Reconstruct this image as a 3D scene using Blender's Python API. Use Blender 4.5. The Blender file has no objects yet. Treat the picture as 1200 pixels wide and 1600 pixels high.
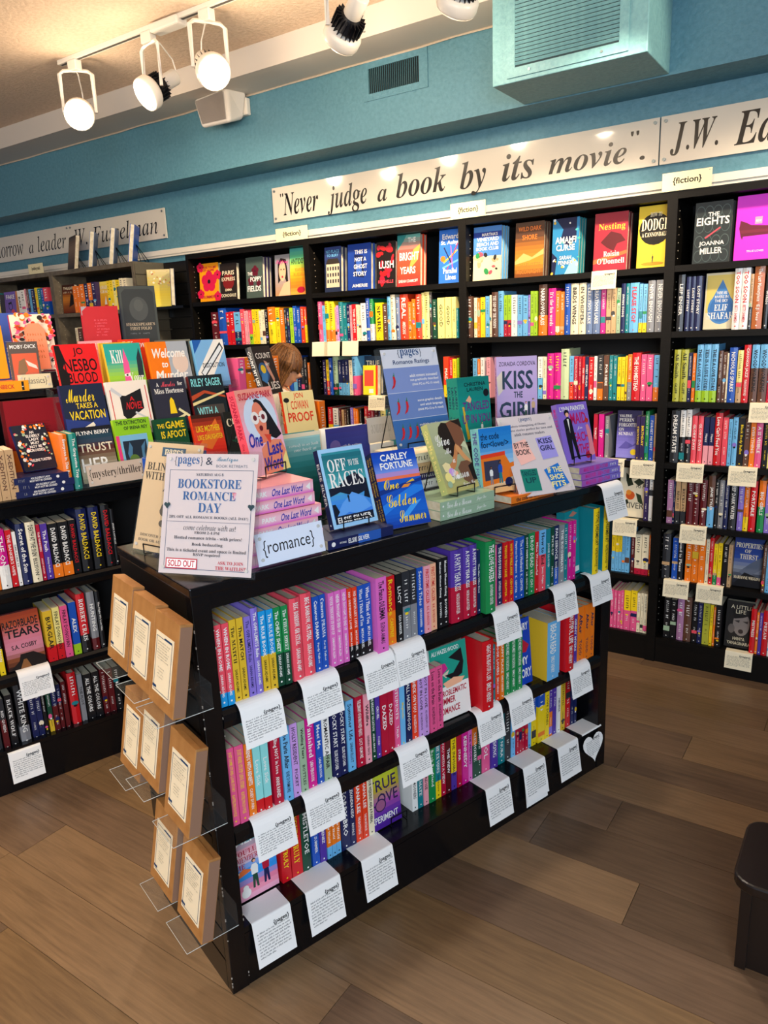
import bpy, bmesh, math, random
import numpy as np
from mathutils import Matrix, Vector, Euler
random.seed(7)
C = bpy.context.scene.collection
SC = bpy.context.scene
PI = math.pi

def lin(h):
    c = [int(h[i:i+2], 16)/255 for i in (0, 2, 4)]
    return [x/12.92 if x <= .04045 else ((x+.055)/1.055)**2.4 for x in c]

# ------------------------------------------------------------------ camera, world, lights, exposure
cam = bpy.data.cameras.new('camera'); camo = bpy.data.objects.new('camera', cam); C.objects.link(camo)
yaw, pitch, roll = 0.5983, -0.2427, -0.0404
F = Vector((-math.sin(yaw)*math.cos(pitch), math.cos(yaw)*math.cos(pitch), math.sin(pitch)))
R0 = Vector((math.cos(yaw), math.sin(yaw), 0)); U0 = R0.cross(F)
Rr = math.cos(roll)*R0 + math.sin(roll)*U0; Ur = -math.sin(roll)*R0 + math.cos(roll)*U0
camo.matrix_world = Matrix(((Rr.x, Ur.x, -F.x, 3.8116), (Rr.y, Ur.y, -F.y, -3.4496), (Rr.z, Ur.z, -F.z, 1.6196), (0, 0, 0, 1)))
cam.sensor_fit = 'VERTICAL'; cam.sensor_height = 36; cam.lens = 36*1154.5/1600
cam.clip_start = .02
SC.camera = camo
wd = bpy.data.worlds.new('shop'); SC.world = wd; wd.use_nodes = True
wd.node_tree.nodes['Background'].inputs[0].default_value = (.62, .72, 1, 1)
wd.node_tree.nodes['Background'].inputs[1].default_value = .16
SC.view_settings.view_transform = 'Standard'; SC.view_settings.look = 'None'
SC.view_settings.gamma = 1; SC.view_settings.use_curve_mapping = False
SC.view_settings.exposure = 0.33
if hasattr(SC, 'cycles'):
    SC.cycles.max_bounces = 6; SC.cycles.diffuse_bounces = 3; SC.cycles.glossy_bounces = 3
    SC.cycles.transmission_bounces = 8; SC.cycles.transparent_max_bounces = 12
    SC.cycles.sample_clamp_indirect = 4

def area(name, loc, target, size, power, color, sy=None):
    l = bpy.data.lights.new(name, 'AREA'); l.energy = power; l.color = color; l.size = size
    if sy: l.shape = 'RECTANGLE'; l.size_y = sy
    o = bpy.data.objects.new(name, l); C.objects.link(o); o.location = loc
    o.rotation_euler = (Vector(target)-Vector(loc)).to_track_quat('-Z', 'Y').to_euler()
    return o
def spot(name, loc, target, power, color, ang=70, blend=.6, rad=.06):
    l = bpy.data.lights.new(name, 'SPOT'); l.energy = power; l.color = color; l.spot_size = math.radians(ang); l.spot_blend = blend
    l.shadow_soft_size = rad
    o = bpy.data.objects.new(name, l); C.objects.link(o); o.location = loc
    o.rotation_euler = (Vector(target)-Vector(loc)).to_track_quat('-Z', 'Y').to_euler()
    return o
WARM = (1, .80, .56); COOL = (.74, .86, 1)
area('shop_window_light', (5.4, -5.4, 2.0), (2.8, -2.0, .5), 2.0, 130, COOL, 1.7)
area('front_ceiling_panel', (.9, -4.6, 3.0), (1.4, -2.5, .6), 1.4, 52, (1, .84, .62))
area('ceiling_fill', (1.9, -4.1, 2.1), (1.3, -3.5, 3.07), 1.6, 60, (1, .80, .58))  # added fill with no fixture behind it, brightens the ceiling

# ------------------------------------------------------------------ materials
MATS = {}
def mat(name, col, rough=.6, **k):
    key = (name,)
    if key in MATS: return MATS[key]
    m = bpy.data.materials.new(name); m.use_nodes = True; b = m.node_tree.nodes['Principled BSDF']
    c = lin(col) if isinstance(col, str) else col
    b.inputs['Base Color'].default_value = (*c, 1); b.inputs['Roughness'].default_value = rough
    b.inputs['Metallic'].default_value = k.get('metal', 0)
    b.inputs['Specular IOR Level'].default_value = k.get('spec', .5)
    if 'emit' in k:
        b.inputs['Emission Color'].default_value = (*lin(k['emit']), 1); b.inputs['Emission Strength'].default_value = k.get('es', 1)
    if 'alpha' in k: b.inputs['Alpha'].default_value = k['alpha']
    if 'coat' in k: b.inputs['Coat Weight'].default_value = k['coat']; b.inputs['Coat Roughness'].default_value = .12
    if 'trans' in k: b.inputs['Transmission Weight'].default_value = k['trans']; b.inputs['IOR'].default_value = 1.45
    nt = m.node_tree
    if 'bump' in k or 'var' in k:
        tc = nt.nodes.new('ShaderNodeTexCoord'); n = nt.nodes.new('ShaderNodeTexNoise')
        n.inputs['Scale'].default_value = k.get('scale', 40); n.inputs['Detail'].default_value = 5
        mp = nt.nodes.new('ShaderNodeMapping'); mp.inputs['Scale'].default_value = k.get('stretch', (1, 1, 1))
        nt.links.new(tc.outputs['Object'], mp.inputs[0]); nt.links.new(mp.outputs[0], n.inputs['Vector'])
        if 'bump' in k:
            bp = nt.nodes.new('ShaderNodeBump'); bp.inputs['Strength'].default_value = k['bump']; bp.inputs['Distance'].default_value = k.get('dist', .004)
            nt.links.new(n.outputs[0], bp.inputs['Height']); nt.links.new(bp.outputs[0], b.inputs['Normal'])
        if 'var' in k:
            r = nt.nodes.new('ShaderNodeMix'); r.data_type = 'RGBA'
            r.inputs[6].default_value = (*c, 1); r.inputs[7].default_value = (*lin(k['var']), 1)
            rm = nt.nodes.new('ShaderNodeMapRange'); rm.inputs[1].default_value = .35; rm.inputs[2].default_value = .68
            nt.links.new(n.outputs[0], rm.inputs[0]); nt.links.new(rm.outputs[0], r.inputs[0]); nt.links.new(r.outputs[2], b.inputs['Base Color'])
    MATS[key] = m
    return m
PAL = {'R': ('red', 'd0101c'), 'CR': ('crimson', 'b80e34'), 'DR': ('dark red', '5c0c14'), 'PK': ('pink', 'e8578c'), 'LP': ('pale pink', 'f3a3ae'),
 'MG': ('magenta', 'd5158c'), 'CO': ('coral red', 'ee4e5e'), 'OR': ('orange', 'f27a14'), 'RO': ('orange red', 'e83c16'), 'OP': ('orchid pink', 'e56bc0'),
 'PE': ('peach', 'f8b890'), 'Y': ('yellow', 'f6d416'), 'MY': ('mustard yellow', 'e2b92c'), 'LY': ('pale yellow', 'f5e68c'), 'CM': ('cream', 'f0e4c2'),
 'W': ('white', 'f3f1ea'), 'LB': ('light blue', '6cb6e6'), 'B': ('blue', '1550b4'), 'NB': ('navy', '131d50'), 'CY': ('bright blue', '149adc'),
 'TL': ('teal', '0f7f88'), 'TQ': ('turquoise', '8fdcd8'), 'G': ('green', '158a48'), 'DG': ('dark green', '0a4530'), 'LG': ('lime green', '9fcc22'),
 'SG': ('sage green', '9db898'), 'PG': ('pale green', 'c4d6a8'), 'OL': ('olive green', 'b3b436'), 'PU': ('purple', '51349c'), 'DPU': ('dark purple', '2e1f52'),
 'LV': ('lavender', '8671cc'), 'LI': ('lilac', 'cb9be0'), 'MV': ('mauve', 'a877a0'), 'BR': ('brown', '5e3c2c'), 'TN': ('tan', 'c6a276'), 'OB': ('orange brown', 'b86226'),
 'K': ('black', '101014'), 'GY': ('grey', '87888c'), 'GB': ('grey blue', '6a7fa6'), 'DK': ('charcoal', '2a2c31'), 'SK': ('skin pink', 'e5a184'), 'DS': ('deep skin', '8a5a3c'),
 'AQ': ('aqua', '3fb7b0'), 'GR': ('sea green', '178f80')}
LIGHTC = {'LP', 'PE', 'Y', 'MY', 'LY', 'CM', 'W', 'TQ', 'LG', 'SG', 'PG', 'TN', 'LI', 'LB', 'OL', 'AQ'}
def cm(code):
    """glossy printed cover material of a palette colour, or ink of a hex colour"""
    if code in PAL: return mat('cover_'+PAL[code][0].replace(' ', '_'), PAL[code][1], .42, coat=.12)
    return mat('ink_'+code, code, .5, spec=.3)
PAPER = mat('page_edges', 'e6dcc4', .85, bump=.3, scale=30, stretch=(400, 1, 1), var='cbbf9f')
CARD = mat('card_stock', 'fbf9f4', .7)
BLACK = mat('black_painted_wood', '08090c', .22, bump=.12, scale=60, spec=.45)
BLACKW = mat('black_brown_laminate', '0b0907', .45, bump=.1, scale=20, stretch=(1, 1, 8), var='060504', spec=.22)
SLAT = mat('black_slatwall', '0d0b09', .3)
WIRE = mat('black_wire', '0a0a0a', .35, metal=.4)
ACRYL = mat('clear_acrylic', '6a7476', .04, alpha=.10, spec=.6)
TEAL = mat('teal_wall_paint', '5a8c9e', .55, bump=.45, scale=55, dist=.008, var='508292')
TEALD = mat('teal_duct_paint', '74a6ac', .5, bump=.45, scale=60, dist=.008, var='6899a2')
WHITEP = mat('white_trim_paint', 'e6dfd0', .5)
CEIL = mat('textured_ceiling_paint', 'e6cdb4', .9, bump=.7, scale=55, dist=.01, var='d8bfa4')
FIX = mat('white_enamel', 'e8e2d6', .35)
ALU = mat('dark_heat_sink', '1c1c20', .4, metal=.6)

# ------------------------------------------------------------------ mesh helpers
def tag(o, label=None, cat=None, group=None, kind=None):
    if label: o['label'] = label
    if cat: o['category'] = cat
    if group: o['group'] = group
    if kind: o['kind'] = kind
    return o
def empty(name, loc=(0, 0, 0), rot=(0, 0, 0), parent=None):
    o = bpy.data.objects.new(name, None); C.objects.link(o); o.location = loc; o.rotation_euler = rot
    o.empty_display_size = .05
    if parent: o.parent = parent
    return o
class MB:
    def __init__(s): s.v = []; s.f = []; s.m = []; s.mats = []
    def mi(s, m):
        if m not in s.mats: s.mats.append(m)
        return s.mats.index(m)
    def add(s, vs, fs, m, M=None):
        b = len(s.v); i = s.mi(m)
        if M is not None: vs = [tuple(M @ Vector(v)) for v in vs]
        s.v += [tuple(v) for v in vs]; s.f += [tuple(b+k for k in f) for f in fs]; s.m += [i]*len(fs)
        return s
    def box(s, a, b, m, M=None):
        x0, y0, z0 = a; x1, y1, z1 = b
        return s.add([(x0,y0,z0),(x1,y0,z0),(x1,y1,z0),(x0,y1,z0),(x0,y0,z1),(x1,y0,z1),(x1,y1,z1),(x0,y1,z1)],
            [(0,3,2,1),(4,5,6,7),(0,1,5,4),(1,2,6,5),(2,3,7,6),(3,0,4,7)], m, M)
    def prism(s, poly, h0, h1, m, M=None, axis='z'):
        n = len(poly); ar = sum(poly[i][0]*poly[(i+1) % n][1]-poly[(i+1) % n][0]*poly[i][1] for i in range(n))
        if (ar < 0) != (axis == 'y'): poly = list(poly)[::-1]
        def P(p, h): return (p[0], p[1], h) if axis == 'z' else ((p[0], h, p[1]) if axis == 'y' else (h, p[0], p[1]))
        vs = [P(p, h0) for p in poly]+[P(p, h1) for p in poly]
        fs = [tuple(range(n))[::-1], tuple(range(n, 2*n))]+[(i, (i+1) % n, n+(i+1) % n, n+i) for i in range(n)]
        return s.add(vs, fs, m, M)
    def tube(s, pts, r, m, n=6, M=None):
        pts = [Vector(p) for p in pts]; vs = []; fs = []
        rr = r if isinstance(r, (list, tuple)) else [r]*len(pts)
        up = Vector((0, 0, 1))
        for i, p in enumerate(pts):
            d = (pts[min(i+1, len(pts)-1)]-pts[max(i-1, 0)]).normalized()
            a = d.cross(up)
            if a.length < .1: a = d.cross(Vector((0, 1, 0)))
            a.normalize(); b = d.cross(a).normalized()
            vs += [tuple(p+rr[i]*(math.cos(2*PI*k/n)*a+math.sin(2*PI*k/n)*b)) for k in range(n)]
        for i in range(len(pts)-1):
            fs += [(i*n+k, i*n+(k+1) % n, (i+1)*n+(k+1) % n, (i+1)*n+k) for k in range(n)]
        fs += [tuple(range(n))[::-1], tuple(range((len(pts)-1)*n, len(pts)*n))]
        return s.add(vs, fs, m, M)
    def mesh(s, name):
        me = bpy.data.meshes.new(name); me.from_pydata(s.v, [], s.f)
        for m in s.mats: me.materials.append(m)
        if len(s.mats) > 1: me.polygons.foreach_set('material_index', s.m)
        return me
    def obj(s, name, parent=None, bevel=0, smooth=False, **k):
        o = bpy.data.objects.new(name, s.mesh(name)); C.objects.link(o)
        if parent: o.parent = parent
        if bevel:
            b = o.modifiers.new('b', 'BEVEL'); b.width = bevel; b.segments = 2; b.limit_method = 'ANGLE'
        if smooth:
            for p in o.data.polygons: p.use_smooth = True
        if k: tag(o, **k)
        return o
def boxo(name, a, b, m, parent=None, bevel=0, **k): return MB().box(a, b, m).obj(name, parent, bevel, **k)

# ------------------------------------------------------------------ lettering
TX = {}
TYPESET = bpy.data.scenes.new('typesetting')      # emptied and removed at the end
BASE = {'b': 0x1D400, 'n': 0x1D434, 'i': 0x1D468, 'c': 0x1D4D0}
def conv(s, f):
    if f not in BASE: return s
    o = ''
    for ch in s:
        if 'A' <= ch <= 'Z': o += chr(BASE[f]+ord(ch)-65)
        elif 'a' <= ch <= 'z': o += 'ℎ' if (f == 'n' and ch == 'h') else chr(BASE[f]+26+ord(ch)-97)
        elif f == 'b' and '0' <= ch <= '9': o += chr(0x1D7CE+ord(ch)-48)
        else: o += ch
    return o
def glyphs(s, f='s', res=2):
    key = (s, f, res)
    if key in TX: return TX[key]
    cu = bpy.data.curves.new('lettering', 'FONT'); cu.body = conv(s, f); cu.resolution_u = res; cu.size = 1
    if f == 'B': cu.offset = .022
    if f == 'S': cu.offset = .012
    o = bpy.data.objects.new('lettering', cu); TYPESET.collection.objects.link(o)
    TYPESET.view_layers[0].update(); dg = TYPESET.view_layers[0].depsgraph
    me = bpy.data.meshes.new_from_object(o.evaluated_get(dg), depsgraph=dg)
    n = len(me.vertices); co = np.empty(n*3); me.vertices.foreach_get('co', co); co = co.reshape(-1, 3)[:, :2]
    fs = [tuple(p.vertices) for p in me.polygons]
    bpy.data.objects.remove(o); bpy.data.curves.remove(cu); bpy.data.meshes.remove(me)
    if n == 0: co = np.zeros((1, 2))
    TX[key] = (co, fs, co.min(0), co.max(0))
    return TX[key]
def prefetch(items):
    """evaluate many strings at once: one depsgraph update for all of them"""
    objs = []
    for s, f, res in items:
        if (s, f, res) in TX: continue
        TX[(s, f, res)] = None
        cu = bpy.data.curves.new('lettering', 'FONT'); cu.body = conv(s, f); cu.resolution_u = res; cu.size = 1
        if f == 'B': cu.offset = .022
        if f == 'S': cu.offset = .012
        o = bpy.data.objects.new('lettering', cu); TYPESET.collection.objects.link(o); objs.append(((s, f, res), o))
    TYPESET.view_layers[0].update(); dg = TYPESET.view_layers[0].depsgraph
    for key, o in objs:
        me = bpy.data.meshes.new_from_object(o.evaluated_get(dg), depsgraph=dg)
        n = len(me.vertices); co = np.empty(n*3); me.vertices.foreach_get('co', co); co = co.reshape(-1, 3)[:, :2]
        fs = [tuple(p.vertices) for p in me.polygons]
        if n == 0: co = np.zeros((1, 2))
        TX[key] = (co, fs, co.min(0), co.max(0)); bpy.data.meshes.remove(me)
    for key, o in objs:
        cu = o.data; bpy.data.objects.remove(o); bpy.data.curves.remove(cu)
def put_text(mb, s, f, x0, y0, x1, y1, m, M, res=2, fit='max', slant=0):
    """letters fitted in the rectangle x0..x1, y0..y1 of the plane M"""
    co, fs, lo, hi = glyphs(s, f, res)
    w, h = hi-lo; w = max(w, 1e-4); h = max(h, 1e-4)
    sx, sy = (x1-x0)/w, (y1-y0)/h
    if fit == 'max':                                  # keep letters from stretching too far
        if sx > sy*1.35: sx = sy*1.35
        if sy > sx*2.6: sy = sx*2.6
    cx, cy = (x0+x1)/2, (y0+y1)/2
    p = (co-(lo+hi)/2)*(sx, sy)
    if slant: p[:, 0] += p[:, 1]*slant
    A_ = np.array(M)
    P = np.c_[p[:, 0]+cx, p[:, 1]+cy, np.zeros(len(p)), np.ones(len(p))] @ A_.T
    b = len(mb.v); i = mb.mi(m)
    mb.v += [tuple(v) for v in P[:, :3].tolist()]; mb.f += [tuple(b+k for k in q) for q in fs]; mb.m += [i]*len(fs)
def dashes(mb, x0, y0, x1, y1, m, M, n=6, rnd=random):
    """lettering too small to read: a run of little strokes"""
    k = max(4, int((x1-x0)/max(y1-y0, 1e-4)/.9)); st = (x1-x0)/k
    for j in range(k):
        if rnd.random() < .16: continue
        a = x0+j*st; w = st*(.35+.35*rnd.random()); q = (y1-y0)
        t = rnd.random()
        ya, yb = y0, y1
        mb.add([(a, ya, 0), (a+w*.45, ya, 0), (a+w*.45, yb, 0), (a, yb, 0)], [(0, 1, 2, 3)], m, M)
        zz = y0+(0 if t < .33 else q*.42 if t < .66 else q*.8)
        mb.add([(a+w*.45, zz, 0), (a+w, zz, 0), (a+w, zz+q*.2, 0), (a+w*.45, zz+q*.2, 0)], [(0, 1, 2, 3)], m, M)
def art(mb, cmds, w, h, M, dz=.00008, res=2):
    """flat print: cmds in fractions of a w x h face; M maps (x right, y up, z out) onto the face"""
    for k, c in enumerate(cmds):
        z = dz*(k+1); L = M @ Matrix.Translation((0, 0, z)); t = c[0]
        if t == 'r':
            _, x0, y0, x1, y1, col = c; mb.add([(x0*w, y0*h, 0), (x1*w, y0*h, 0), (x1*w, y1*h, 0), (x0*w, y1*h, 0)], [(0, 1, 2, 3)], cm(col), L)
        elif t == 'c':
            cx, cy, r, col = c[1:5]; ry = c[5] if len(c) > 5 else r*w/h; a0 = math.radians(c[6]) if len(c) > 6 else 0
            n = 20 if r > .06 else 10; pts = []
            for i in range(n):
                a = 2*PI*i/n; X = r*w*math.cos(a); Y = ry*h*math.sin(a)
                pts.append((cx*w+X*math.cos(a0)-Y*math.sin(a0), cy*h+X*math.sin(a0)+Y*math.cos(a0), 0))
            mb.add(pts, [tuple(range(n))], cm(col), L)
        elif t == 'p':
            pts = [(x*w, y*h, 0) for x, y in c[1]]; ar = sum(pts[i][0]*pts[(i+1) % len(pts)][1]-pts[(i+1) % len(pts)][0]*pts[i][1] for i in range(len(pts)))
            if ar < 0: pts = pts[::-1]
            mb.add(pts, [tuple(range(len(pts)))], cm(c[2]), L)
        elif t == 't':
            _, s, x0, y0, x1, y1, col = c[:7]; f = c[7] if len(c) > 7 else 'B'
            put_text(mb, s, f, x0*w, y0*h, x1*w, y1*h, cm(col), L, res, slant=c[8] if len(c) > 8 else 0)
        elif t == 'd':
            _, x0, y0, x1, y1, col = c; dashes(mb, x0*w, y0*h, x1*w, y1*h, cm(col), L)
        elif t == 'g':   # printed gradient bands, bottom to top
            cols = c[1]; n = 14; y0, y1 = (c[2], c[3]) if len(c) > 3 else (0, 1)
            cc = [lin(PAL[q][1] if q in PAL else q) for q in cols]
            for i in range(n):
                u = i/(n-1)*(len(cc)-1); a = min(int(u), len(cc)-2); fr = u-a
                col = [cc[a][j]*(1-fr)+cc[a+1][j]*fr for j in range(3)]
                m = mat('ink_%02d%02d%02d' % tuple(int(q*60) for q in col), col, .5, spec=.3)
                ya = y0+(y1-y0)*i/n; yb = y0+(y1-y0)*(i+1)/n
                mb.add([(0, ya*h, 0), (w, ya*h, 0), (w, yb*h, 0), (0, yb*h, 0)], [(0, 1, 2, 3)], m, L)
FRONT = Matrix(((1, 0, 0, 0), (0, 0, -1, 0), (0, 1, 0, 0), (0, 0, 0, 1)))      # x right, z up, facing -y
def front_at(x=0, y=0, z=0): return Matrix.Translation((x, y, z)) @ FRONT
SPINE = Matrix(((0, 0, -1, 0), (0, -1, 0, 0), (-1, 0, 0, 0), (0, 0, 0, 1)))    # text runs down, letters' tops to -y, facing -x
def spine_at(t, h): return Matrix.Translation((-.0004, t, h)) @ SPINE

# ------------------------------------------------------------------ frames of the three runs of furniture
ANG = math.radians(72)
AX = Vector((math.cos(ANG), math.sin(ANG), 0)); NN = Vector((-math.sin(ANG), math.cos(ANG), 0)); ORG = Vector((2.598, -2.432, 0))
ML = 1.3226
def place(k, s, n, z=0):
    if k == 'W': return Vector((s, n, z))
    return ORG+AX*s+NN*(n+(ML if k == 'M' else 0))+Vector((0, 0, z))
def rot0(k): return 0 if k == 'W' else ANG

# ------------------------------------------------------------------ books
BM = {}; LASTBOOK = [None]
def book_meshes(w, h, t, hard, c1, c2, fr, sc=None):
    key = (round(w, 3), round(h, 3), round(t, 3), hard, c1, c2, fr, sc)
    if key in BM: return BM[key]
    c = .0026 if hard else .0009; m1, m2 = cm(c1), cm(c2)
    bl = min(.004, t*.14) if hard else 0
    out = [(w, 0), (0, 0), (-bl, t*.5), (0, t), (w, t)]; inn = [(w, c), (c, c), (c-bl*.6, t*.5), (c, t-c), (w, t-c)]
    if not bl: out = [(w, 0), (0, 0), (0, t), (w, t)]; inn = [(w, c), (c, c), (c, t-c), (w, t-c)]
    mb = MB(); lv = [0, fr*h, h] if 0 < fr < 1 else [0, h]; n = len(out)
    for k in range(len(lv)-1):
        z0, z1 = lv[k], lv[k+1]; m = m2 if (len(lv) == 3 and k == 0) else m1
        vs = [(p[0], p[1], z) for z in (z0, z1) for p in out+inn]
        fs = []
        if sc:
            for i in range(1, n-2): mb.add([(p[0]-.0002, p[1], z) for z in (z0, z1) for p in (out[i], out[i+1])], [(0, 2, 3, 1)], cm(sc))
        for i in range(n-1):
            fs.append((i+1, i, i+2*n, i+1+2*n)); fs.append((n+i, n+i+1, n+i+1+2*n, n+i+2*n))
        fs.append((0, n, 3*n, 2*n)); fs.append((2*n-1, n-1, 3*n-1, 4*n-1))
        if k == 0: fs += [(i, i+1, n+i+1, n+i) for i in range(n-1)]
        if k == len(lv)-2: fs += [(2*n+i+1, 2*n+i, 3*n+i, 3*n+i+1) for i in range(n-1)]
        mb.add(vs, fs, m)
    ins = .0035 if hard else .0006
    pg = MB().box((c, c, ins), (w-ins, t-c, h-ins), PAPER)
    BM[key] = (mb.mesh('cover'), pg.mesh('page_block'))
    return BM[key]
def book(name, loc, rot, w, h, t, c1, hard=False, c2=None, fr=0, spine=None, cover=None, fg=None, back=None, label=None, group=None, plain=False, sc=None):
    r = empty(name, loc, rot)
    a, b = book_meshes(w, h, t, hard, c1, c2 or c1, fr, sc)
    for nm, me in (('cover', a), ('page_block', b)):
        o = bpy.data.objects.new(nm, me); C.objects.link(o); o.parent = r
    M = spine_at(t, h)
    if hard: M = Matrix.Translation((-min(.004, t*.14), 0, 0)) @ M
    if spine is not None:
        mb = MB(); ink = fg or ('K' if (sc or c1) in LIGHTC else 'W'); ink2 = ('K' if (c2 or c1) in LIGHTC else 'W')
        if c2: ink2 = ink2 if not fg else ink
        else: ink2 = ink
        parts = [p.strip() for p in spine.split('|')] if spine else []
        f = FONTS[int(h*7919+t*9973*7) % len(FONTS)]
        ya, yb = t*.24, t*.76
        if parts and parts[0]:
            if len(parts) > 1:
                put_text(mb, parts[0], f, h*.05, ya, h*.56, yb, cm(ink), M, 1)
                put_text(mb, parts[1], 'S', h*.60, t*.3, h*.88, t*.7, cm(ink2), M, 1)
            else: put_text(mb, parts[0], f, h*.08, ya, h*.80, yb, cm(ink), M, 1)
        else:
            q = t*.3
            dashes(mb, h*.07, q, h*random.uniform(.42, .56), t-q, cm(ink), M)
            if random.random() < .75: dashes(mb, h*.62, t*.36, h*random.uniform(.78, .86), t*.64, cm(ink2), M)
        if not parts:
            cc_ = random.choice(['LB', 'PK', 'OR', 'MY', 'TL', 'NB', 'CM', 'SG', 'BR', 'LV', 'CO', 'DK', 'TN', 'G']); u = random.choice([.3, .56, .62, .70, .80]); k_ = random.random()
            if k_ < .35: art(mb, [('r', u, .0, u+random.uniform(.05, .16), 1, cc_)], h, t, M, dz=.00006)
            elif k_ < .8: art(mb, [('c', u, random.uniform(.3, .7), random.uniform(.02, .06), cc_, .45), ('c', u+.05, .5, .02, random.choice(['W', 'K', 'Y']), .25)], h, t, M, dz=.00006)
        art(mb, [('c', .945, .5, .012, ink2)], h, t, M, dz=.0001)
        mb.obj('spine_lettering', r)
    LASTBOOK[0] = r
    if cover:
        mb = MB(); art(mb, cover, w, h, front_at(0, -.0003, 0)); mb.obj('cover_print', r)
    return r
FONTS = ['B', 'S', 'B', 'b', 'S', 'B']
NUMW = 'first second third fourth fifth sixth seventh eighth ninth tenth eleventh twelfth thirteenth fourteenth fifteenth sixteenth seventeenth eighteenth nineteenth twentieth'.split()
TENS = {2: 'twenty', 3: 'thirty', 4: 'forty', 5: 'fifty'}
def ordn(i):
    if i <= 20: return NUMW[i-1]
    return (TENS[i//10]+'-'+NUMW[i % 10-1]) if i % 10 else {3: 'thirtieth', 4: 'fortieth', 5: 'fiftieth'}[i//10]
# ------------------------------------------------------------------ the room
def grain_floor(name, c1, c2, seed):
    m = bpy.data.materials.new(name); m.use_nodes = True; nt = m.node_tree; b = nt.nodes['Principled BSDF']
    tc = nt.nodes.new('ShaderNodeTexCoord'); mp = nt.nodes.new('ShaderNodeMapping'); mp.inputs['Scale'].default_value = (1.3, 22, 1); mp.inputs['Location'].default_value = (seed, seed*3, 0)
    n = nt.nodes.new('ShaderNodeTexNoise'); n.inputs['Scale'].default_value = 3.2; n.inputs['Detail'].default_value = 9; n.inputs['Roughness'].default_value = .68; n.inputs['Distortion'].default_value = .5
    n2 = nt.nodes.new('ShaderNodeTexNoise'); n2.inputs['Scale'].default_value = 1.6; n2.inputs['Detail'].default_value = 3
    nt.links.new(tc.outputs['Object'], mp.inputs[0]); nt.links.new(mp.outputs[0], n.inputs['Vector']); nt.links.new(tc.outputs['Object'], n2.inputs['Vector'])
    r = nt.nodes.new('ShaderNodeValToRGB'); r.color_ramp.elements[0].position = .3; r.color_ramp.elements[1].position = .72
    r.color_ramp.elements[0].color = (*lin(c2), 1); r.color_ramp.elements[1].color = (*lin(c1), 1)
    ad = nt.nodes.new('ShaderNodeMath'); ad.operation = 'MULTIPLY_ADD'; ad.inputs[1].default_value = .55; ad.inputs[2].default_value = .0
    a2 = nt.nodes.new('ShaderNodeMath'); a2.operation = 'MULTIPLY_ADD'; a2.inputs[1].default_value = .45
    nt.links.new(n.outputs[0], ad.inputs[0]); nt.links.new(n2.outputs[0], a2.inputs[0]); nt.links.new(ad.outputs[0], a2.inputs[2])
    nt.links.new(a2.outputs[0], r.inputs[0]); nt.links.new(r.outputs[0], b.inputs['Base Color'])
    b.inputs['Roughness'].default_value = .42
    bp = nt.nodes.new('ShaderNodeBump'); bp.inputs['Strength'].default_value = .15; bp.inputs['Distance'].default_value = .002
    nt.links.new(n.outputs[0], bp.inputs['Height']); nt.links.new(bp.outputs[0], b.inputs['Normal'])
    return m
PL = [grain_floor('vinyl_plank_%d' % i, a, b, i*7.3) for i, (a, b) in enumerate([('94754f', '5a432b'), ('836850', '4e3c2b'), ('9b7c5a', '624b33'), ('775e47', '473625')])]
floor = MB().box((-3.5, -6, -.05), (6.2, .3, -.004), mat('floor_underlay', '3a3128', .9)).obj('floor', kind='structure')
pm = {}
pw, plen = .182, 1.22
rnd = random.Random(3)
for j in range(int(5.4/pw)+1):
    y0 = .3-(j+1)*pw; off = rnd.random()*plen
    if y0 < -5: break
    x = -2.9-off
    while x < 5.9:
        x1 = x+plen
        if x1 > -2.9:
            k = rnd.randrange(4)
            if k not in pm:
                pm[k] = MB().prism([(0, 0), (plen-.0016, 0), (plen-.0016, pw-.0016), (0, pw-.0016)], -.004, 0, PL[k]).mesh('plank')
            o = bpy.data.objects.new('plank', pm[k]); C.objects.link(o); o.location = (x, y0, 0); o.parent = floor
        x = x1
MB().box((-3.5, .3, 0), (6.2, .45, 3.2), TEAL).obj('wall_back', kind='structure')
MB().box((-3.5, .053, 2.59), (6.2, .3, 3.2), TEAL).obj('trim_1', kind='structure')                 # soffit along the wall
MB().box((-3.5, -6, 3.07), (6.2, .053, 3.2), CEIL).obj('ceiling', kind='structure')
b = MB(); b.prism([(-.235, 3.07), (-.215, 2.953), (.053, 2.953), (.053, 3.07)], -3.5, 2.297, mat('smooth_ceiling_band', 'cfc6bb', .7), axis='x')
b.obj('trim_2', kind='structure')
mb = MB(); mb.tube([(-3.5, .045, 2.950)]+[(x*.21-3.3, .046+.004*math.sin(x*1.7), 2.949+.002*math.sin(x*2.3)) for x in range(27)], .005, mat('caulk_line', 'c9b9a4', .8), 5)
mb.obj('trim_3', kind='structure')
mb = MB(); mb.box((-3.5, .272, 2.172), (6.2, .3, 2.186), WHITEP); mb.box((-3.5, .262, 2.186), (6.2, .3, 2.219), WHITEP)
mb.obj('trim_4', kind='structure')
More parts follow.
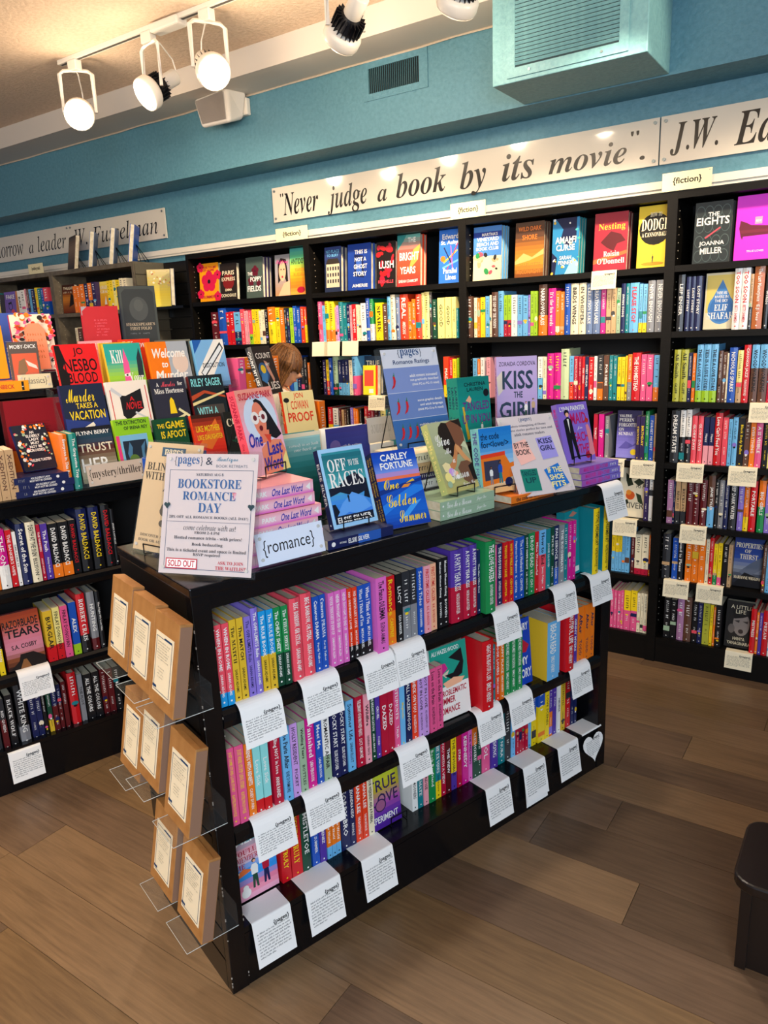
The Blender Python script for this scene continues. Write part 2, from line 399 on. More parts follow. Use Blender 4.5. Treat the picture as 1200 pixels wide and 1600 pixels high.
# duct box with its louvred grille
d = MB(); d.box((2.297, -.283, 2.595), (2.938, .053, 3.07), TEALD)
dk = d.obj('duct_box', bevel=.004); tag(dk, 'teal boxed-in duct jutting from the wall above the long quotation sign', 'duct')
g = empty('return_air_grille', (2.365, -.283, 2.612)); tag(g, 'large square teal louvred grille on the front of the boxed duct', 'vent')
fr = MB(); W_, H_ = .502, .47
for a, bb in (((0, -.006, 0), (W_, 0, .036)), ((0, -.006, H_-.036), (W_, 0, H_)), ((0, -.006, .036), (.036, 0, H_-.036)), ((W_-.036, -.006, .036), (W_, 0, H_-.036))): fr.box(a, bb, TEALD)
fr.obj('frame', g)
boxo('backing', (.036, -.0005, .036), (W_-.036, 0, H_-.036), mat('vent_dark', '20343a', .9), g)
lm = MB().prism([(-.001, -.003), (-.009, .0050), (-.008, .0064), (-.0005, -.0016)], .036, W_-.036, TEALD, axis='x').mesh('louvre_slat')
for i in range(27):
    o = bpy.data.objects.new('louvre_slat', lm); C.objects.link(o); o.parent = g; o.location = (0, 0, .048+i*.0148)
sm = MB().prism([(math.cos(a)*.005, math.sin(a)*.005) for a in [PI*k/4 for k in range(8)]], -.009, -.006, mat('screw_steel', '8a9496', .4, metal=.6), axis='y').mesh('screw')
for x, z in ((.1, .018), (.4, .018)):
    o = bpy.data.objects.new('screw', sm); C.objects.link(o); o.parent = g; o.location = (x, 0, z)
# small supply vent
g = empty('supply_vent', (1.405, .053, 2.767)); tag(g, 'small teal wall vent with vertical fins left of the boxed duct', 'vent')
fr = MB(); W_, H_ = .386, .18
for a, bb in (((0, -.005, 0), (W_, 0, .032)), ((0, -.005, H_-.032), (W_, 0, H_)), ((0, -.005, .032), (.034, 0, H_-.032)), ((W_-.05, -.005, .032), (W_, 0, H_-.032))): fr.box(a, bb, TEAL)
fr.obj('frame', g)
boxo('backing', (.034, -.0005, .032), (W_-.05, 0, H_-.032), mat('vent_black', '080c0e', .9), g)
lm = MB().box((0, -.006, .032), (.003, 0, H_-.032), mat('fin_teal', '33606a', .5)).mesh('fin')
for i in range(25):
    o = bpy.data.objects.new('fin', lm); C.objects.link(o); o.parent = g; o.location = (.038+i*.0119, 0, 0)
# loudspeaker wedge
t = empty('wall_speaker', (.46, .053, 2.885)); tag(t, 'white wedge-shaped loudspeaker fixed high on the teal soffit', 'speaker')
bm = bmesh.new()
pts = [(-.14, -.17, .06), (.13, -.17, .075), (.12, -.15, -.10), (-.11, -.15, -.095), (-.11, -.03, .075), (.16, -.03, .075), (.12, -.03, -.06), (-.09, -.03, -.055)]
vs = [bm.verts.new(p) for p in pts]
for f in [(3, 2, 1, 0), (4, 5, 6, 7), (0, 1, 5, 4), (1, 2, 6, 5), (2, 3, 7, 6), (3, 0, 4, 7)]: bm.faces.new([vs[i] for i in f])
bmesh.ops.recalc_face_normals(bm, faces=bm.faces)
me = bpy.data.meshes.new('cabinet'); bm.to_mesh(me); me.materials.append(mat('speaker_plastic', 'd8d2ca', .5))
o = bpy.data.objects.new('cabinet', me); C.objects.link(o); o.parent = t; m = o.modifiers.new('b', 'BEVEL'); m.width = .02; m.segments = 4
q = MB().add([(-.115, -.176, .045), (.105, -.176, .06), (.098, -.1575, -.078), (-.09, -.1575, -.074)], [(0, 3, 2, 1), (0, 1, 2, 3)], mat('speaker_grille_cloth', 'b4aca6', .8, bump=.4, scale=400)); q.obj('grille', t)
boxo('mounting_bracket', (.06, -.035, -.04), (.15, 0, .05), FIX, t, .006)
# ------------------------------------------------------------------ track lights
TY, TZ = -.72, 3.07
tr = empty('lighting_track', (.0, TY, TZ)); tag(tr, 'white lighting track screwed along the textured ceiling', 'track')
boxo('rail', (-.02, -.018, -.022), (5.2, .018, 0), FIX, tr, .002); boxo('slot', (-.01, -.007, -.0235), (5.19, .007, -.021), mat('track_slot', '4a4640', .6), tr)
boxo('power_feed', (.74, -.035, -.045), (.93, .035, -.006), FIX, tr, .008)
LAMP = mat('lamp_glow', 'ffffff', .3, emit='ffe6bd', es=22)
def head(x, aim, label, y=TY, power=70, ang=75, hang=.2, body=1):
    t = empty('track_spotlight', (x, y, TZ-.022)); tag(t, label, 'spotlight', 'spotlights on the ceiling track')
    boxo('adapter', (-.035, -.02, -.05), (.035, .02, 0), FIX, t, .004)
    c = Vector((0, 0, -.05-hang)); A_ = Vector(aim)-Vector((x, y, TZ-.022))-c; A_.normalize()
    side = A_.cross(Vector((0, 0, 1))).normalized(); 
    Q = A_.to_track_quat('Z', 'Y').to_matrix().to_4x4(); Q.translation = c
    yk = MB(); r = .082
    for s_ in (-1, 1):
        yk.tube([Vector((0, 0, -.045)), Vector((0, 0, -.05))+side*s_*r*.75, Vector((0, 0, -.065))+side*s_*r, c+side*s_*r], [.009, .009, .011, .011], FIX, 4)
    yk.obj('yoke', t)
    def rings(prof, m, n=24):
        q = MB(); vs = []; fs = []
        for rr, zz in prof: vs += [(rr*math.cos(2*PI*k/n), rr*math.sin(2*PI*k/n), zz) for k in range(n)]
        for i in range(len(prof)-1): fs += [(i*n+k, i*n+(k+1) % n, (i+1)*n+(k+1) % n, (i+1)*n+k) for k in range(n)]
        return q.add(vs, fs, m, Q)
    rings([(.060, .052), (.062, .06), (.074, .06), (.078, .05), (.078, .02), (.07, .008), (.045, 0), (.0, 0)], FIX).obj('bezel', t, smooth=True)
    rings([(.0, .001), (.045, -.001), (.060, -.012), (.040, -.055), (.036, -.062), (.0, -.062)], ALU).obj('heat_sink', t)
    fn = MB()
    for k in range(20):
        a = 2*PI*k/20; d_ = Matrix.Rotation(a, 4, 'Z')
        fn.box((.038, -.0012, -.055), (.064, .0012, .004), ALU, Q @ d_)
    fn.obj('cooling_fins', t, kind='stuff')
    rings([(.0, -.15), (.034, -.15), (.037, -.145), (.037, -.065), (.030, -.055), (0, -.055)], FIX).obj('lamp_housing', t, smooth=True)
    rings([(.0, .056), (.045, .056), (.059, .053), (.060, .052)], LAMP).obj('lens', t)
    rg = MB()
    for k in range(26):
        a = 2*PI*k/26; rg.box((.0555, -.002, .0545), (.0605, .002, .0605), mat('lens_ring_dots', '6b5c48', .6), Q @ Matrix.Rotation(a, 4, 'Z'))
    rg.obj('grille_ring', t, kind='stuff')
    q = MB(); p0 = Vector((0, 0, -.05)); p1 = c-A_*.14
    q.tube([p0, p0+Vector((.03, -.02, -.03))-A_*.06, (p0+p1)/2-A_*.07+Vector((0, 0, -.02)), p1-A_*.02+Vector((0, 0, .01)), p1], .0035, FIX, 5); q.obj('cord', t)
    L = Vector((x, y, TZ-.022))+c+A_*.09
    spot('spot', L, aim, power, WARM, ang)
    pl = bpy.data.lights.new('lamp_spill', 'POINT'); pl.energy = 5.5; pl.color = (1, .78, .55); pl.shadow_soft_size = .05      # the lamp's wide stray light
    po = bpy.data.objects.new('lamp_spill', pl); C.objects.link(po); po.location = L+A_*.05
head(.10, (2.6, -3.3, 1.2), 'leftmost lit white track spotlight facing the room', power=42, ang=80)
head(.69, (.1, -3.3, 1.1), 'second white track spotlight from the left, beam turned left', power=55)
head(1.09, (2.9, -1.7, 1.5), 'third white track spotlight from the left, beam turned right', power=50, hang=.19)
head(1.86, (.1, .1, 1.75), 'white track spotlight seen from behind, its black fins showing', power=80, ang=62)
head(2.38, (1.35, .1, 1.7), 'white track spotlight cut off by the top edge of the photo', power=80, ang=62)
for i, (x, ax, pw_) in enumerate([(3.1, 2.35, 92), (3.9, 3.35, 92), (4.6, -1.0, 120)]):
    L = (x, TY, 2.8); spot('spot', L, (ax, .1, 1.75) if i < 2 else (-1.4, .1, 2.0), pw_, WARM, 60 if i < 2 else 40)
spot('spot', (2.7, -.9, 2.9), (2.75, -1.9, 1.0), 60, (1, .88, .72), 75)
spot('spot', (.9, -2.2, 2.95), (1.5, -2.0, 1.2), 45, WARM, 80)
spot('spot', (.4, -3.4, 2.95), (1.3, -3.2, .0), 55, WARM, 80)
# ------------------------------------------------------------------ quotation signs
SIGNM = mat('gloss_ivory_acrylic', 'd9d0c0', .06, coat=.6)
INKB = mat('sign_black_vinyl', '141414', .25)
def sign(name, x0, x1, z0, z1, texts, label):
    t = empty(name, (x0, .3, z0)); tag(t, label, 'sign')
    boxo('panel', (0, -.018, 0), (x1-x0, -.008, z1-z0), SIGNM, t)
    for s, a, b_, ya, yb, f in texts:
        mb = MB(); put_text(mb, s, f, a-x0, ya-z0, b_-x0, yb-z0, INKB, front_at(0, -.0184, 0), 3, fit='no'); mb.obj('lettering', t)
    sc = MB().prism([(math.cos(a)*.0075, math.sin(a)*.0075) for a in [PI*k/5 for k in range(10)]], -.024, -.006, mat('screw_steel', '8a9496', .4, metal=.6), axis='y').mesh('standoff_screw')
    for x in (.02, x1-x0-.02):
        for z in (.02, z1-z0-.02):
            o = bpy.data.objects.new('standoff_screw', sc); C.objects.link(o); o.parent = t; o.location = (x, 0, z)
    return t
words_ = []
def word_run(s, x0, x1, zb, f='n', px=None):
    """words of one line with common size: fitted per word between measured ends"""
    return s
import itertools
Q1 = [('"', .588, .612, 2.435, 2.455), ('Never', .605, .862, 2.325, 2.452), ('judge', .925, 1.19, 2.290, 2.449), ('a', 1.255, 1.315, 2.322, 2.386), ('book', 1.372, 1.665, 2.325, 2.452),
      ('by', 1.742, 1.882, 2.283, 2.452), ('its', 1.965, 2.125, 2.325, 2.452), ('movie', 2.195, 2.545, 2.325, 2.425), ('"', 2.560, 2.595, 2.435, 2.455), ('.', 2.60, 2.622, 2.328, 2.346)]
s_ = (2.79-.588)/(2.622-.588)
sign('quotation_sign', .524, 2.850, 2.292, 2.491, [(w, .588+(a-.588)*s_, .588+(b_-.588)*s_, c_-.003, d_-.003, 'i') for w, a, b_, c_, d_ in Q1],
     'long ivory sign lettered with a quotation about books and movies in black italics')
sign('quotation_sign', 2.856, 4.9, 2.292, 2.491, [('J.W.', 2.90, 3.10, 2.322, 2.455, 'i'), ('Eagan', 3.165, 3.52, 2.285, 2.455, 'i')], 'right ivory sign panel cut off by the photo, lettered with initials')
sign('quotation_sign', -1.584, -.478, 2.298, 2.496, [('W.', -1.52, -1.375, 2.335, 2.455, 'n'), ('Fusselman', -1.305, -.56, 2.335, 2.455, 'n')], 'ivory sign on the left wall behind the books standing on top')
sign('quotation_sign', -3.2, -1.588, 2.298, 2.496, [('a reader,', -3.15, -2.86, 2.325, 2.45, 'n'), ('tomorrow', -2.80, -2.235, 2.335, 2.44, 'n'), ('a', -2.155, -2.09, 2.335, 2.40, 'n'), ('leader', -2.03, -1.64, 2.335, 2.455, 'n')], 'leftmost ivory sign panel, lettered with the end of a quotation')

# ------------------------------------------------------------------ wall bookcases
WB = .9967; SZ = [1.833, 1.559, 1.255, .979, .6945, .4238, .1263]
def peg(name, t, x, zs, y=.045):
    mb = MB()
    for z in zs:
        for yy in (y,): mb.box((x-.0008, yy-.0018, z-.0018), (x+.0008, yy+.0018, z+.0018), mat('peg_hole_ring', 'b9ae98', .5))
    mb.obj(name, t, kind='stuff')
def bookcase(x0, w, label, shelves, top=2.13, m=BLACKW, light=None, depth=.296):
    t = empty('bookcase', (x0, 0, 0)); tag(t, label, 'bookcase', 'bookcases along the teal wall')
    e = light or m
    boxo('side_panel', (0, 0, 0), (.021, depth, top), e, t); boxo('side_panel', (w-.021, 0, 0), (w, depth, top), e, t)
    boxo('back_panel', (.021, depth-.008, .05), (w-.021, depth, top), mat('bookcase_back', '060505', .7), t)
    boxo('top_panel', (.021, .001, top-.03), (w-.021, depth-.008, top), e, t)
    for z in shelves: boxo('shelf', (.0215, .002, z-.026), (w-.0215, depth-.01, z), e, t)
    boxo('kick_board', (.0215, .006, 0), (w-.0215, .02, shelves[-1]-.0265), m, t)
    zs = [z for i in range(60) for z in [.2+.032*i] if z < top-.06 and all(abs(z-s+.013) > .02 for s in shelves)]
    peg('shelf_pin_holes', t, .0215, zs)
    return t
bookcase(0, WB, 'black wall bookcase nearest the slatted panel, behind the browsing person', SZ)
bookcase(WB, WB, 'black wall bookcase behind the romance ratings sign', SZ)
bookcase(2*WB, WB, 'black wall bookcase under the end of the long quotation sign', SZ)
bookcase(3*WB, WB, 'rightmost black wall bookcase, cut off by the photo edge', SZ)
bookcase(4*WB, WB, 'black wall bookcase beyond the right edge of the photo', SZ) if False else None
LW = mat('worn_grey_shelving', '6b6252', .5, bump=.1, scale=20, var='544c40')
GREYC = bookcase(-.52-.96, .96, 'grey-edged bookcase with books standing on its top', [1.824, 1.524, 1.22, .95, .68, .41, .126], 2.132, BLACKW, LW)
bookcase(-.52-1.922, .96, 'grey-edged bookcase at the left edge of the photo', [1.826, 1.526, 1.22, .95, .68, .41, .126], 2.132, BLACKW, LW)
sp = MB().box((.9602, 0, 0), (.972, .28, .068), mat('slat_lit_olive', '5a5548', .5)).mesh('slat')  # warm light falling on these slats is put into their olive tone
for i in range(28):
    o = bpy.data.objects.new('slat', sp); C.objects.link(o); o.parent = GREYC; o.location = (0, .006, 2.05-i*.076)
sw = empty('slatwall_panel', (-.519, .25, 0)); tag(sw, 'narrow slatted wall panel between the grey and black bookcases', 'panel')
SLM = SLAT
boxo('backing', (.014, .02, .0), (.518, .045, 2.13), mat('slot_shadow', '050505', .8), sw)
sl = MB().box((.014, 0, 0), (.518, .0195, .068), SLM).mesh('slat')
for i in range(28):
    o = bpy.data.objects.new('slat', sl); C.objects.link(o); o.parent = sw; o.location = (0, 0, 2.062-i*.076)

# ------------------------------------------------------------------ display fixtures
def chips(t, spots_):
    mb = MB(); r = random.Random(11)
    for (x, y, z, dx, dy, dz) in spots_:
        mb.box((x, y, z), (x+dx, y+dy, z+dz), mat('bare_wood_chip', 'b9b0a2', .7))
    mb.obj('chipped_paint', t, kind='stuff')
def island(kind, s0, s1, label, D=.452):
    """double sided display stand: top, end panels, three shelves with rounded lips, kick board, back"""
    L = s1-s0; t = empty('display_stand', place(kind, s0, 0), (0, 0, ANG)); tag(t, label, 'display stand')
    T = 1.089; e = .047
    boxo('top_board', (-.004, -.008, T-.022), (L+.004, D+.004, T), BLACK, t, .003)
    boxo('header_board', (e, .004, T-.062), (L-e, .022, T-.022), BLACK, t)
    boxo('end_panel', (0, 0, 0), (e, .028, T-.022), BLACK, t, .002) ; boxo('end_panel', (L-e, 0, 0), (L, D, T-.022), BLACK, t, .002)
    boxo('end_panel_core', (.012, .028, 0), (e, D, T-.022), mat('slot_shadow', '050505', .8), t)
    sl = MB().box((0, .028, 0), (.0118, D, .083), SLAT).mesh('slat')
    for i in range(12):
        o = bpy.data.objects.new('slat', sl); C.objects.link(o); o.parent = t; o.location = (0, 0, -.012+i*.0905+.012)
    for z in (.775, .46, .172):
        if z > .3:
            pr = [(.30, z-.018), (.30, z), (.022, z), (.008, z-.003), (-.002, z-.012), (-.004, z-.028), (0, z-.046), (.012, z-.052), (.02, z-.045), (.03, z-.018)]
            mb = MB().prism(pr, e, L-e, BLACK, axis='x')
        else: mb = MB().prism([(.30, z-.018), (.004, z-.018), (.004, z), (.30, z)], e, L-e, BLACK, axis='x')
        mb.obj('shelf', t)
    boxo('kick_board', (e, .003, 0), (L-e, .02, .154), BLACK, t)
    boxo('back_panel', (e, .30, .0), (L-e, .315, T-.022), mat('bookcase_back', '060505', .7), t)
    r = random.Random(5); sp = []
    for i in range(26):
        z = r.uniform(.02, 1.0); d_ = r.uniform(.002, .007)
        sp.append((-.0006, -.0006, z, .0022, .0022, d_))
    for i in range(12): sp.append((e-.001, -.0006, r.uniform(.02, 1.0), .0018, .0015, r.uniform(.002, .006)))
    chips(t, sp)
    return t
island('T', 0, 1.543, 'black slatwall display stand of romance books in the middle of the floor')
island('M', -1.2, 1.32, 'black display stand of mystery books at the left behind the romance stand', .86)
# raised tier behind the mystery stand for classics
t = empty('riser_shelf', place('M', -1.2, .30, 1.0895), (0, 0, ANG)); tag(t, 'black raised shelf of classics standing on the mystery stand', 'shelf')
boxo('top_board', (0, 0, .33), (2.35, .46, .352), BLACK, t); boxo('back_panel', (0, .43, 0), (2.35, .445, .33), BLACK, t); boxo('side_panel', (2.33, .0, 0), (2.35, .2, .33), BLACK, t)
boxo('side_panel', (0, .0, 0), (.02, .2, .33), BLACK, t)
DATA={
 'r1':('T',0.012,0.775,[
  (0.0521, 0.0693, 'CO/CY@.17', 0.205, 'WHEN IN ROME|SARAH ADAMS', '', 0),
  (0.0698, 0.0878, 'CO/CY@.17', 0.205, 'WHEN IN ROME|SARAH ADAMS', '', 0),
  (0.0893, 0.1064, 'MY', 0.208, 'The MATCH|SARAH ADAMS', '', 0),
  (0.1074, 0.1248, 'MY', 0.208, 'The MATCH|SARAH ADAMS', '', 0),
  (0.1264, 0.144, 'LV', 0.206, 'The OFF-LIMITS Rule|SARAH ADAMS', 'b', 0),
  (0.1461, 0.1639, 'LV', 0.222, 'The OFF-LIMITS Rule|SARAH ADAMS', 'w', 0),
  (0.1655, 0.1841, 'CY/MY@.46', 0.208, 'The RULE BOOK|SARAH ADAMS', '', 0),
  (0.1852, 0.204, 'CY/MY@.46', 0.208, 'The RULE BOOK|SARAH ADAMS', '', 0),
  (0.2057, 0.2253, 'G/DG@.42', 0.206, 'The CHEAT SHEET|SARAH ADAMS', '', 0),
  (0.2264, 0.2452, 'G/DG@.42', 0.206, 'The CHEAT SHEET|SARAH ADAMS', '', 0),
  (0.2497, 0.2802, 'CO', 0.218, 'BEG, BORROW, OR STEAL|SARAH ADAMS', '', 0),
  (0.2824, 0.3141, 'CO', 0.222, 'BEG, BORROW, OR STEAL|SARAH ADAMS', '', 0),
  (0.3165, 0.3358, 'B', 0.205, 'Cameron DRAMA|Ferdy Talbot', '', 0),
  (0.337, 0.356, 'B', 0.205, 'Cameron DRAMA|Ferdy Talbot', '', 0),
  (0.3638, 0.3825, 'OP', 0.203, "NEVER THOUGHT I'D END UP|SAMANTHA ALLEN", '', 0),
  (0.3837, 0.4027, 'OP', 0.203, "NEVER THOUGHT I'D END UP|SAMANTHA ALLEN", '', 0),
  (0.4045, 0.4218, 'OP', 0.203, "NEVER THOUGHT I'D END UP|SAMANTHA ALLEN", '', 0),
  (0.4231, 0.4362, 'RO/K@.2', 0.2, 'NO ORDINARY LOVE|MYAH ARIEL', '', 0),
  (0.4375, 0.4532, 'RO/K@.2', 0.2, 'NO ORDINARY LOVE|MYAH ARIEL', '', 0),
  (0.4545, 0.475, 'B/K@.2', 0.2, 'When I Think of You|MYAH ARIEL', '', 0),
  (0.4756, 0.4989, 'B/K@.2', 0.2, 'When I Think of You|MYAH ARIEL', '', 0),
  (0.5035, 0.5391, 'OP', 0.212, 'The Fiance DILEMMA|ELENA ARMAS', 'k', 1),
  (0.5411, 0.5492, 'K', 0.2, 'AMERICAN ROOMMATE', '', 0),
  (0.5512, 0.581, 'R/OR@.5', 0.2, 'Romance|CAREFREE', 'y', 0),
  (0.5838, 0.6059, 'K', 0.2, 'LUCY|LISA BARKER', '', 0),
  (0.6073, 0.6339, 'DK/GY@.5', 0.2, '', '', 0),
  (0.6353, 0.658, 'DK/GY@.5', 0.2, '', '', 0),
  (0.6609, 0.6825, 'B', 0.2, 'Second Tides|CAROLINA BARRERA', '', 0),
  (0.684, 0.7073, 'LP', 0.2, 'FIRST-TIME CALLER|B.K. BORISON', 'r', 0),
  (0.7081, 0.7318, 'PE', 0.2, 'FIRST-TIME CALLER|B.K. BORISON', 'r', 0),
  (0.7373, 0.755, 'K', 0.208, 'Mexican Women Kissing|BOWEN', '', 0),
  (0.7563, 0.7779, 'K', 0.208, 'Mexican Women Kissing|BOWEN', '', 0),
  (0.7853, 0.8338, 'PU/CR@.5', 0.222, 'A FORTY YEAR KISS|NICKOLAS BUTLER', '', 0),
  (0.8351, 0.8653, 'PU/CR@.5', 0.222, 'A FORTY YEAR KISS|NICKOLAS BUTLER', '', 0),
  (0.8667, 0.8942, 'PU/CR@.5', 0.222, 'A FORTY YEAR KISS|NICKOLAS BUTLER', '', 0),
  (0.8958, 0.9081, 'NB', 0.2, 'The Man Who Died', '', 0),
  (0.9114, 0.953, 'G', 0.225, 'THE LOVE HATERS|KATHERINE CENTER', 'w', 1),
  (0.9544, 0.9792, 'PK', 0.2, 'HELLO STRANGER|KATHERINE CENTER', '', 0),
  (0.9809, 1.0044, 'NB', 0.2, 'THE BODYGUARD|KATHERINE CENTER', '', 0),
  (1.007, 1.0281, 'R', 0.2, 'THINGS YOU SAVE|CENTER', 'y', 0),
  (1.029, 1.0516, 'R', 0.2, 'HOW TO WALK AWAY|CENTER', 'y', 0),
  (1.053, 1.075, 'B', 0.203, 'Happiness for Beginners|K. CENTER', '', 0),
  (1.0759, 1.1015, 'B', 0.203, 'The Lost Husband|K. CENTER', '', 0),
  (1.1039, 1.1212, 'DG', 0.205, "DON'T SWIPE RIGHT|L.M. CHILTON", '', 0),
  (1.1231, 1.1526, 'G', 0.205, 'DROP DEAD|LILY CHU', '', 0),
  (1.1536, 1.171, 'R', 0.204, 'Mine Wonderful', '', 0),
  (1.1739, 1.2042, 'LB/CO@.6', 0.205, 'How to End|Jenny Colgan', '', 0),
  (1.2071, 1.2269, 'TL', 0.203, 'JOSIE LLOYD', '', 0),
  (1.2289, 1.246, 'DG', 0.205, 'PICK-UP|NORA', '', 0),
  (1.247, 1.2712, 'NB/B@.3', 0.205, 'FAN SERVICE|ROSIE DANAN', '', 0),
  (1.2732, 1.2964, 'GY', 0.203, 'THE ROOMMATE', '', 0),
  (1.2984, 1.3192, 'TL', 0.2, '', '', 0),
  (1.3212, 1.3405, 'MG', 0.205, '', '', 0),
  (1.3415, 1.3596, 'MG', 0.205, '', '', 0),
  (1.428, 1.4613, 'TL>Y', 0.232, 'TOTAL DREAMBOAT|KATELYN DOYLE', 'k', 1),
  (1.4841, 1.5171, 'TL>Y', 0.232, 'TOTAL DREAMBOAT|KATELYN DOYLE', 'k', 1),
 ]),
 'r2':('T',0.008,0.458,[
  (0.0371, 0.0477, 'PK', 0.21, 'SOME STUPID LOVE STORY', 'y', 0),
  (0.0482, 0.0693, 'PK', 0.21, 'JUST SOME STUPID LOVE STORY|KATELYN DOYLE', 'y', 0),
  (0.0703, 0.0938, 'PK', 0.21, 'JUST SOME STUPID LOVE STORY|KATELYN DOYLE', 'y', 0),
  (0.0959, 0.1166, 'OR', 0.205, 'FRIENDS WITH BENEFITS|CASEY DUNN', '', 0),
  (0.1177, 0.1377, 'TQ/R@.2', 0.205, 'Love Sick', 'w', 0),
  (0.1388, 0.1591, 'TQ/R@.2', 0.205, 'Love Sick', 'w', 0),
  (0.1656, 0.1923, 'CR', 0.208, 'Falling NOT in love|ANNE RAINES', '', 0),
  (0.196, 0.2215, 'LB', 0.21, 'The Paris Affair|EVIE DUNMORE', '', 0),
  (0.2232, 0.2453, 'LI', 0.208, 'HOLLY RESIDENT|PICKET', 'k', 0),
  (0.2459, 0.2668, 'SG', 0.207, 'Waiting Years|BOTTLES', 'k', 0),
  (0.268, 0.2943, 'MG', 0.208, 'Vanished|LARA FERGUSON', '', 0),
  (0.2965, 0.3171, 'B', 0.205, 'Meet Me|LARA FERGUSON', '', 0),
  (0.3183, 0.341, 'W/SG@.4', 0.2, 'ROMANTIC AFFAIR', 'k', 0),
  (0.3446, 0.3702, 'NB', 0.206, 'ROCKY START|ELSIE FLETCHER', '', 0),
  (0.3715, 0.3937, 'NB', 0.206, 'ROCKY START|ELSIE FLETCHER', '', 0),
  (0.396, 0.4205, 'LB', 0.21, 'Summer Life|SARAH ELLIOT', '', 0),
  (0.4261, 0.453, 'CR', 0.21, 'THE LIBRARY OF BORROWED HEARTS|LUCY GILMORE', '', 0),
  (0.4537, 0.4743, 'LP', 0.21, 'Wildfire|HANNAH GRACE', '', 0),
  (0.4764, 0.4921, 'DG', 0.205, 'THE BREAKUP VACATION|ANNA GRACE', '', 0),
  (0.4934, 0.5086, 'PU', 0.2, 'CRUEL|FORD', '', 0),
  (0.5104, 0.5352, 'CR', 0.205, 'DAZED', '', 0),
  (0.5366, 0.5578, 'CR', 0.205, 'DAZED', '', 0),
  (0.559, 0.5783, 'PK', 0.203, 'STUDENTS|TALIA', '', 0),
  (0.5797, 0.5979, 'LB', 0.2, 'Magicville', 'y', 0),
  (0.5993, 0.6217, 'NB', 0.205, 'ALL HAZELWOOD', '', 0),
  (0.6225, 0.6459, 'RO', 0.205, 'CHECK ON YOU|ALI HAZELWOOD', '', 0),
  (0.6474, 0.667, 'LI', 0.203, 'NOT IN LOVE|ALI HAZELWOOD', 'k', 0),
  (0.6677, 0.6872, 'LI', 0.203, 'NOT IN LOVE|ALI HAZELWOOD', 'k', 0),
  (0.6918, 0.7177, 'PK', 0.203, 'Love on the Brain|ALI HAZELWOOD', 'k', 0),
  (0.719, 0.744, 'PK', 0.203, 'Love on the Brain|ALI HAZELWOOD', 'k', 0),
  (0.8914, 0.9397, 'R', 0.232, 'GREAT BIG BEAUTIFUL LIFE|EMILY HENRY', 'w', 1),
  (0.9414, 0.9503, 'R', 0.205, '', '', 0),
  (0.9521, 0.9643, 'TL', 0.2, '', '', 0),
  (0.9669, 0.9868, 'RO', 0.205, 'BOOK LOVERS|EMILY HENRY', '', 0),
  (0.9886, 1.007, 'OR', 0.205, 'HAPPY PLACE|EMILY HENRY', '', 0),
  (1.0094, 1.0358, 'G', 0.208, 'PEOPLE WE MEET ON VACATION|EMILY HENRY', '', 0),
  (1.0376, 1.0634, 'G', 0.208, 'PEOPLE WE MEET ON VACATION|EMILY HENRY', '', 0),
  (1.0653, 1.0921, 'G', 0.208, 'PEOPLE WE MEET ON VACATION|EMILY HENRY', '', 0),
  (1.1921, 1.251, 'MY>LB', 0.208, 'BEACH READ|EMILY HENRY', 'w', 1),
  (1.253, 1.2797, 'LB', 0.208, 'BEACH READ|EMILY HENRY', '', 0),
  (1.2913, 1.3355, 'R', 0.23, 'BEAUTIFUL LIFE|EMILY HENRY', 'w', 1),
  (1.3383, 1.3502, 'DK', 0.2, '', '', 0),
  (1.3512, 1.3721, 'PU', 0.2, 'GINNY MYERS', '', 0),
  (1.3753, 1.4108, 'OR', 0.206, 'After|TODD', 'b', 0),
  (1.4129, 1.4417, 'OR', 0.206, 'After|TODD', 'b', 0),
  (1.4439, 1.4708, 'OR', 0.206, 'After|TODD', 'b', 0),
 ]),
 'r3':('T',0.068,0.172,[
  (0.201, 0.2299, 'R', 0.205, 'DREAMS TRULY', 'y', 0),
  (0.2317, 0.2653, 'R', 0.205, 'YOURS TRULY', 'y', 0),
  (0.2665, 0.294, 'DG', 0.215, 'MISTLETOE', '', 0),
  (0.2982, 0.3219, 'B', 0.2, 'JUST FOR THE SUMMER', '', 0),
  (0.3232, 0.3446, 'PU', 0.2, 'EMBER JIMENEZ', '', 0),
  (0.3472, 0.3626, 'OR/LB@.2', 0.19, 'Part of Your World', '', 0),
  (0.3639, 0.378, 'OR/LB@.2', 0.19, 'Part of Your World', '', 0),
  (0.3787, 0.3943, 'OR/LB@.2', 0.19, 'Part of Your World', '', 0),
  (0.3967, 0.4272, 'NB', 0.21, 'SORRY BRO', '', 0),
  (0.4279, 0.4465, 'NB', 0.208, 'ALEXANDRA KIDD | RIVALS', '', 0),
  (0.4493, 0.4723, 'RO', 0.208, 'HANA LEE | THE BACKTRACK', '', 0),
  (0.4737, 0.4934, 'RO', 0.208, 'HANA LEE | THE BACKTRACK', '', 0),
  (0.4941, 0.5151, 'CM', 0.205, 'FOUR WEEKENDS AND A FUNERAL', 'k', 0),
  (0.6629, 0.685, 'W', 0.205, 'THE UNHONEYMOONERS', 'k', 0),
  (0.6866, 0.7074, 'TL', 0.205, 'THE SOULMATE', '', 0),
  (0.7098, 0.7292, 'LP', 0.2, 'THE PARADISE', 'k', 0),
  (0.73, 0.7576, 'G', 0.21, 'Book Boyfriend', '', 0),
  (0.7584, 0.7816, 'TL/Y@.3', 0.205, 'THE EX VOWS|Jessica Joyce', '', 0),
  (0.7824, 0.8021, 'CR', 0.205, 'YOU WITH A VIEW', '', 0),
  (0.8026, 0.8233, 'DR', 0.205, 'THE VIEW', '', 0),
  (0.8281, 0.8505, 'Y/PU@.3', 0.205, 'THE INVISIBLE', 'k', 0),
  (0.8522, 0.8717, 'CR', 0.205, 'STAR', '', 0),
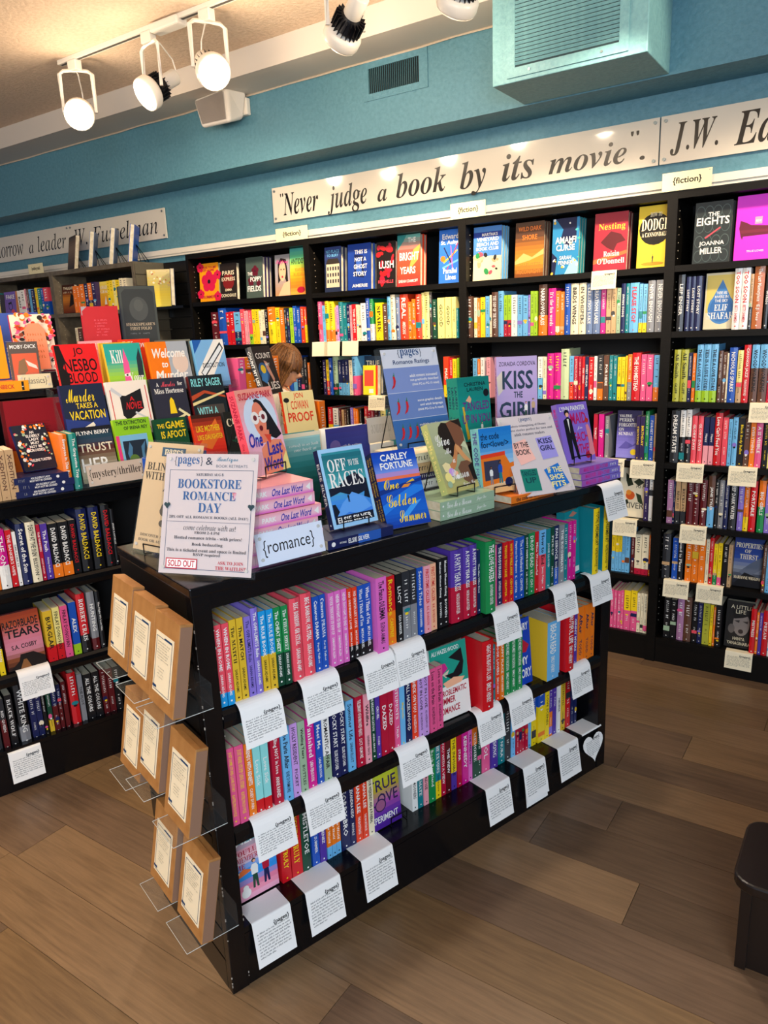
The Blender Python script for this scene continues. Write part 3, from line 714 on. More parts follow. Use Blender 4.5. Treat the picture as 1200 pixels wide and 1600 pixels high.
  (0.8748, 0.9013, 'MG', 0.205, 'KENNEDY', '', 0),
  (0.903, 0.9203, 'OP', 0.205, 'THE WEDDING', 'k', 0),
  (0.9212, 0.9432, 'OR/DG@.6', 0.205, 'MEMOIRE', '', 0),
  (0.9446, 0.9635, 'DG', 0.195, '', '', 0),
  (0.9659, 1.0021, 'PK', 0.2, 'A POOL', '', 0),
  (1.0064, 1.038, 'PU', 0.2, 'A LOVE SONG', '', 0),
  (1.0443, 1.0739, 'TL', 0.205, 'YOURS, EVENTUALLY|NURA', '', 0),
  (1.0755, 1.1046, 'DK', 0.2, '', '', 0),
  (1.1065, 1.1266, 'LB', 0.195, '', '', 0),
  (1.1302, 1.1433, 'Y/CR@.65', 0.19, '', '', 0),
  (1.1442, 1.1581, 'Y/CR@.65', 0.19, '', '', 0),
  (1.16, 1.173, 'Y/CR@.65', 0.19, '', '', 0),
  (1.175, 1.19, 'Y/CR@.65', 0.19, '', '', 0),
  (1.192, 1.2102, 'LB', 0.19, '', '', 0),
  (1.2129, 1.2354, 'B/Y@.55', 0.195, '', '', 0),
  (1.2439, 1.2792, 'B/Y@.7', 0.2, '', '', 0),
  (1.2831, 1.3041, 'Y', 0.2, 'LOVE SCENES', 'k', 0),
  (1.3052, 1.3233, 'PU/OR@.5', 0.195, '', '', 0),
  (1.325, 1.3433, 'PU', 0.195, '', '', 0),
  (1.3487, 1.3649, 'W', 0.195, 'HELENA', 'k', 0),
  (1.3671, 1.3908, 'MY', 0.195, '', '', 0),
  (1.3982, 1.4241, 'R', 0.2, '', '', 0),
  (1.4263, 1.4424, 'NB', 0.19, '', '', 0),
  (1.4442, 1.4582, 'NB', 0.19, '', '', 0),
 ]),
 'As2':('W',0.02,1.559,[
  (0.1639, 0.2224, 'DR', 0.21, '', '', 0),
  (0.2282, 0.2973, 'B', 0.225, '', '', 0),
  (0.2973, 0.3257, 'R', 0.2, '', '', 0),
  (0.3285, 0.3596, 'R', 0.2, '', '', 0),
  (0.3624, 0.4155, 'LB/NB@.4', 0.2, '', '', 0),
  (0.4183, 0.4487, 'CO', 0.21, '', '', 0),
  (0.4515, 0.4707, 'LP', 0.2, '', '', 0),
  (0.4734, 0.4871, 'LP', 0.2, '', '', 0),
  (0.4898, 0.5143, 'CO/LG@.3', 0.2, '', '', 0),
  (0.517, 0.5413, 'Y', 0.205, '', 'k', 0),
  (0.544, 0.5736, 'Y', 0.205, '', 'k', 0),
  (0.5762, 0.5949, 'CM', 0.2, '', 'k', 0),
  (0.5976, 0.6214, 'CM', 0.2, '', 'k', 0),
  (0.6241, 0.6478, 'K', 0.2, '', '', 0),
  (0.6504, 0.7052, 'OR/Y@.6', 0.215, '', '', 0),
  (0.7104, 0.7413, 'Y', 0.205, '', '', 0),
  (0.7439, 0.7771, 'OR', 0.205, '', '', 0),
  (0.7796, 0.7974, 'DK', 0.2, '', '', 0),
  (0.8, 0.8176, 'NB', 0.2, '', '', 0),
  (0.8202, 0.8478, 'LG', 0.2, '', '', 0),
  (0.8503, 0.8727, 'B', 0.21, '', '', 0),
  (0.8752, 0.9024, 'B', 0.2, '', '', 0),
  (0.9074, 0.9319, 'RO', 0.205, '', '', 0),
  (0.9344, 0.9515, 'RO/Y@.5', 0.2, '', '', 0),
 ]),
 'Bs2':('W',0.02,1.559,[
  (1.0412, 1.0697, 'PK', 0.225, '', '', 0),
  (1.072, 1.0904, 'LB', 0.2, '', '', 0),
  (1.0923, 1.1209, 'Y/OR@.3', 0.225, '', '', 0),
  (1.1228, 1.1572, 'Y/OR@.3', 0.225, '', '', 0),
  (1.159, 1.1729, 'LP', 0.19, '', '', 0),
  (1.1738, 1.1881, 'LI', 0.2, '', '', 0),
  (1.1908, 1.2178, 'TL', 0.22, '', '', 0),
  (1.2187, 1.2423, 'TL', 0.21, '', '', 0),
  (1.2432, 1.264, 'NB', 0.2, '', '', 0),
  (1.2649, 1.2815, 'LP', 0.2, '', '', 0),
  (1.2824, 1.3105, 'R', 0.2, 'THE ROOM', '', 0),
  (1.3114, 1.3247, 'CM', 0.2, '', 'k', 0),
  (1.3256, 1.3411, 'CM', 0.195, '', 'k', 0),
  (1.3437, 1.3762, 'W', 0.205, '', 'k', 0),
  (1.3771, 1.4028, 'B', 0.23, '', '', 0),
  (1.4037, 1.4279, 'G/W@.4', 0.22, '', '', 0),
  (1.4429, 1.4873, 'Y', 0.2, 'SPARK', 'k', 0),
  (1.4899, 1.5186, 'BR', 0.195, '', '', 0),
  (1.5211, 1.5421, 'LB', 0.23, '', '', 0),
  (1.5429, 1.5716, 'CM', 0.235, '', 'k', 0),
  (1.5754, 1.5997, 'GB', 0.225, '', '', 0),
  (1.6022, 1.6529, 'RO', 0.235, 'REAL|AMERICANS', '', 0),
  (1.6537, 1.6739, 'OR', 0.195, '', '', 0),
  (1.6755, 1.6988, 'OR', 0.205, '', '', 0),
  (1.7032, 1.737, 'RO', 0.235, '', '', 0),
  (1.7378, 1.754, 'LY', 0.235, '', 'k', 0),
  (1.7548, 1.7855, 'LY', 0.235, '', 'k', 0),
  (1.7862, 1.8015, 'K', 0.235, '', '', 0),
  (1.8034, 1.8278, 'DG', 0.2, '', '', 0),
  (1.8328, 1.8727, 'LY', 0.205, 'GOOD', 'k', 0),
  (1.8792, 1.9137, 'LY', 0.205, 'GOOD', 'k', 0),
  (1.9179, 1.9415, 'LY', 0.205, 'GOOD', 'k', 0),
  (1.9422, 1.9542, 'TL', 0.15, '', '', 0),
 ]),
 'Bs3':('W',0.02,1.255,[
  (1.0517, 1.0729, 'DPU', 0.2, '', '', 0),
  (1.0753, 1.0958, 'Y/RO@.4', 0.2, '', '', 0),
  (1.0977, 1.1215, 'B', 0.215, '', '', 0),
  (1.1277, 1.1583, 'SG/DG@.3', 0.22, '', '', 0),
  (1.163, 1.1863, 'NB/LB@.35', 0.2, '', '', 0),
  (1.1901, 1.2119, 'NB/LB@.35', 0.2, '', '', 0),
  (1.2151, 1.2373, 'NB/LB@.35', 0.2, '', '', 0),
  (1.241, 1.2648, 'CM', 0.2, '', 'k', 0),
  (1.2657, 1.2944, 'LB/PK@.5', 0.215, '', '', 0),
  (1.8617, 1.8927, 'RO/Y@.3', 0.21, 'MAD', '', 0),
  (1.8954, 1.9162, 'R', 0.2, '', '', 0),
  (1.9177, 1.941, 'Y', 0.2, '', 'k', 0),
  (1.9433, 1.954, 'LG', 0.2, '', '', 0),
 ]),
 'Bs4':('W',0.02,0.979,[
  (1.0721, 1.1021, 'R/Y@.5', 0.2, '', '', 0),
  (1.1084, 1.1444, 'W/LB@.5', 0.2, '', 'k', 0),
  (1.1539, 1.1672, 'DR', 0.2, '', '', 0),
  (1.1719, 1.1847, 'TN', 0.19, '', '', 0),
  (1.1908, 1.2036, 'BR', 0.19, '', '', 0),
  (1.2097, 1.2246, 'K', 0.2, '', '', 0),
  (1.2363, 1.2549, 'LV', 0.2, '', '', 0),
  (1.2572, 1.2711, 'OR', 0.2, '', '', 0),
  (1.2721, 1.2873, 'OR', 0.2, '', '', 0),
  (1.3034, 1.3148, 'K', 0.2, '', '', 0),
  (1.3353, 1.358, 'R', 0.21, '', '', 0),
  (1.3589, 1.3805, 'CR', 0.21, '', '', 0),
  (1.3814, 1.4029, 'CR', 0.21, '', '', 0),
  (1.4038, 1.4297, 'DR', 0.21, '', '', 0),
  (1.4341, 1.4474, 'DPU', 0.2, '', '', 0),
  (1.4496, 1.4826, 'LY', 0.2, '', 'k', 0),
  (1.4847, 1.5304, 'TL', 0.2, '', '', 0),
 ]),
 'Cs2':('W',0.02,1.559,[
  (2.0008, 2.036, 'BR', 0.2, '', '', 0),
  (2.0447, 2.0621, 'CM', 0.19, '', 'k', 0),
  (2.0635, 2.0794, 'OR', 0.19, '', '', 0),
  (2.0808, 2.1066, 'Y', 0.195, '', 'k', 0),
  (2.1094, 2.1308, 'LB', 0.195, '', '', 0),
  (2.1322, 2.1435, 'CM', 0.2, '', 'k', 0),
  (2.1449, 2.1772, 'BR', 0.215, 'THE GOD OF THE WOODS', '', 0),
  (2.18, 2.2078, 'LB', 0.215, '', '', 0),
  (2.2092, 2.2271, 'LG/CR@.4', 0.2, '', '', 0),
  (2.2285, 2.2477, 'LG/CR@.4', 0.2, '', '', 0),
  (2.2491, 2.2804, 'W', 0.195, '', 'k', 0),
  (2.2817, 2.3073, 'LB', 0.19, '', '', 0),
  (2.31, 2.3354, 'LB', 0.19, '', '', 0),
  (2.3368, 2.3474, 'LV', 0.19, '', '', 0),
  (2.3487, 2.3659, 'LG', 0.21, '', '', 0),
  (2.3673, 2.3844, 'LG', 0.21, '', '', 0),
  (2.3909, 2.4326, 'BR/OR@.4', 0.235, 'NARROWGRASS', '', 0),
  (2.439, 2.475, 'MG', 0.215, "It's the fun words", '', 0),
  (2.4763, 2.4966, 'OR', 0.2, '', '', 0),
  (2.4979, 2.5181, 'OR', 0.195, '', '', 0),
  (2.5206, 2.5482, 'B', 0.23, '', '', 0),
  (2.5507, 2.5879, 'CM', 0.23, 'BIRDS WINGS', 'k', 0),
  (2.5903, 2.6222, 'CM', 0.23, 'IN WHISPERS', 'k', 0),
  (2.6246, 2.6537, 'GB', 0.225, 'CREATION LAKE', '', 0),
  (2.6561, 2.6897, 'GB', 0.225, 'CREATION LAKE', '', 0),
  (2.6933, 2.7147, 'MG', 0.2, '', '', 0),
  (2.717, 2.7394, 'TN', 0.2, '', '', 0),
  (2.7418, 2.7628, 'TN', 0.2, '', '', 0),
  (2.764, 2.7814, 'SG', 0.2, '', '', 0),
  (2.7837, 2.8022, 'NB', 0.215, 'SWAN SONG', '', 0),
  (2.8045, 2.8205, 'TL', 0.215, '', '', 0),
  (2.8228, 2.8614, 'LB', 0.215, 'PLEASE STOP', 'r', 0),
  (2.8637, 2.8783, 'LB/Y@.2', 0.21, '', '', 0),
  (2.8805, 2.8973, 'LB/Y@.2', 0.21, '', '', 0),
  (2.8995, 2.9306, 'GY', 0.22, 'NEVER ENOUGH', '', 0),
  (2.935, 2.9722, 'GY', 0.22, 'NEVER ENOUGH', '', 0),
 ]),
 'Cs3':('W',0.02,1.255,[
  (2.0354, 2.0591, 'LB/W@.4', 0.2, '', 'k', 0),
  (2.062, 2.0767, 'OR/W@.6', 0.2, '', '', 0),
  (2.0796, 2.1001, 'W', 0.2, '', 'k', 0),
  (2.1117, 2.1349, 'LP', 0.2, '', '', 0),
  (2.3904, 2.4144, 'W/LB@.5', 0.2, '', 'k', 0),
  (2.4171, 2.4343, 'CM', 0.2, '', 'k', 0),
  (2.4382, 2.471, 'MG', 0.22, '', 'y', 0),
  (2.4737, 2.5074, 'MG', 0.22, '', 'y', 0),
  (2.5087, 2.5472, 'PG', 0.235, '', 'k', 0),
  (2.5497, 2.5701, 'LB/RO@.4', 0.205, '', '', 0),
  (2.5726, 2.5915, 'CR', 0.2, '', '', 0),
  (2.594, 2.6078, 'CR', 0.2, '', '', 0),
  (2.6103, 2.6241, 'R', 0.2, 'THE THING', '', 0),
  (2.6253, 2.6415, 'NB', 0.2, 'SWEET VIDALIA', '', 0),
  (2.6439, 2.6661, 'R', 0.2, '', '', 0),
  (2.6686, 2.6821, 'W', 0.2, '', 'k', 0),
  (2.6858, 2.7113, 'DK/OR@.4', 0.205, '', '', 0),
  (2.7137, 2.7379, 'BR', 0.205, 'FOR HERE', '', 0),
  (2.7403, 2.757, 'TL', 0.205, '', '', 0),
  (2.7594, 2.7761, 'TL', 0.205, '', '', 0),
  (2.7785, 2.795, 'Y', 0.2, '', 'k', 0),
  (2.7974, 2.8127, 'Y', 0.2, '', 'k', 0),
  (2.815, 2.8221, 'Y', 0.2, '', 'k', 0),
  (2.8244, 2.8431, 'OR/GY@.4', 0.205, '', '', 0),
  (2.8454, 2.8823, 'R', 0.215, 'THE HOMESTEAD', '', 0),
  (2.8846, 2.9075, 'PK', 0.205, '', '', 0),
  (2.9098, 2.9369, 'PK', 0.205, '', '', 0),
  (2.9403, 2.9661, 'LB/OR@.3', 0.2, '', '', 0),
 ]),
 'Cs4':('W',0.02,0.979,[
  (2.8745, 2.891, 'DPU', 0.205, 'COUNTING', 'y', 0),
  (2.8927, 2.9137, 'DPU', 0.205, 'BIRTHDAY', 'y', 0),
  (2.9148, 2.9313, 'G', 0.225, '', '', 0),
  (2.9336, 2.9529, 'B', 0.21, 'FORGET ME NOT', '', 0),
  (2.9555, 2.9635, 'TN', 0.22, '', '', 0),
  (2.4609, 2.4875, 'CR', 0.21, '', '', 0),
  (2.4892, 2.5106, 'R', 0.2, '', '', 0),
  (2.5123, 2.5336, 'MG', 0.2, '', '', 0),
  (2.5352, 2.5596, 'NB', 0.2, '', '', 0),
  (2.6742, 2.6929, 'CR', 0.21, 'THIRST', '', 0),
  (2.6991, 2.7238, 'MG', 0.21, 'TIP', '', 0),
  (2.73, 2.7484, 'GY', 0.2, '', '', 0),
 ]),
 'Cs5':('W',0.02,0.6945,[
  (2.9236, 2.9442, 'DPU', 0.21, '', '', 0),
  (2.9465, 2.967, 'W', 0.215, '', 'k', 0),
 ]),
 'Cs6':('W',0.02,0.4238,[
  (2.7822, 2.7986, 'Y/LB@.5', 0.2, '', '', 0),
  (2.7998, 2.8161, 'Y/LB@.5', 0.2, '', '', 0),
  (2.8167, 2.831, 'Y/LB@.5', 0.2, '', '', 0),
  (2.8322, 2.8459, 'LB', 0.2, '', '', 0),
  (2.8465, 2.8677, 'LB', 0.2, '', '', 0),
  (2.8745, 2.8897, 'DR', 0.19, '', '', 0),
  (2.8922, 2.9237, 'CM/CR@.15', 0.2, '', 'k', 0),
  (2.9252, 2.9564, 'CM/CR@.15', 0.2, '', 'k', 0),
  (2.9582, 2.9666, 'OR', 0.2, '', '', 0),
 ]),
 'Cs7':('W',0.02,0.1263,[
  (2.7855, 2.8008, 'PK', 0.2, '', '', 0),
  (2.8021, 2.8174, 'PK', 0.2, '', '', 0),
  (2.8187, 2.8352, 'PK', 0.2, '', '', 0),
  (2.8359, 2.8504, 'PK', 0.2, '', '', 0),
  (2.8516, 2.883, 'Y/PK@.5', 0.21, '', '', 0),
  (2.8843, 2.9141, 'Y/PK@.5', 0.21, '', '', 0),
  (2.9153, 2.9301, 'CM', 0.2, '', 'k', 0),
  (2.9313, 2.9446, 'CM', 0.2, '', 'k', 0),
  (2.9461, 2.9665, 'CM', 0.2, '', 'k', 0),
 ]),
 'Ds2':('W',0.02,1.559,[
  (3.0269, 3.0539, 'DK', 0.235, 'LEIF ENGER', '', 0),
  (3.06, 3.0777, 'NB', 0.225, 'LOST STORY', '', 0),
  (3.0798, 3.0973, 'NB', 0.225, 'LOST STORY', '', 0),
  (3.0993, 3.1219, 'NB', 0.225, 'LOST STORY', '', 0),
  (3.2483, 3.2761, 'W', 0.245, 'TOO SOON|BETTY SHAMIEH', 'r', 0),
  (3.2773, 3.3082, 'W', 0.245, 'TOO SOON|BETTY SHAMIEH', 'r', 0),
  (3.3094, 3.3215, 'TN/DK@.4', 0.22, '', '', 0),
  (3.3227, 3.3605, 'OB', 0.25, 'The Last Masterpiece|E.J. Ives', '', 0),
  (3.3664, 3.3811, 'K', 0.22, 'WORLDS', '', 0),
  (3.387, 3.4104, 'DK', 0.22, '', '', 0),
  (3.4116, 3.4336, 'B', 0.22, '', '', 0),
 ]),
 'Ds3':('W',0.02,1.255,[
  (3.0258, 3.0531, 'OL', 0.225, 'Ali Smith|GLIFF', 'k', 0),
  (3.0558, 3.0855, 'OL', 0.225, 'Ali Smith|GLIFF', 'k', 0),
  (3.0868, 3.1015, 'NB', 0.21, '', '', 0),
  (3.1037, 3.117, 'OR', 0.21, '', '', 0),
  (3.1201, 3.1452, 'LB/LG@.2', 0.245, 'THIS IS A LOVE STORY', 'k', 0),
  (3.1466, 3.1761, 'LB/LG@.2', 0.245, 'THIS IS A LOVE STORY', 'k', 0),
  (3.1779, 3.2051, 'LB/LG@.2', 0.245, 'THIS IS A LOVE STORY', 'k', 0),
  (3.209, 3.2244, 'BR', 0.215, '', '', 0),
  (3.2257, 3.241, 'BR', 0.21, '', '', 0),
  (3.2423, 3.2486, 'CM', 0.21, '', 'k', 0),
  (3.2499, 3.2802, 'B', 0.23, 'NICHOLAS SPARKS', '', 0),
  (3.2827, 3.3039, 'LY/TN@.4', 0.22, '', 'k', 0),
  (3.3052, 3.3312, 'R', 0.24, 'CAHOKIA JAZZ|FRANCIS SPUFFORD', '', 0),
  (3.3361, 3.3643, 'LB/BR@.6', 0.24, 'WOODWORKING', '', 0),
  (3.3668, 3.3995, 'LB/BR@.6', 0.24, 'WOODWORKING', '', 0),
  (3.4007, 3.4223, 'CR', 0.23, '', '', 0),
  (3.4235, 3.4461, 'LY', 0.22, '', 'k', 0),
 ]),
 'Ds4':('W',0.02,0.979,[
  (3.0279, 3.0635, 'DK', 0.235, 'DREAM STATE', '', 0),
  (3.0671, 3.0897, 'W/K@.5', 0.24, '', '', 0),
  (3.0921, 3.1145, 'W/K@.5', 0.24, '', '', 0),
  (3.118, 3.1392, 'CO', 0.215, 'GLORY DAYS', '', 0),
  (3.1416, 3.1636, 'CO', 0.215, 'GLORY DAYS', '', 0),
  (3.1671, 3.1878, 'NB/LP@.4', 0.21, 'Happy', '', 0),
  (3.1902, 3.2095, 'NB/LP@.4', 0.21, 'Happy', '', 0),
  (3.2119, 3.2415, 'R', 0.23, "Love Can't Feed You", '', 0),
  (3.2436, 3.2651, 'CO', 0.21, '', '', 0),
  (3.2672, 3.2819, 'LB', 0.2, '', 'k', 0),
  (3.2839, 3.3039, 'LB', 0.215, '', 'k', 0),
  (3.3052, 3.3303, 'K', 0.21, 'Black Body Ballet', 'y', 0),
  (3.3316, 3.3523, 'BR', 0.21, '', '', 0),
  (3.3545, 3.375, 'OR', 0.21, 'EVERYTHING', '', 0),
  (3.376, 3.4008, 'PK', 0.215, 'A IS VISIBLE', '', 0),
  (3.405, 3.4237, 'K', 0.2, '', 'y', 0),
  (3.4254, 3.4449, 'LY', 0.21, '', 'k', 0),
 ]),
 'Ds5':('W',0.02,0.6945,[
  (3.0288, 3.0536, 'MV', 0.205, '', '', 0),
  (3.0553, 3.0615, 'NB', 0.2, '', '', 0),
  (3.0641, 3.0847, 'TN/DK@.3', 0.2, 'RECKLESS', '', 0),
  (3.0872, 3.109, 'TN/DK@.3', 0.2, 'RECKLESS', '', 0),
  (3.1137, 3.1403, 'DR', 0.215, '', '', 0),
  (3.1414, 3.1664, 'DR', 0.215, '', '', 0),
  (3.1711, 3.1972, 'DR', 0.215, '', '', 0),
  (3.2018, 3.2298, 'BR/LB@.4', 0.235, 'JANE TYLER', '', 0),
  (3.2314, 3.2461, 'K', 0.22, '', '', 0),
  (3.2482, 3.2689, 'GY', 0.22, '', '', 0),
  (3.2703, 3.2884, 'NB', 0.22, '', '', 0),
  (3.2929, 3.3214, 'DK', 0.23, 'DEEP DARK WATER', '', 0),
  (3.3268, 3.3493, 'LV', 0.215, '', '', 0),
  (3.3504, 3.3704, 'OR/Y@.3', 0.215, '', '', 0),
  (3.3727, 3.3991, 'R', 0.225, 'PORTABLE', '', 0),
  (3.4057, 3.4319, 'OR/G@.5', 0.23, 'BIG GIRLS', '', 0),
  (3.4341, 3.4563, 'LV', 0.21, '', '', 0),
 ]),
 'Ds6':('W',0.02,0.4238,[
  (3.0203, 3.055, 'DK', 0.22, '', '', 0),
  (3.0645, 3.0895, 'B', 0.2, '', '', 0),
  (3.0907, 3.1141, 'K', 0.22, 'Bound to Please', '', 0),
  (3.1234, 3.1508, 'OR', 0.21, '', '', 0),
  (3.1522, 3.1788, 'OR', 0.21, '', '', 0),
  (3.1799, 3.2082, 'OR', 0.21, '', '', 0),
  (3.2101, 3.2244, 'CM', 0.21, '', 'k', 0),
  (3.2255, 3.2427, 'R', 0.22, '', '', 0),
  (3.2438, 3.2599, 'Y/G@.25', 0.2, '', '', 0),
  (3.261, 3.278, 'Y/PK@.2', 0.2, '', '', 0),
  (3.2831, 3.3025, 'K', 0.2, '', '', 0),
  (3.3041, 3.3198, 'TN', 0.2, '', '', 0),
  (3.4441, 3.4579, 'BR', 0.22, '', '', 0),
  (3.4589, 3.4771, 'LB', 0.215, '', '', 0),
  (3.4786, 3.496, 'GY', 0.2, '', '', 0),
 ]),
 'Ds7':('W',0.02,0.1263,[
  (3.0415, 3.0702, 'K', 0.2, '', '', 0),
  (3.0723, 3.0978, 'K', 0.2, '', '', 0),
  (3.1022, 3.1318, 'MV', 0.215, '', '', 0),
  (3.133, 3.1655, 'BR', 0.22, '', '', 0),
  (3.1692, 3.1926, 'K', 0.2, '', '', 0),
  (3.1937, 3.2135, 'NB', 0.2, '', '', 0),
  (3.2158, 3.2444, 'OL', 0.2, '', '', 0),
  (3.2463, 3.2594, 'Y', 0.2, '', '', 0),
  (3.2608, 3.2692, 'OR', 0.19, '', '', 0),
  (3.2716, 3.2954, 'K', 0.2, '', '', 0),
  (3.4169, 3.4385, 'R', 0.215, 'MISTRESS', '', 0),
  (3.4398, 3.45, 'OR', 0.2, '', '', 0),
  (3.451, 3.4646, 'PU', 0.2, '', '', 0),
  (3.4656, 3.4887, 'R', 0.215, 'DREAM', '', 0),
  (3.4905, 3.5082, 'W', 0.2, '', 'k', 0),
 ]),
 'Ls1':('W',0.02,1.8257,[
  (-2.4172, -2.3536, 'OR', 0.2, '', '', 0),
  (-2.3488, -2.2946, 'TL', 0.2, '', '', 0),
  (-2.2908, -2.2649, 'LY', 0.19, '', '', 0),
  (-2.2611, -2.2448, 'DK', 0.19, '', '', 0),
  (-1.996, -1.9507, 'W', 0.2, 'BAN', 'k', 0),
  (-1.9471, -1.8967, 'W', 0.2, '', 'k', 0),
  (-1.8923, -1.8691, 'LP', 0.21, '', '', 0),
  (-1.8655, -1.8345, 'BR', 0.21, '', '', 0),
  (-1.831, -1.8045, 'LB', 0.2, '', '', 0),
  (-1.8001, -1.759, 'NB', 0.2, '', '', 0),
  (-1.7512, -1.7208, 'Y', 0.21, '', '', 0),
  (-1.7174, -1.676, 'TL', 0.2, '', '', 0),
  (-1.6726, -1.6427, 'B', 0.2, '', '', 0),
  (-1.6393, -1.5766, 'CO/B@.5', 0.2, '', '', 0),
  (-1.2608, -1.2214, 'OR', 0.19, '', '', 0),
  (-1.2175, -1.1807, 'OR', 0.19, '', '', 0),
  (-1.1768, -1.1304, 'OR', 0.2, '', '', 0),
  (-1.125, -1.0836, 'NB', 0.2, '', '', 0),
  (-1.0805, -1.0372, 'OR/NB@.4', 0.2, '', '', 0),
  (-1.0342, -0.992, 'DPU', 0.2, '', '', 0),
  (-0.8575, -0.8291, 'Y', 0.2, '', '', 0),
  (-0.8255, -0.7945, 'Y', 0.2, '', '', 0),
  (-0.7916, -0.76, 'LY', 0.2, '', '', 0),
  (-0.7572, -0.7174, 'Y', 0.2, '', '', 0),
  (-0.7138, -0.6807, 'CM', 0.21, '', 'k', 0),
  (-0.6772, -0.6408, 'CM', 0.21, '', 'k', 0),
 ]),
 'Ls2':('W',0.02,1.5244,[
  (-1.5355, -1.463, 'K', 0.2, '', '', 0),
  (-1.2952, -1.2696, 'CM', 0.19, '', '', 0),
  (-1.264, -1.218, 'BR', 0.19, '', '', 0),
  (-1.214, -1.1669, 'DR', 0.19, '', '', 0),
 ]),
 'M1':('M',0.012,0.775,[
  (-0.1685, -0.1478, 'OR', 0.2, '', '', 0),
  (-0.1466, -0.113, 'MG/W@.4', 0.215, 'THE ONES', '', 0),
  (-0.1111, -0.0912, 'R', 0.21, "THE BANKER'S WIFE", '', 0),
  (-0.0899, -0.0779, 'W', 0.2, 'GIRLS LIKE US', 'k', 0),
  (-0.0751, -0.0455, 'NB', 0.225, 'Secret of the Sun', '', 0),
  (-0.0427, -0.0104, 'CM', 0.225, 'DEATH AT THE SIGN|ELLISON', '', 0),
  (-0.0084, 0.004, 'CR', 0.21, 'THE WHISPERS|ASHLEY AUDRAIN', '', 0),
  (0.0054, 0.0286, 'PU', 0.21, 'The Push|Ashley Audrain', '', 0),
  (0.0307, 0.0633, 'K/OR@.25', 0.205, 'DAVID BALDACCI', '', 0),
  (0.0654, 0.1006, 'K/OR@.25', 0.205, 'DAVID BALDACCI', '', 0),
  (0.1036, 0.1284, 'K', 0.205, 'DAVID BALDACCI', 'r', 0),
  (0.1343, 0.1713, 'NB/K@.5', 0.24, 'DAVID BALDACCI', 'y', 0),
  (0.1787, 0.215, 'NB/K@.5', 0.24, 'DAVID BALDACCI', 'y', 0),
  (0.2242, 0.255, 'K', 0.24, 'DAVID BALDACCI', 'r', 0),
  (0.258, 0.2704, 'K', 0.22, 'JOHN BANVILLE', '', 0),
 ]),
 'M2':('M',0.012,0.458,[
  (-0.2191, -0.2025, 'K/LG@.6', 0.19, 'SCOTT', '', 0),
  (-0.1989, -0.1811, 'K/Y@.5', 0.2, 'SCOTT CARSON', '', 0),
  (-0.0325, -0.0004, 'MY/R@.3', 0.2, 'BURGLAR', 'k', 0),
  (0.0021, 0.027, 'LY/R@.3', 0.205, 'FINLAY DONOVAN', 'k', 0),
  (0.0288, 0.0549, 'PK', 0.205, 'FINLAY DONOVAN', 'k', 0),
  (0.0605, 0.0867, 'B/LG@.2', 0.21, 'ALEX', '', 0),
  (0.0905, 0.1219, 'R/K@.3', 0.235, 'ROBERT CRAIS', '', 0),
  (0.1294, 0.1561, 'GY/DR@.2', 0.235, 'HUNTING', '', 0),
  (0.1603, 0.1771, 'K', 0.23, 'The Night We Lost Him', '', 0),
 ]),
 'M3':('M',0.03,0.16,[
  (-0.2552, -0.2315, 'DK', 0.2, '', '', 0),
  (-0.226, -0.2057, 'DK/DR@.6', 0.205, 'RED QUEEN', '', 0),
  (-0.2002, -0.1761, 'K', 0.21, 'BLACK WOLF', '', 0),
  (-0.1665, -0.1326, 'K/GY@.3', 0.24, 'WHITE KING', '', 0),
  (-0.1249, -0.1036, 'NB', 0.2, '', '', 0),
  (-0.1025, -0.0822, 'NB', 0.2, '', '', 0),
  (-0.0803, -0.0685, 'K', 0.19, '', '', 0),
  (-0.0627, -0.047, 'DG/MY@.3', 0.2, '', '', 0),
  (-0.0449, -0.0263, 'NB/DR@.6', 0.19, '', '', 0),
  (-0.0229, -0.0089, 'NB/DR@.6', 0.19, '', '', 0),
  (-0.0051, 0.0112, 'DR', 0.2, '', '', 0),
  (0.0214, 0.0522, 'R', 0.225, '', '', 0),
  (0.0561, 0.0748, 'GY', 0.21, 'THE PLOT', 'k', 0),
  (0.079, 0.1084, 'K', 0.2, 'ALL THE COLORS', '', 0),
  (0.1107, 0.1381, 'K', 0.2, 'ALL THE COLORS', '', 0),
  (0.1424, 0.1638, 'DR', 0.2, '', '', 0),
  (0.1661, 0.1901, 'DR', 0.2, '', '', 0),
  (0.1922, 0.2163, 'K', 0.2, '', '', 0),
 ]),
 'As3':('W',0.02,1.255,[
  (0.4749, 0.5136, 'OR', 0.21, '', '', 0),
  (0.5163, 0.5518, 'BR', 0.2, '', '', 0),
  (0.5573, 0.5951, 'DK', 0.21, '', '', 0),
  (0.6005, 0.6433, 'CO', 0.2, '', '', 0),
  (0.6487, 0.6804, 'NB', 0.21, '', '', 0),
  (0.6857, 0.7172, 'OR', 0.2, '', '', 0),
  (0.7225, 0.7795, 'OR', 0.21, '', '', 0),
  (0.7847, 0.8155, 'B', 0.22, '', '', 0),
  (0.8206, 0.846, 'LB', 0.2, '', '', 0),
  (0.8511, 0.8763, 'NB', 0.21, '', '', 0),
  (0.8814, 0.9064, 'DK', 0.2, '', '', 0),
  (0.9114, 0.9313, 'K', 0.22, '', '', 0),
  (0.9363, 0.9512, 'OR', 0.19, '', '', 0),
 ]),
}# ------------------------------------------------------------------ spine-out books from the measured rows
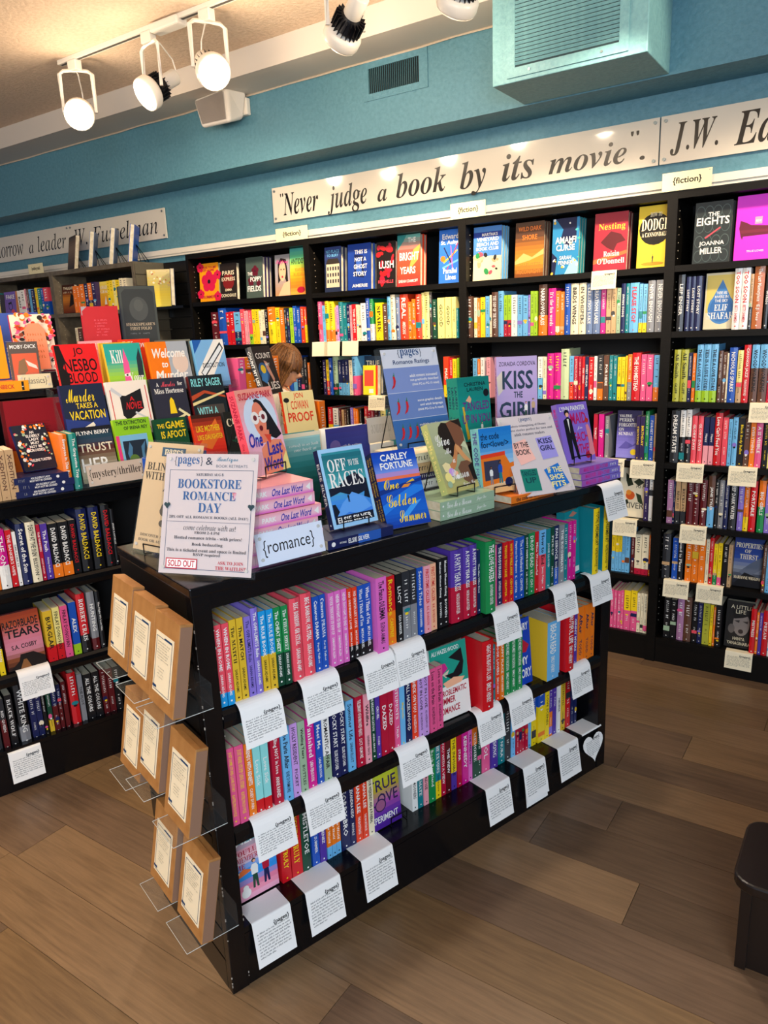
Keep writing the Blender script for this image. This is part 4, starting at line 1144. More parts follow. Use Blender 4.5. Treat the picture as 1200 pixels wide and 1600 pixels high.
ROWN = {'r1': "romance stand's top row", 'r2': "romance stand's middle row", 'r3': "romance stand's bottom row",
 'As2': "second shelf of bookcase left of person", 'As3': 'third shelf right of the browsing person', 'Bs2': 'second shelf behind the ratings sign', 'Bs3': 'third shelf beside the ratings sign', 'Bs4': 'fourth shelf left of the ratings sign',
 'Cs2': 'second shelf of the third fiction bookcase', 'Cs3': 'third shelf of the third fiction bookcase', 'Cs4': 'fourth shelf of the third fiction bookcase', 'Cs5': 'fifth shelf of the third fiction bookcase',
 'Cs6': 'sixth shelf of the third fiction bookcase', 'Cs7': 'bottom shelf of the third fiction bookcase',
 'Ds2': 'second shelf of the rightmost bookcase', 'Ds3': 'third shelf of the rightmost bookcase', 'Ds4': 'fourth shelf of the rightmost bookcase', 'Ds5': 'fifth shelf of the rightmost bookcase',
 'Ds6': 'sixth shelf of the rightmost bookcase', 'Ds7': 'bottom shelf of the rightmost bookcase', 'Ls1': 'top shelf of the grey-edged bookcases', 'Ls2': 'second shelf of the grey-edged bookcase',
 'M1': "mystery stand's upper row", 'M2': "mystery stand's middle row", 'M3': "mystery stand's bottom row"}
req = set()
for nm, (k, n, z, L) in DATA.items():
    for (a, b_, col, h, tx, fg, o_) in L:
        t_ = b_-a; f = FONTS[int(h*7919+max(.006, t_-.0006)*9973*7) % len(FONTS)]
        ps = [p.strip() for p in tx.split('|')] if tx else []
        if ps: req.add((ps[0], f, 1))
        if len(ps) > 1: req.add((ps[1], 'S', 1))
prefetch(req)
INK = {'k': 'K', 'w': 'W', 'y': 'Y', 'r': 'R', 'b': 'NB', '': None}
for nm, (k, n, z, L) in DATA.items():
    L = sorted(L); rnd = random.Random(nm)
    for i, (a, b_, col, h, tx, fg, o_) in enumerate(L):
        t_ = max(.006, b_-a-.0006)
        c1, c2, fr, sc = col, None, 0, None
        if '>' in col: c1, sc = col.split('>'); col = c1
        if '/' in col:
            c1, rest = col.split('/'); c2, fr = rest.split('@'); fr = float(fr)
        hard = h >= .214; w = .155 if hard else (.135 if h >= .2 else .108)
        if not tx and k != 'T': h = h+rnd.uniform(-.004, .004)
        h = round(h, 3); t_ = round(t_, 4)
        nn = n-(.018 if o_ else 0)+rnd.uniform(0, .004)
        loc = place(k, b_-.0003, nn, z+.0005)
        cn = (PAL[c1][0]+' and '+PAL[sc][0]) if sc else PAL[c1][0]+(' and '+PAL[c2][0] if c2 else '')
        label = f"{cn} {'hardback' if hard else 'paperback'}, {ordn(i+1)} from left on {ROWN[nm]}"
        wds = label.split()
        if len(wds) > 16: label = f"{PAL[c1][0]} {'hardback' if hard else 'paperback'}, {ordn(i+1)} from left on {ROWN[nm]}"
        g = {'T': 'romance books standing spine out', 'M': 'mystery books standing spine out', 'W': 'fiction books standing spine out'}[k]
        book('hardback_book' if hard else ('novel' if k == 'W' else 'paperback_book'), loc, (0, 0, rot0(k)+PI/2), w, h, t_, c1, hard, c2, fr, spine=tx, fg=INK[fg], label=None, sc=sc)
        r = bpy.context.scene.collection.objects
        o = LASTBOOK[0]; tag(o, label, 'book', g+' on '+nm if False else g)
# ------------------------------------------------------------------ face-out books
def face(k, s, n, z, yawd, lean, w, h, t, c1, cover, label, hard=False, spine=None, fg=None, name=None, group=None, extra=0, exlabel=None, up=0):
    """s, n: middle of the bottom front edge; lean in degrees"""
    a = rot0(k)+math.radians(yawd); r = Vector((math.cos(a), math.sin(a), 0)); le = math.radians(lean)
    loc = place(k, s, n, z+t*math.sin(le)+.0008)-r*w/2
    nm = name or ('hardback_book' if hard else 'paperback_book')
    rr = book(nm, loc, (-le, 0, a), w, h, t, c1, hard, spine=spine, cover=cover, fg=fg)
    tag(rr, label, 'book', group)
    M = Euler((-le, 0, a)).to_matrix(); b = M @ Vector((0, 1, 0))
    for e in range(extra):
        l2 = loc+b*(t+.0012)*(e+1)+M @ Vector((.004*(e+1), 0, 0)); l2.z = max(l2.z, z+.0005)
        r2 = book(nm, l2, (-le, 0, a), w, h, t, c1, hard, spine=spine, fg=fg)
        tag(r2, (exlabel or label+', copy behind it') if extra == 1 else (exlabel or label)+f', {ordn(e+2)} from front', 'book', group)
    return rr
def T(s, x0, y0, x1, y1, c='W', f='B', sl=0): return ('t', s, x0, y0, x1, y1, c, f, sl)
def Rr_(x0, y0, x1, y1, c): return ('r', x0, y0, x1, y1, c)
def Cc(x, y, r, c, *a): return ('c', x, y, r, c)+a
def P(c, *pts): return ('p', pts, c)
def Dd(x0, y0, x1, y1, c): return ('d', x0, y0, x1, y1, c)
def flower(x, y, r, c, mid='K'):
    return [Cc(x+r*.75*math.cos(a), y+r*.5*math.sin(a), r*.62, c) for a in [2*PI*k/5+.3 for k in range(5)]]+[Cc(x, y, r*.25, mid)]
rc = random.Random(4)
def confetti(n, x0, y0, x1, y1, cols, r=.03): return [Cc(rc.uniform(x0, x1), rc.uniform(y0, y1), rc.uniform(r*.5, r), rc.choice(cols), rc.uniform(r*.2, r*.7), rc.uniform(0, 180)) for _ in range(n)]
def figure(x, y, s, hair, skin, top, bot):
    return [P(bot, (x-.3*s, y), (x-.1*s, y), (x, y+.5*s), (x+.1*s, y), (x+.3*s, y), (x+.22*s, y+.9*s), (x-.22*s, y+.9*s)), P(top, (x-.3*s, y+.85*s), (x+.3*s, y+.85*s), (x+.36*s, y+1.3*s), (x+.2*s, y+1.5*s), (x-.2*s, y+1.5*s), (x-.36*s, y+1.3*s)),
            Cc(x, y+1.72*s, .2*s, hair), Cc(x+.04*s, y+1.68*s, .14*s, skin)]
# --- on the romance stand
TZ_ = 1.0895
W1 = face('T', .293, .115, 1.281, 22.5, 12.3, .14, .21, .024, 'CO', [Rr_(0, 0, 1, 1, 'f6a9a0'), ('g', ['f4b9c6', 'f3b7d0', 'f6a08c']), Cc(.52, .64, .44, 'd5e4f4'), P('14131c', (.42, .86), (.5, .88), (.62, .84), (.8, .66), (.98, .42), (.8, .38), (.66, .42), (.6, .5), (.5, .74)),
    Cc(.47, .64, .17, 'f08b6c', .2), P('ef8464', (.36, .36), (.6, .36), (.66, .5), (.4, .52)), P('f0906e', (.3, .0), (.34, .3), (.5, .36), (.7, .38), (.92, .36), (1, .2), (1, .0)), P('e04a34', (.5, .46), (.68, .44), (.64, .36), (.6, .34)), Cc(.36, .66, .11, 'f6efe6'), Cc(.58, .66, .11, 'f6efe6'),
    Cc(.36, .66, .05, '7a2a30'), Cc(.58, .66, .05, '7a2a30'), Rr_(.45, .665, .5, .675, '8a3030'), Cc(.46, .535, .05, '6e1420'), P('f2e28a', (.78, 0), (1, 0), (.98, .22), (.86, .14)),
    T('SUZANNE PARK', .06, .88, .94, .96, 'c61f3c'), T('One', .06, .33, .42, .5, '2b2fa0', 'B', .15), T('Last', .5, .2, .9, .37, '2b2fa0', 'B', .15), T('Word', .32, .03, .82, .19, '2b2fa0', 'B', .15)],
    'peach pink paperback with a woman in glasses, on the stack of its copies', spine='SUZANNE PARK|One Last Word', fg='CR')
for i in range(6):
    z = TZ_+i*.0312
    rr = book('paperback_book', place('T', .352+.004*math.sin(i*2.3)-.012*(i > 3), .016+.004*math.cos(i*3.1), z), (PI/2, 0, ANG), .2, .2, .02, 'LP') if False else None
    b_ = empty('paperback_book', place('T', .148+.005*math.sin(i*2.3)-.012*(i > 3), .018+.003*math.cos(i*3), z+.0004), (0, 0, ANG))
    MBk = MB(); t_ = .0302; w_ = .21
    MBk.box((0, 0, 0), (w_, .138, .001), cm('LP')); MBk.box((0, 0, t_-.001), (w_, .138, t_), cm('LP')); MBk.box((0, -.001, 0), (w_, .0005, t_), cm('CO')); MBk.obj('cover', b_)
    boxo('page_block', (.001, .0006, .001), (w_-.001, .137, t_-.001), PAPER, b_)
    q = MB(); art(q, [('g', ['OP', 'f4c0cc', 'f4c0cc', 'f3a3ae']), T('PARK', .22, .3, .4, .68, 'W'), T('One Last Word', .46, .2, .86, .8, '2b2fa0', 'B', .2), P('W', (.90, .5), (.96, .8), (.96, .2))], w_, t_, front_at(0, -.0012, 0)); q.obj('spine_lettering', b_)
    tag(b_, f'pink paperback lying {ordn(i+1)} from the bottom of the tall stack', 'book', 'pink paperbacks stacked behind the romance label')
def lying(s0, n0, z, w_, d_, t_, c, arts, label, k='T', yawd=0, group=None, hard=False):
    b_ = empty('hardback_book' if hard else 'paperback_book', place(k, s0, n0, z+.0004), (0, 0, rot0(k)+math.radians(yawd)))
    q = MB(); e = .0025 if hard else .001
    q.box((0, 0, 0), (w_, d_, e), cm(c)); q.box((0, 0, t_-e), (w_, d_, t_), cm(c)); q.box((0, -.001, 0), (w_, .0005, t_), cm(c)); q.obj('cover', b_)
    boxo('page_block', (.001, .0006, e), (w_-.001, d_-.001, t_-e), PAPER, b_)
    if arts: q = MB(); art(q, arts, w_, t_, front_at(0, -.0012, 0)); q.obj('spine_lettering', b_)
    tag(b_, label, 'book', group); return b_
RACES = [('g', ['W', 'a9cff0', 'a9cff0', '8fc6e8'])]
lying(.372, .012, TZ_, .208, .135, .025, 'NB', [Rr_(.45, 0, .8, 1, '2a5bb0'), T('ELSIE SILVER', .3, .25, .62, .75, 'W'), T('OFF TO THE RACES', .17, .2, .27, .8, 'W'), Cc(.08, .5, .03, 'W')], 'navy blue paperback lying under the upright racing-title book')
face('T', .497, .060, 1.116, -2, 17.4, .14, .209, .022, 'NB', [Rr_(0, 0, 1, 1, '9fd0f2'), Rr_(.07, .05, .93, .95, '2e8c98'), ('g', ['2b78d8', '3f8ee0', '53b0b8', '2b8a90', '1f6f7c'], .12, .92), Rr_(0, 0, .06, 1, '9fd0f2'), Rr_(.94, 0, 1, 1, '9fd0f2'), P('10182c', (.07, .5), (.3, .52), (.5, .62), (.7, .66), (.93, .56), (.93, .42), (.6, .36), (.3, .44), (.07, .4)),
    P('5fa2ee', (.07, .12), (.3, .3), (.55, .42), (.8, .34), (.93, .2), (.93, .1), (.07, .1)), P('3a7fe0', (.1, .1), (.4, .18), (.6, .14), (.93, .2), (.93, .05), (.07, .05)), P('0c1526', (.8, .34), (.93, .3), (.93, .44), (.84, .42)), P('0c1526', (.07, .1), (.2, .2), (.14, .3), (.07, .3)), Rr_(.07, .05, .93, .15, '101a30'),
    T('OFF', .14, .7, .55, .86, 'W', 'b'), T('TO THE', .6, .74, .84, .84, 'W', 'b'), T('RACES', .12, .5, .88, .69, 'W', 'b'), T('ELSIE SILVER', .12, .06, .88, .13, 'W')] + figure(.45, .3, .06, '101a30', '101a30', '101a30', '101a30'),
    'light blue paperback titled in big white letters, a horse rider on its cover', spine='ELSIE SILVER')
GOLD = [Rr_(0, 0, 1, 1, '0c4cb8'), ('g', ['0a3aa0', '1060c8', '0c4cb8', '1256c0'], 0, .62), Rr_(0, .62, 1, .66, 'e8704a'), Rr_(0, .66, 1, .72, 'a98ac8'), ('g', ['6a8ee0', '1352c0', '0a3fae'], .72, 1), P('1f7ade', (0, .3), (.4, .42), (.8, .52), (1, .5), (1, .44), (.5, .34), (0, .18)), P('3a98ec', (.3, .1), (.7, .3), (.9, .32), (.5, .12)), P('082f80', (0, .5), (1, .6), (1, .56), (0, .44)),
    T('CARLEY', .18, .87, .82, .96), T('FORTUNE', .14, .76, .88, .85), T('One', .12, .5, .46, .63, 'Y', 'c'), T('Golden', .12, .27, .78, .43, 'Y', 'c'), T('Summer', .3, .06, .92, .21, 'Y', 'c'), P('e08a2c', (.5, .5), (.66, .5), (.74, .54), (.58, .54)), P('MY', (.62, .55), (.84, .57), (.8, .6))]
face('T', .649, .024, TZ_, -8, 22, .138, .213, .02, 'NB', GOLD, 'deep blue paperback with yellow script title, standing on the stand top', spine='One Golden Summer|FORTUNE', fg='MY', extra=1, exlabel='second deep blue paperback directly behind the yellow script one')
for i in range(2):
    lying(.757, .02, TZ_+i*.0272, .216, .136, .0268, 'SG', [T('Give Me a Reason', .12, .2, .56, .85, 'W', 'c'), T('Jayci Lee', .66, .25, .84, .75, 'W', 'c'), Cc(.05, .5, .014, 'W')], ('lower' if i == 0 else 'upper')+' sage green paperback lying under the embracing couple book', group=None)
face('T', .875, .045, 1.146, 4.7, 22, .138, .21, .026, 'b8bf78', [Rr_(0, 0, 1, 1, 'a3ab82'), ('g', ['b9b16a', '97a07a', 'a9b18e', 'b4ba90']),
    P('241a14', (.3, .93), (.42, .985), (.56, .97), (.66, .86), (.64, .74), (.7, .62), (.6, .5), (.46, .48), (.36, .58), (.26, .62), (.3, .74), (.24, .84)), Cc(.34, .86, .08, '241a14'), P('7d5038', (.56, .97), (.74, 1), (.94, .98), (1, .8), (.96, .66), (.84, .62), (.8, .52), (.6, .5), (.66, .66), (.62, .8)), P('241a14', (.7, .99), (1, 1), (1, .86), (.9, .92)),
    P('c98450', (.28, .38), (.4, .42), (.52, .52), (.6, .62), (.66, .66), (.7, .6), (.62, .5), (.5, .36), (.38, .3), (.26, .32)), P('d69a62', (.66, .66), (.74, .62), (.86, .48), (.96, .4), (.9, .34), (.76, .44), (.62, .58)), P('ecdca2', (.08, .4), (.2, .43), (.3, .4), (.32, .33), (.24, .27), (.12, .3)),
    P('74503a', (.52, .32), (.66, .4), (.86, .4), (1, .34), (1, .12), (.78, .06), (.6, .14)), P('1c1612', (.84, .32), (1, .36), (1, .1), (.88, .12)), P('c9cfa8', (.8, .62), (.92, .58), (1, .46), (1, .6), (.94, .68)), Cc(.3, .28, .09, 'LI'), Cc(.42, .25, .06, 'PE'), Cc(.16, .22, .1, 'LY'), Cc(.24, .17, .07, 'LY'), Cc(.44, .2, .05, 'W'), Cc(.14, .12, .07, 'SG'),
    T('Give', .1, .66, .5, .82, 'W', 'c'), T('Me', .26, .54, .46, .62, 'W', 'c'), T('a', .42, .4, .5, .45, 'W', 'c'), T('Reason', .26, .17, .78, .31, 'W', 'c'), T('Jayci Lee', .5, .04, .9, .11, 'W', 'c')],
    'olive green paperback with an embracing couple, held by a black wire easel', spine='Give Me a Reason', fg='LY')
# books under the ratings sign
for i, (c, t_) in enumerate([('DK', .022), ('GY', .03), ('W', .026), ('DPU', .022), ('TN', .03), ('CM', .03)]):
    lying(.80+.01*math.sin(i*2.), .20+.006*math.cos(i*4), TZ_+sum([.0224, .0304, .0264, .0224, .0304, .0304][:i]), .22, .16, t_, c, [Dd(.1, .3, .6, .7, 'K' if c in LIGHTC else 'W')], f'{PAL[c][0]} book lying {ordn(i+1)} from the bottom in the stack under the ratings sign')
face('T', 1.06, .19, TZ_+.0005, -6, 6, .138, .365-.155, .03, 'AQ', None, 'aqua paperback standing hidden behind the couple book')if False else None
boxo_ = None
def riser(s0, n0, w_, d_, h_, label):
    t = empty('acrylic_riser', place('T', s0, n0, TZ_), (0, 0, ANG)); tag(t, label, 'riser')
    boxo('top', (0, 0, h_-.004), (w_, d_, h_), ACRYL, t); boxo('side', (0, 0, 0), (.004, d_, h_-.0041), ACRYL, t); boxo('side', (w_-.004, 0, 0), (w_, d_, h_-.0041), ACRYL, t)
riser(1.05, .23, .45, .2, .155, 'clear riser carrying the teal and lilac romance books')
TANG = [Rr_(0, 0, 1, 1, 'GR'), ('g', ['0f8e86', '159a8c', '12877c']), T('CHRISTINA', .2, .86, .88, .92, '0c2430'), T('LAUREN', .28, .78, .78, .84, '0c2430'), Cc(.88, .74, .09, 'K'), P('PE', (.22, .64), (.34, .72), (.4, .66), (.36, .6)), P('MY', (.1, .55), (.16, .55), (.22, .25), (.28, .05), (.2, .02), (.14, .3)),
    T('TANGLED', .12, .48, .96, .62, '6a3a86', 'B'), T('UP IN YOU', .08, .28, .96, .42, '6a3a86', 'B'), P('W', (.35, .02), (.9, .02), (.9, .16), (.45, .12))]+figure(.68, .1, .1, 'K', 'PE', 'W', 'K')
face('T', 1.15, .262, 1.246, -2, 5.5, .14, .208, .02, 'GR', TANG, 'teal romance paperback standing between the ratings sign and lilac book', spine='LAUREN|TANGLED', fg='NB', extra=2, exlabel='teal paperback in the upright teal set')
KISS = [Rr_(0, 0, 1, 1, 'b9a3d6'), ('g', ['a894c8', 'bda6d8', 'c3aedd']), T('ZORAIDA CORDOVA', .06, .88, .96, .935, '3a2c50', 'S'), P('dcd0c0', (.0, .74), (.14, .82), (.2, .6), (.04, .5)), T('KISS', .14, .58, .9, .82, '16324a'), T('THE', .42, .47, .64, .55, '16324a'), T('GIRL', .06, .2, .96, .42, '16324a')]+figure(.72, .2, .12, '5a2a1c', 'PE', 'W', 'DG')+figure(.9, .22, .13, 'K', 'TN', 'TN', 'NB')
face('T', 1.335, .252, 1.248, -34, 4, .14, .262, .02, 'LI', KISS, 'lilac romance paperback with bold dark title, tallest on the stand', spine='CORDOVA|KISS THE GIRL', fg='DPU', extra=2, exlabel='lilac paperback in the upright lilac set')
lying(1.04, .012, TZ_, .21, .137, .022, 'OR', [T('the code for love', .1, .2, .6, .8, 'K')], 'orange paperback lying under the blue campervan book')
lying(1.02, .155, TZ_, .21, .12, .02, 'Y', None, 'yellow paperback lying behind the blue campervan book')
face('T', 1.045, .062, 1.113, -8, 8, .125, .2, .04, 'TQ', [('g', ['f4c07c', 'e8e0c8', '8cc4ea', '2f8fd8', '1f7fd0']), P('RO', (.0, .6), (.75, .62), (.75, .56), (0, .54)), P('OR', (.0, .12), (.75, .16), (.9, .4), (.75, .56), (0, .54)), P('3a3a50', (.08, .2), (.6, .22), (.6, .5), (.08, .5)), P('OR', (.75, .2), (1, .22), (1, .44), (.8, .42))]+figure(.28, .14, .15, 'K', 'DS', 'W', 'GY')+figure(.56, .14, .19, 'K', 'DS', 'B', 'TL')+[Cc(.8, .14, .12, 'NB'), T('the code', .04, .82, .6, .92, '0d2a4a', 'S'), T('for<love/>', .04, .7, .88, .8, '0d2a4a', 'S')],
    'sky blue paperback with a campervan couple, left of the reimaginings sign', spine='THE CODE|FOR LOVE', fg='PU')
for i in range(3):
    lying(1.372+.012*math.sin(i*3), .006+.004*i, TZ_+i*.0212, .212, .137, .0206, 'LV', [Rr_(0, 0, .5, 1, 'a95ab8'), T('MAID FOR', .1, .2, .36, .85, 'MG'), T('EACH OTHER', .42, .2, .72, .85, 'MG'), Dd(.78, .3, .95, .7, 'W')], f'purple paperback lying {ordn(i+1)} from the bottom at the stand end')
face('T', 1.425, .05, 1.155, -6, 15, .14, .2, .024, 'LV', [Rr_(0, 0, 1, 1, '8a6bd0'), T('LYNN PAINTER', .08, .87, .92, .95, 'W'), T('MAID', .38, .64, .9, .83, 'c21560'), T('EACH', .4, .34, .88, .5, 'c21560'), T('OTHER', .38, .14, .94, .3, 'c21560'), T('for', .55, .53, .72, .6, 'W', 'c'), P('15131c', (.2, .06), (.3, .06), (.32, .4), (.42, .06), (.5, .04), (.4, .72), (.3, .78), (.14, .72), (.16, .4)), Cc(.28, .84, .08, '15131c'), Cc(.29, .81, .055, 'PE'), P('W', (.26, .74), (.32, .74), (.3, .5)),
    P('e88a94', (.8, .06), (1, .1), (.98, .5), (.92, .62), (.84, .6), (.86, .3)), Cc(.9, .68, .06, 'c8321c'), Cc(.76, .1, .08, 'CR')], 'purple paperback with a tuxedoed man and gowned woman at the stand end', spine='MAID FOR EACH OTHER', fg='MG')
# backs of books facing the other way
face('T', .548, .40, TZ_, 0, 3, .158, .238, .03, 'TL', [('g', ['0c4a48', '0f5a56', '2e8c90', '9fd0cc']), Rr_(0, .95, 1, 1, 'CM'), T('comedy to set both', .3, .82, .95, .87, 'W', 'n'), T('one back at', .4, .77, .9, .81, 'W', 'n')], 'teal back cover of a hardback behind the racing-title book', hard=True)
face('T', .73, .40, TZ_, 0, 3, .165, .238, .035, 'W', [('g', ['d86a3c', 'a85a8c', '4a3f98', '2f3a8c', '30307c']), T('Beautifully written', .2, .72, .8, .77, 'W', 'n'), Cc(.2, .76, .12, '6a5a9c')], 'purple sunset back cover of a hardback behind the racing-title book', hard=True)
# ------------------------------------------------------------------ acrylic sign holders
def holder(k, s, n, z, yawd, lean, w, h, prints, label, name='sign_holder', stackt=.004, paper=CARD, corners=True, cat='sign'):
    a = rot0(k)+math.radians(yawd); r = Vector((math.cos(a), math.sin(a), 0)); le = math.radians(lean)
    loc = place(k, s, n, z+stackt*math.sin(le)+.001)-r*w/2
    t = empty(name, loc, (-le, 0, a)); tag(t, label, cat)
    boxo('clear_sheet', (0, 0, 0), (w, stackt, h), ACRYL, t)
    boxo('paper_insert', (.006, -.0009, .004), (w-.004, -.0002, h-.006), paper, t)
    q = MB(); art(q, prints, w, h, front_at(0, -.001, 0), res=3); q.obj('print', t)
    if corners:
        sc = MB().prism([(math.cos(v)*.0042, math.sin(v)*.0042) for v in [PI*j/5 for j in range(10)]], -.004, -.001, mat('clear_stud', 'c9c9c4', .25), axis='y').mesh('stud')
        for x in (.018, w-.016):
            for zz in (.018, h-.018): o = bpy.data.objects.new('stud', sc); C.objects.link(o); o.parent = t; o.location = (x, 0, zz)
    return t
BLU = '2f5f96'; NVY = '1d2f45'
HEART = lambda x, y, s, c: [Cc(x-.5*s, y+.25*s*.8, .55*s, c), Cc(x+.5*s, y+.25*s*.8, .55*s, c), P(c, (x-.98*s, y+.1*s), (x, y-.95*s), (x+.98*s, y+.1*s))]
ev = [Rr_(.075, .05, .945, .055, '55627a'), Rr_(.075, .845, .945, .849, '55627a'), Rr_(.075, .05, .08, .849, '55627a'), Rr_(.94, .05, .945, .849, '55627a'),
 T('{', .12, .88, .14, .955, NVY, 's'), T('pages', .15, .875, .38, .95, BLU, 'b'), T('}', .395, .88, .415, .955, NVY, 's'), T('&', .45, .89, .52, .95, NVY, 'n'), T('Boutique', .56, .905, .78, .955, '4a7f98', 'c'), T('BOOK RETREATS', .56, .87, .88, .892, '6b7480', 's'),
 T('SATURDAY AUG 8', .36, .80, .64, .823, NVY, 'b'), T('BOOKSTORE', .17, .70, .83, .775, BLU, 'b'), T('ROMANCE', .23, .605, .78, .675, BLU, 'b'), T('DAY', .40, .51, .64, .585, BLU, 'b'),
 T('20% OFF ALL ROMANCE BOOKS (ALL DAY!)', .1, .452, .92, .48, '3a3f4a', 'b'), Rr_(.075, .43, .945, .4325, '55627a'), T('come celebrate with us!', .26, .365, .8, .41, '3a3f4a', 'n'), T('FROM 2-4 PM', .38, .335, .64, .357, '2a2f3a', 'b'),
 T('Hosted romance trivia - with prizes!', .17, .285, .87, .317, '2a2f3a', 'b'), T('Book bedazzling', .36, .235, .68, .265, '2a2f3a', 'b'), T('This is a ticketed event and space is limited', .1, .185, .92, .217, '2a2f3a', 'b'), T('RSVP required', .38, .155, .66, .183, '2a2f3a', 'b'),
 Rr_(.10, .055, .43, .137, 'b8243c'), Rr_(.11, .063, .42, .129, 'f7f2f2'), T('SOLD OUT', .125, .07, .405, .122, 'b8243c', 'B'), T('ASK TO JOIN', .64, .10, .90, .128, 'b8243c', 'b'), T('THE WAITLIST', .62, .06, .93, .088, 'b8243c', 'b')]
ev += HEART(.075, .56, .032, '23404a')+HEART(.945, .56, .032, '23404a')
holder('T', .05, .036, TZ_, -54.5, 18.5, .244, .285, ev, 'white event poster in a clear holder at the front corner of the romance stand', stackt=.012, paper=mat('poster_paper', 'cdc4c6', .6))
bl = [Rr_(.3, .86, .7, .94, '3a5a74'), T('pages', .34, .875, .66, .925, 'CM', 'b'), T('BLIND DATE', .08, .73, .92, .80, '4a4540', 'b'), T('WITH A BOOK', .06, .645, .94, .715, '4a4540', 'b'), T('?', .3, .24, .7, .6, '5a544c', 'b'), T('DISCOVER A NEW BOOK', .1, .14, .9, .165, '6a6258', 'b'), T('BOOK OR AUTHOR TODAY', .1, .095, .9, .12, '6a6258', 'b')]
holder('T', .046, .285, TZ_, -72, 18.4, .216, .288, bl, 'tan blind-date sign with a big question mark, behind the event poster', stackt=.006, paper=mat('kraft_poster', 'cdb692', .6))
holder('T', .266, .004, TZ_, 0, 10, .196, .086, [T('{romance}', .12, .24, .84, .72, '1c1c22', 's'), T('romance', .2, .3, .76, .68, '1c1c22', 'b')][:1], 'white romance label in a clear holder before the pink stack', stackt=.003, name='shelf_label', paper=mat('label_blue_white', 'e4ecfa', .6))
pep = lambda x, y: [P('c8242c', (x+.01, y+.05), (x+.045, y+.045), (x+.05, y), (x+.02, y-.05), (x-.04, y-.075), (x-.03, y-.06), (x+.0, y-.03), (x+.012, y+.01)), P('3a7a3a', (x+.012, y+.05), (x+.03, y+.065), (x+.034, y+.085), (x+.04, y+.085), (x+.04, y+.06), (x+.045, y+.047))]
rt = [Rr_(.02, .56, .98, .80, '7f93c8'), Rr_(.02, .30, .98, .555, '6a84bc'), Rr_(.02, .02, .98, .295, '3a6aa8'), T('{', .3, .895, .33, .975, NVY, 's'), T('pages', .345, .89, .66, .975, '2a4f80', 'b'), T('}', .675, .895, .705, .975, NVY, 's'), T('Romance Ratings', .2, .82, .82, .875, '2a3f6a', 'S')]
rt += [T('adult content insinuated/', .44, .7, .93, .73, 'W', 'S'), T('not graphically described', .44, .655, .93, .685, 'W', 'S'), T('(think PG to PG-13 rated)', .46, .61, .93, .64, 'W', 'S'), T('some graphic details', .5, .45, .93, .48, 'W', 'S'), T('and adult language', .53, .405, .93, .435, 'W', 'S'), T('(think PG-13 to R rated)', .48, .36, .93, .39, 'W', 'S'),
 T('multiple graphic scenes', .46, .21, .95, .24, 'W', 'S'), T('and adult language', .52, .165, .93, .195, 'W', 'S'), T('(think R to NC-17 rated)', .46, .12, .95, .15, 'W', 'S')]
for x in (.14,): rt += pep(x, .67)
for x in (.14, .28): rt += pep(x, .42)
for x in (.14, .26, .38): rt += pep(x, .17)
holder('T', .865, .197, 1.262, -2, 14, .222, .306, rt, 'tall romance ratings sign with red peppers on blue bands', stackt=.022, paper=mat('rating_paper', 'd6daE4', .5))
pr_ = [T('{', .38, .9, .4, .95, NVY, 's'), T('pages', .41, .9, .58, .945, '2a4f80', 'b'), T('}', .59, .9, .61, .95, NVY, 's'), T('Modern reimagining of Disney', .17, .835, .83, .87, '5a5a66', 'b'), T('princess stories perfect for teen and', .08, .785, .92, .82, '5a5a66', 'b'), T('adult romance readers', .24, .735, .76, .77, '5a5a66', 'b')]
def mini(x, y, a, c, lines, ic):
    ca, sa = math.cos(math.radians(a)), math.sin(math.radians(a)); f = lambda u, v: (x+(u*ca-v*sa), y+(u*sa+v*ca)*.78)
    o = [P(c, f(-.14, -.17), f(.14, -.17), f(.14, .17), f(-.14, .17))]
    for i, l in enumerate(lines): o.append(T(l, x-.12, y+.05-i*.085, x+.12, y+.115-i*.085, ic, 'B'))
    return o
pr_ += mini(.3, .54, 14, 'f0b8ac', ['BY THE', 'BOOK'], 'DK')+mini(.72, .56, 4, '9a93dc', ['KISS', 'GIRL'], 'NB')+mini(.29, .2, -3, '137a6a', ['TANGLED', 'UP'], '0a3f48')+mini(.73, .2, 16, '1c6fc4', ['IF THE', 'SHOE', 'FITS'], 'LY')
holder('T', 1.187, -.008, TZ_, -12.5, 29, .224, .276, pr_, 'white fairy-tale reimaginings sign with four little book covers', stackt=.014, paper=mat('poster_paper', 'cdc4c6', .6))
holder('T', .86, .405, 1.262, 0, 4, .12, .09, [T('romance', .84, .3, .16, .75, 'a09a90', 'b')], 'greyish back of a small label holder left of ratings sign', stackt=.004, name='shelf_label', paper=mat('grey_card', 'b5ada2', .7), corners=False)
face('T', .85, .42, TZ_, 0, 0, .14, .17, .03, 'W', None, 'white book supporting the small turned label')
# wire easels
def easel(k, s, n, z, yawd, w, label, h=.13, lean=18, th=.026):
    a = rot0(k)+math.radians(yawd); t = empty('wire_easel', place(k, s, n, z), (0, 0, a)); tag(t, label, 'easel')
    q = MB()
    yb = th+.012; yt = yb+h*math.tan(math.radians(lean))
    for x in (-w/2, w/2): q.tube([(x, -.008, .028), (x, -.008, .002), (x, yb, .0015), (x, yt, h)], .0018, WIRE, 6)
    q.tube([(-w/2, -.008, .028), (w/2, -.008, .028)], .0018, WIRE, 6); q.obj('front_wire', t)
    q = MB()
    for x in (-w/2, w/2): q.tube([(x, yt, h), (x*1.1, yt+.04, .003)], .0018, WIRE, 6)
    q.tube([(-w/2*1.1, yt+.04, .003), (w/2*1.1, yt+.04, .003)], .0018, WIRE, 6); q.obj('rear_wire', t)
easel('T', .875, .045, 1.1445, 4.7, .075, 'black wire easel holding the embracing couple book')
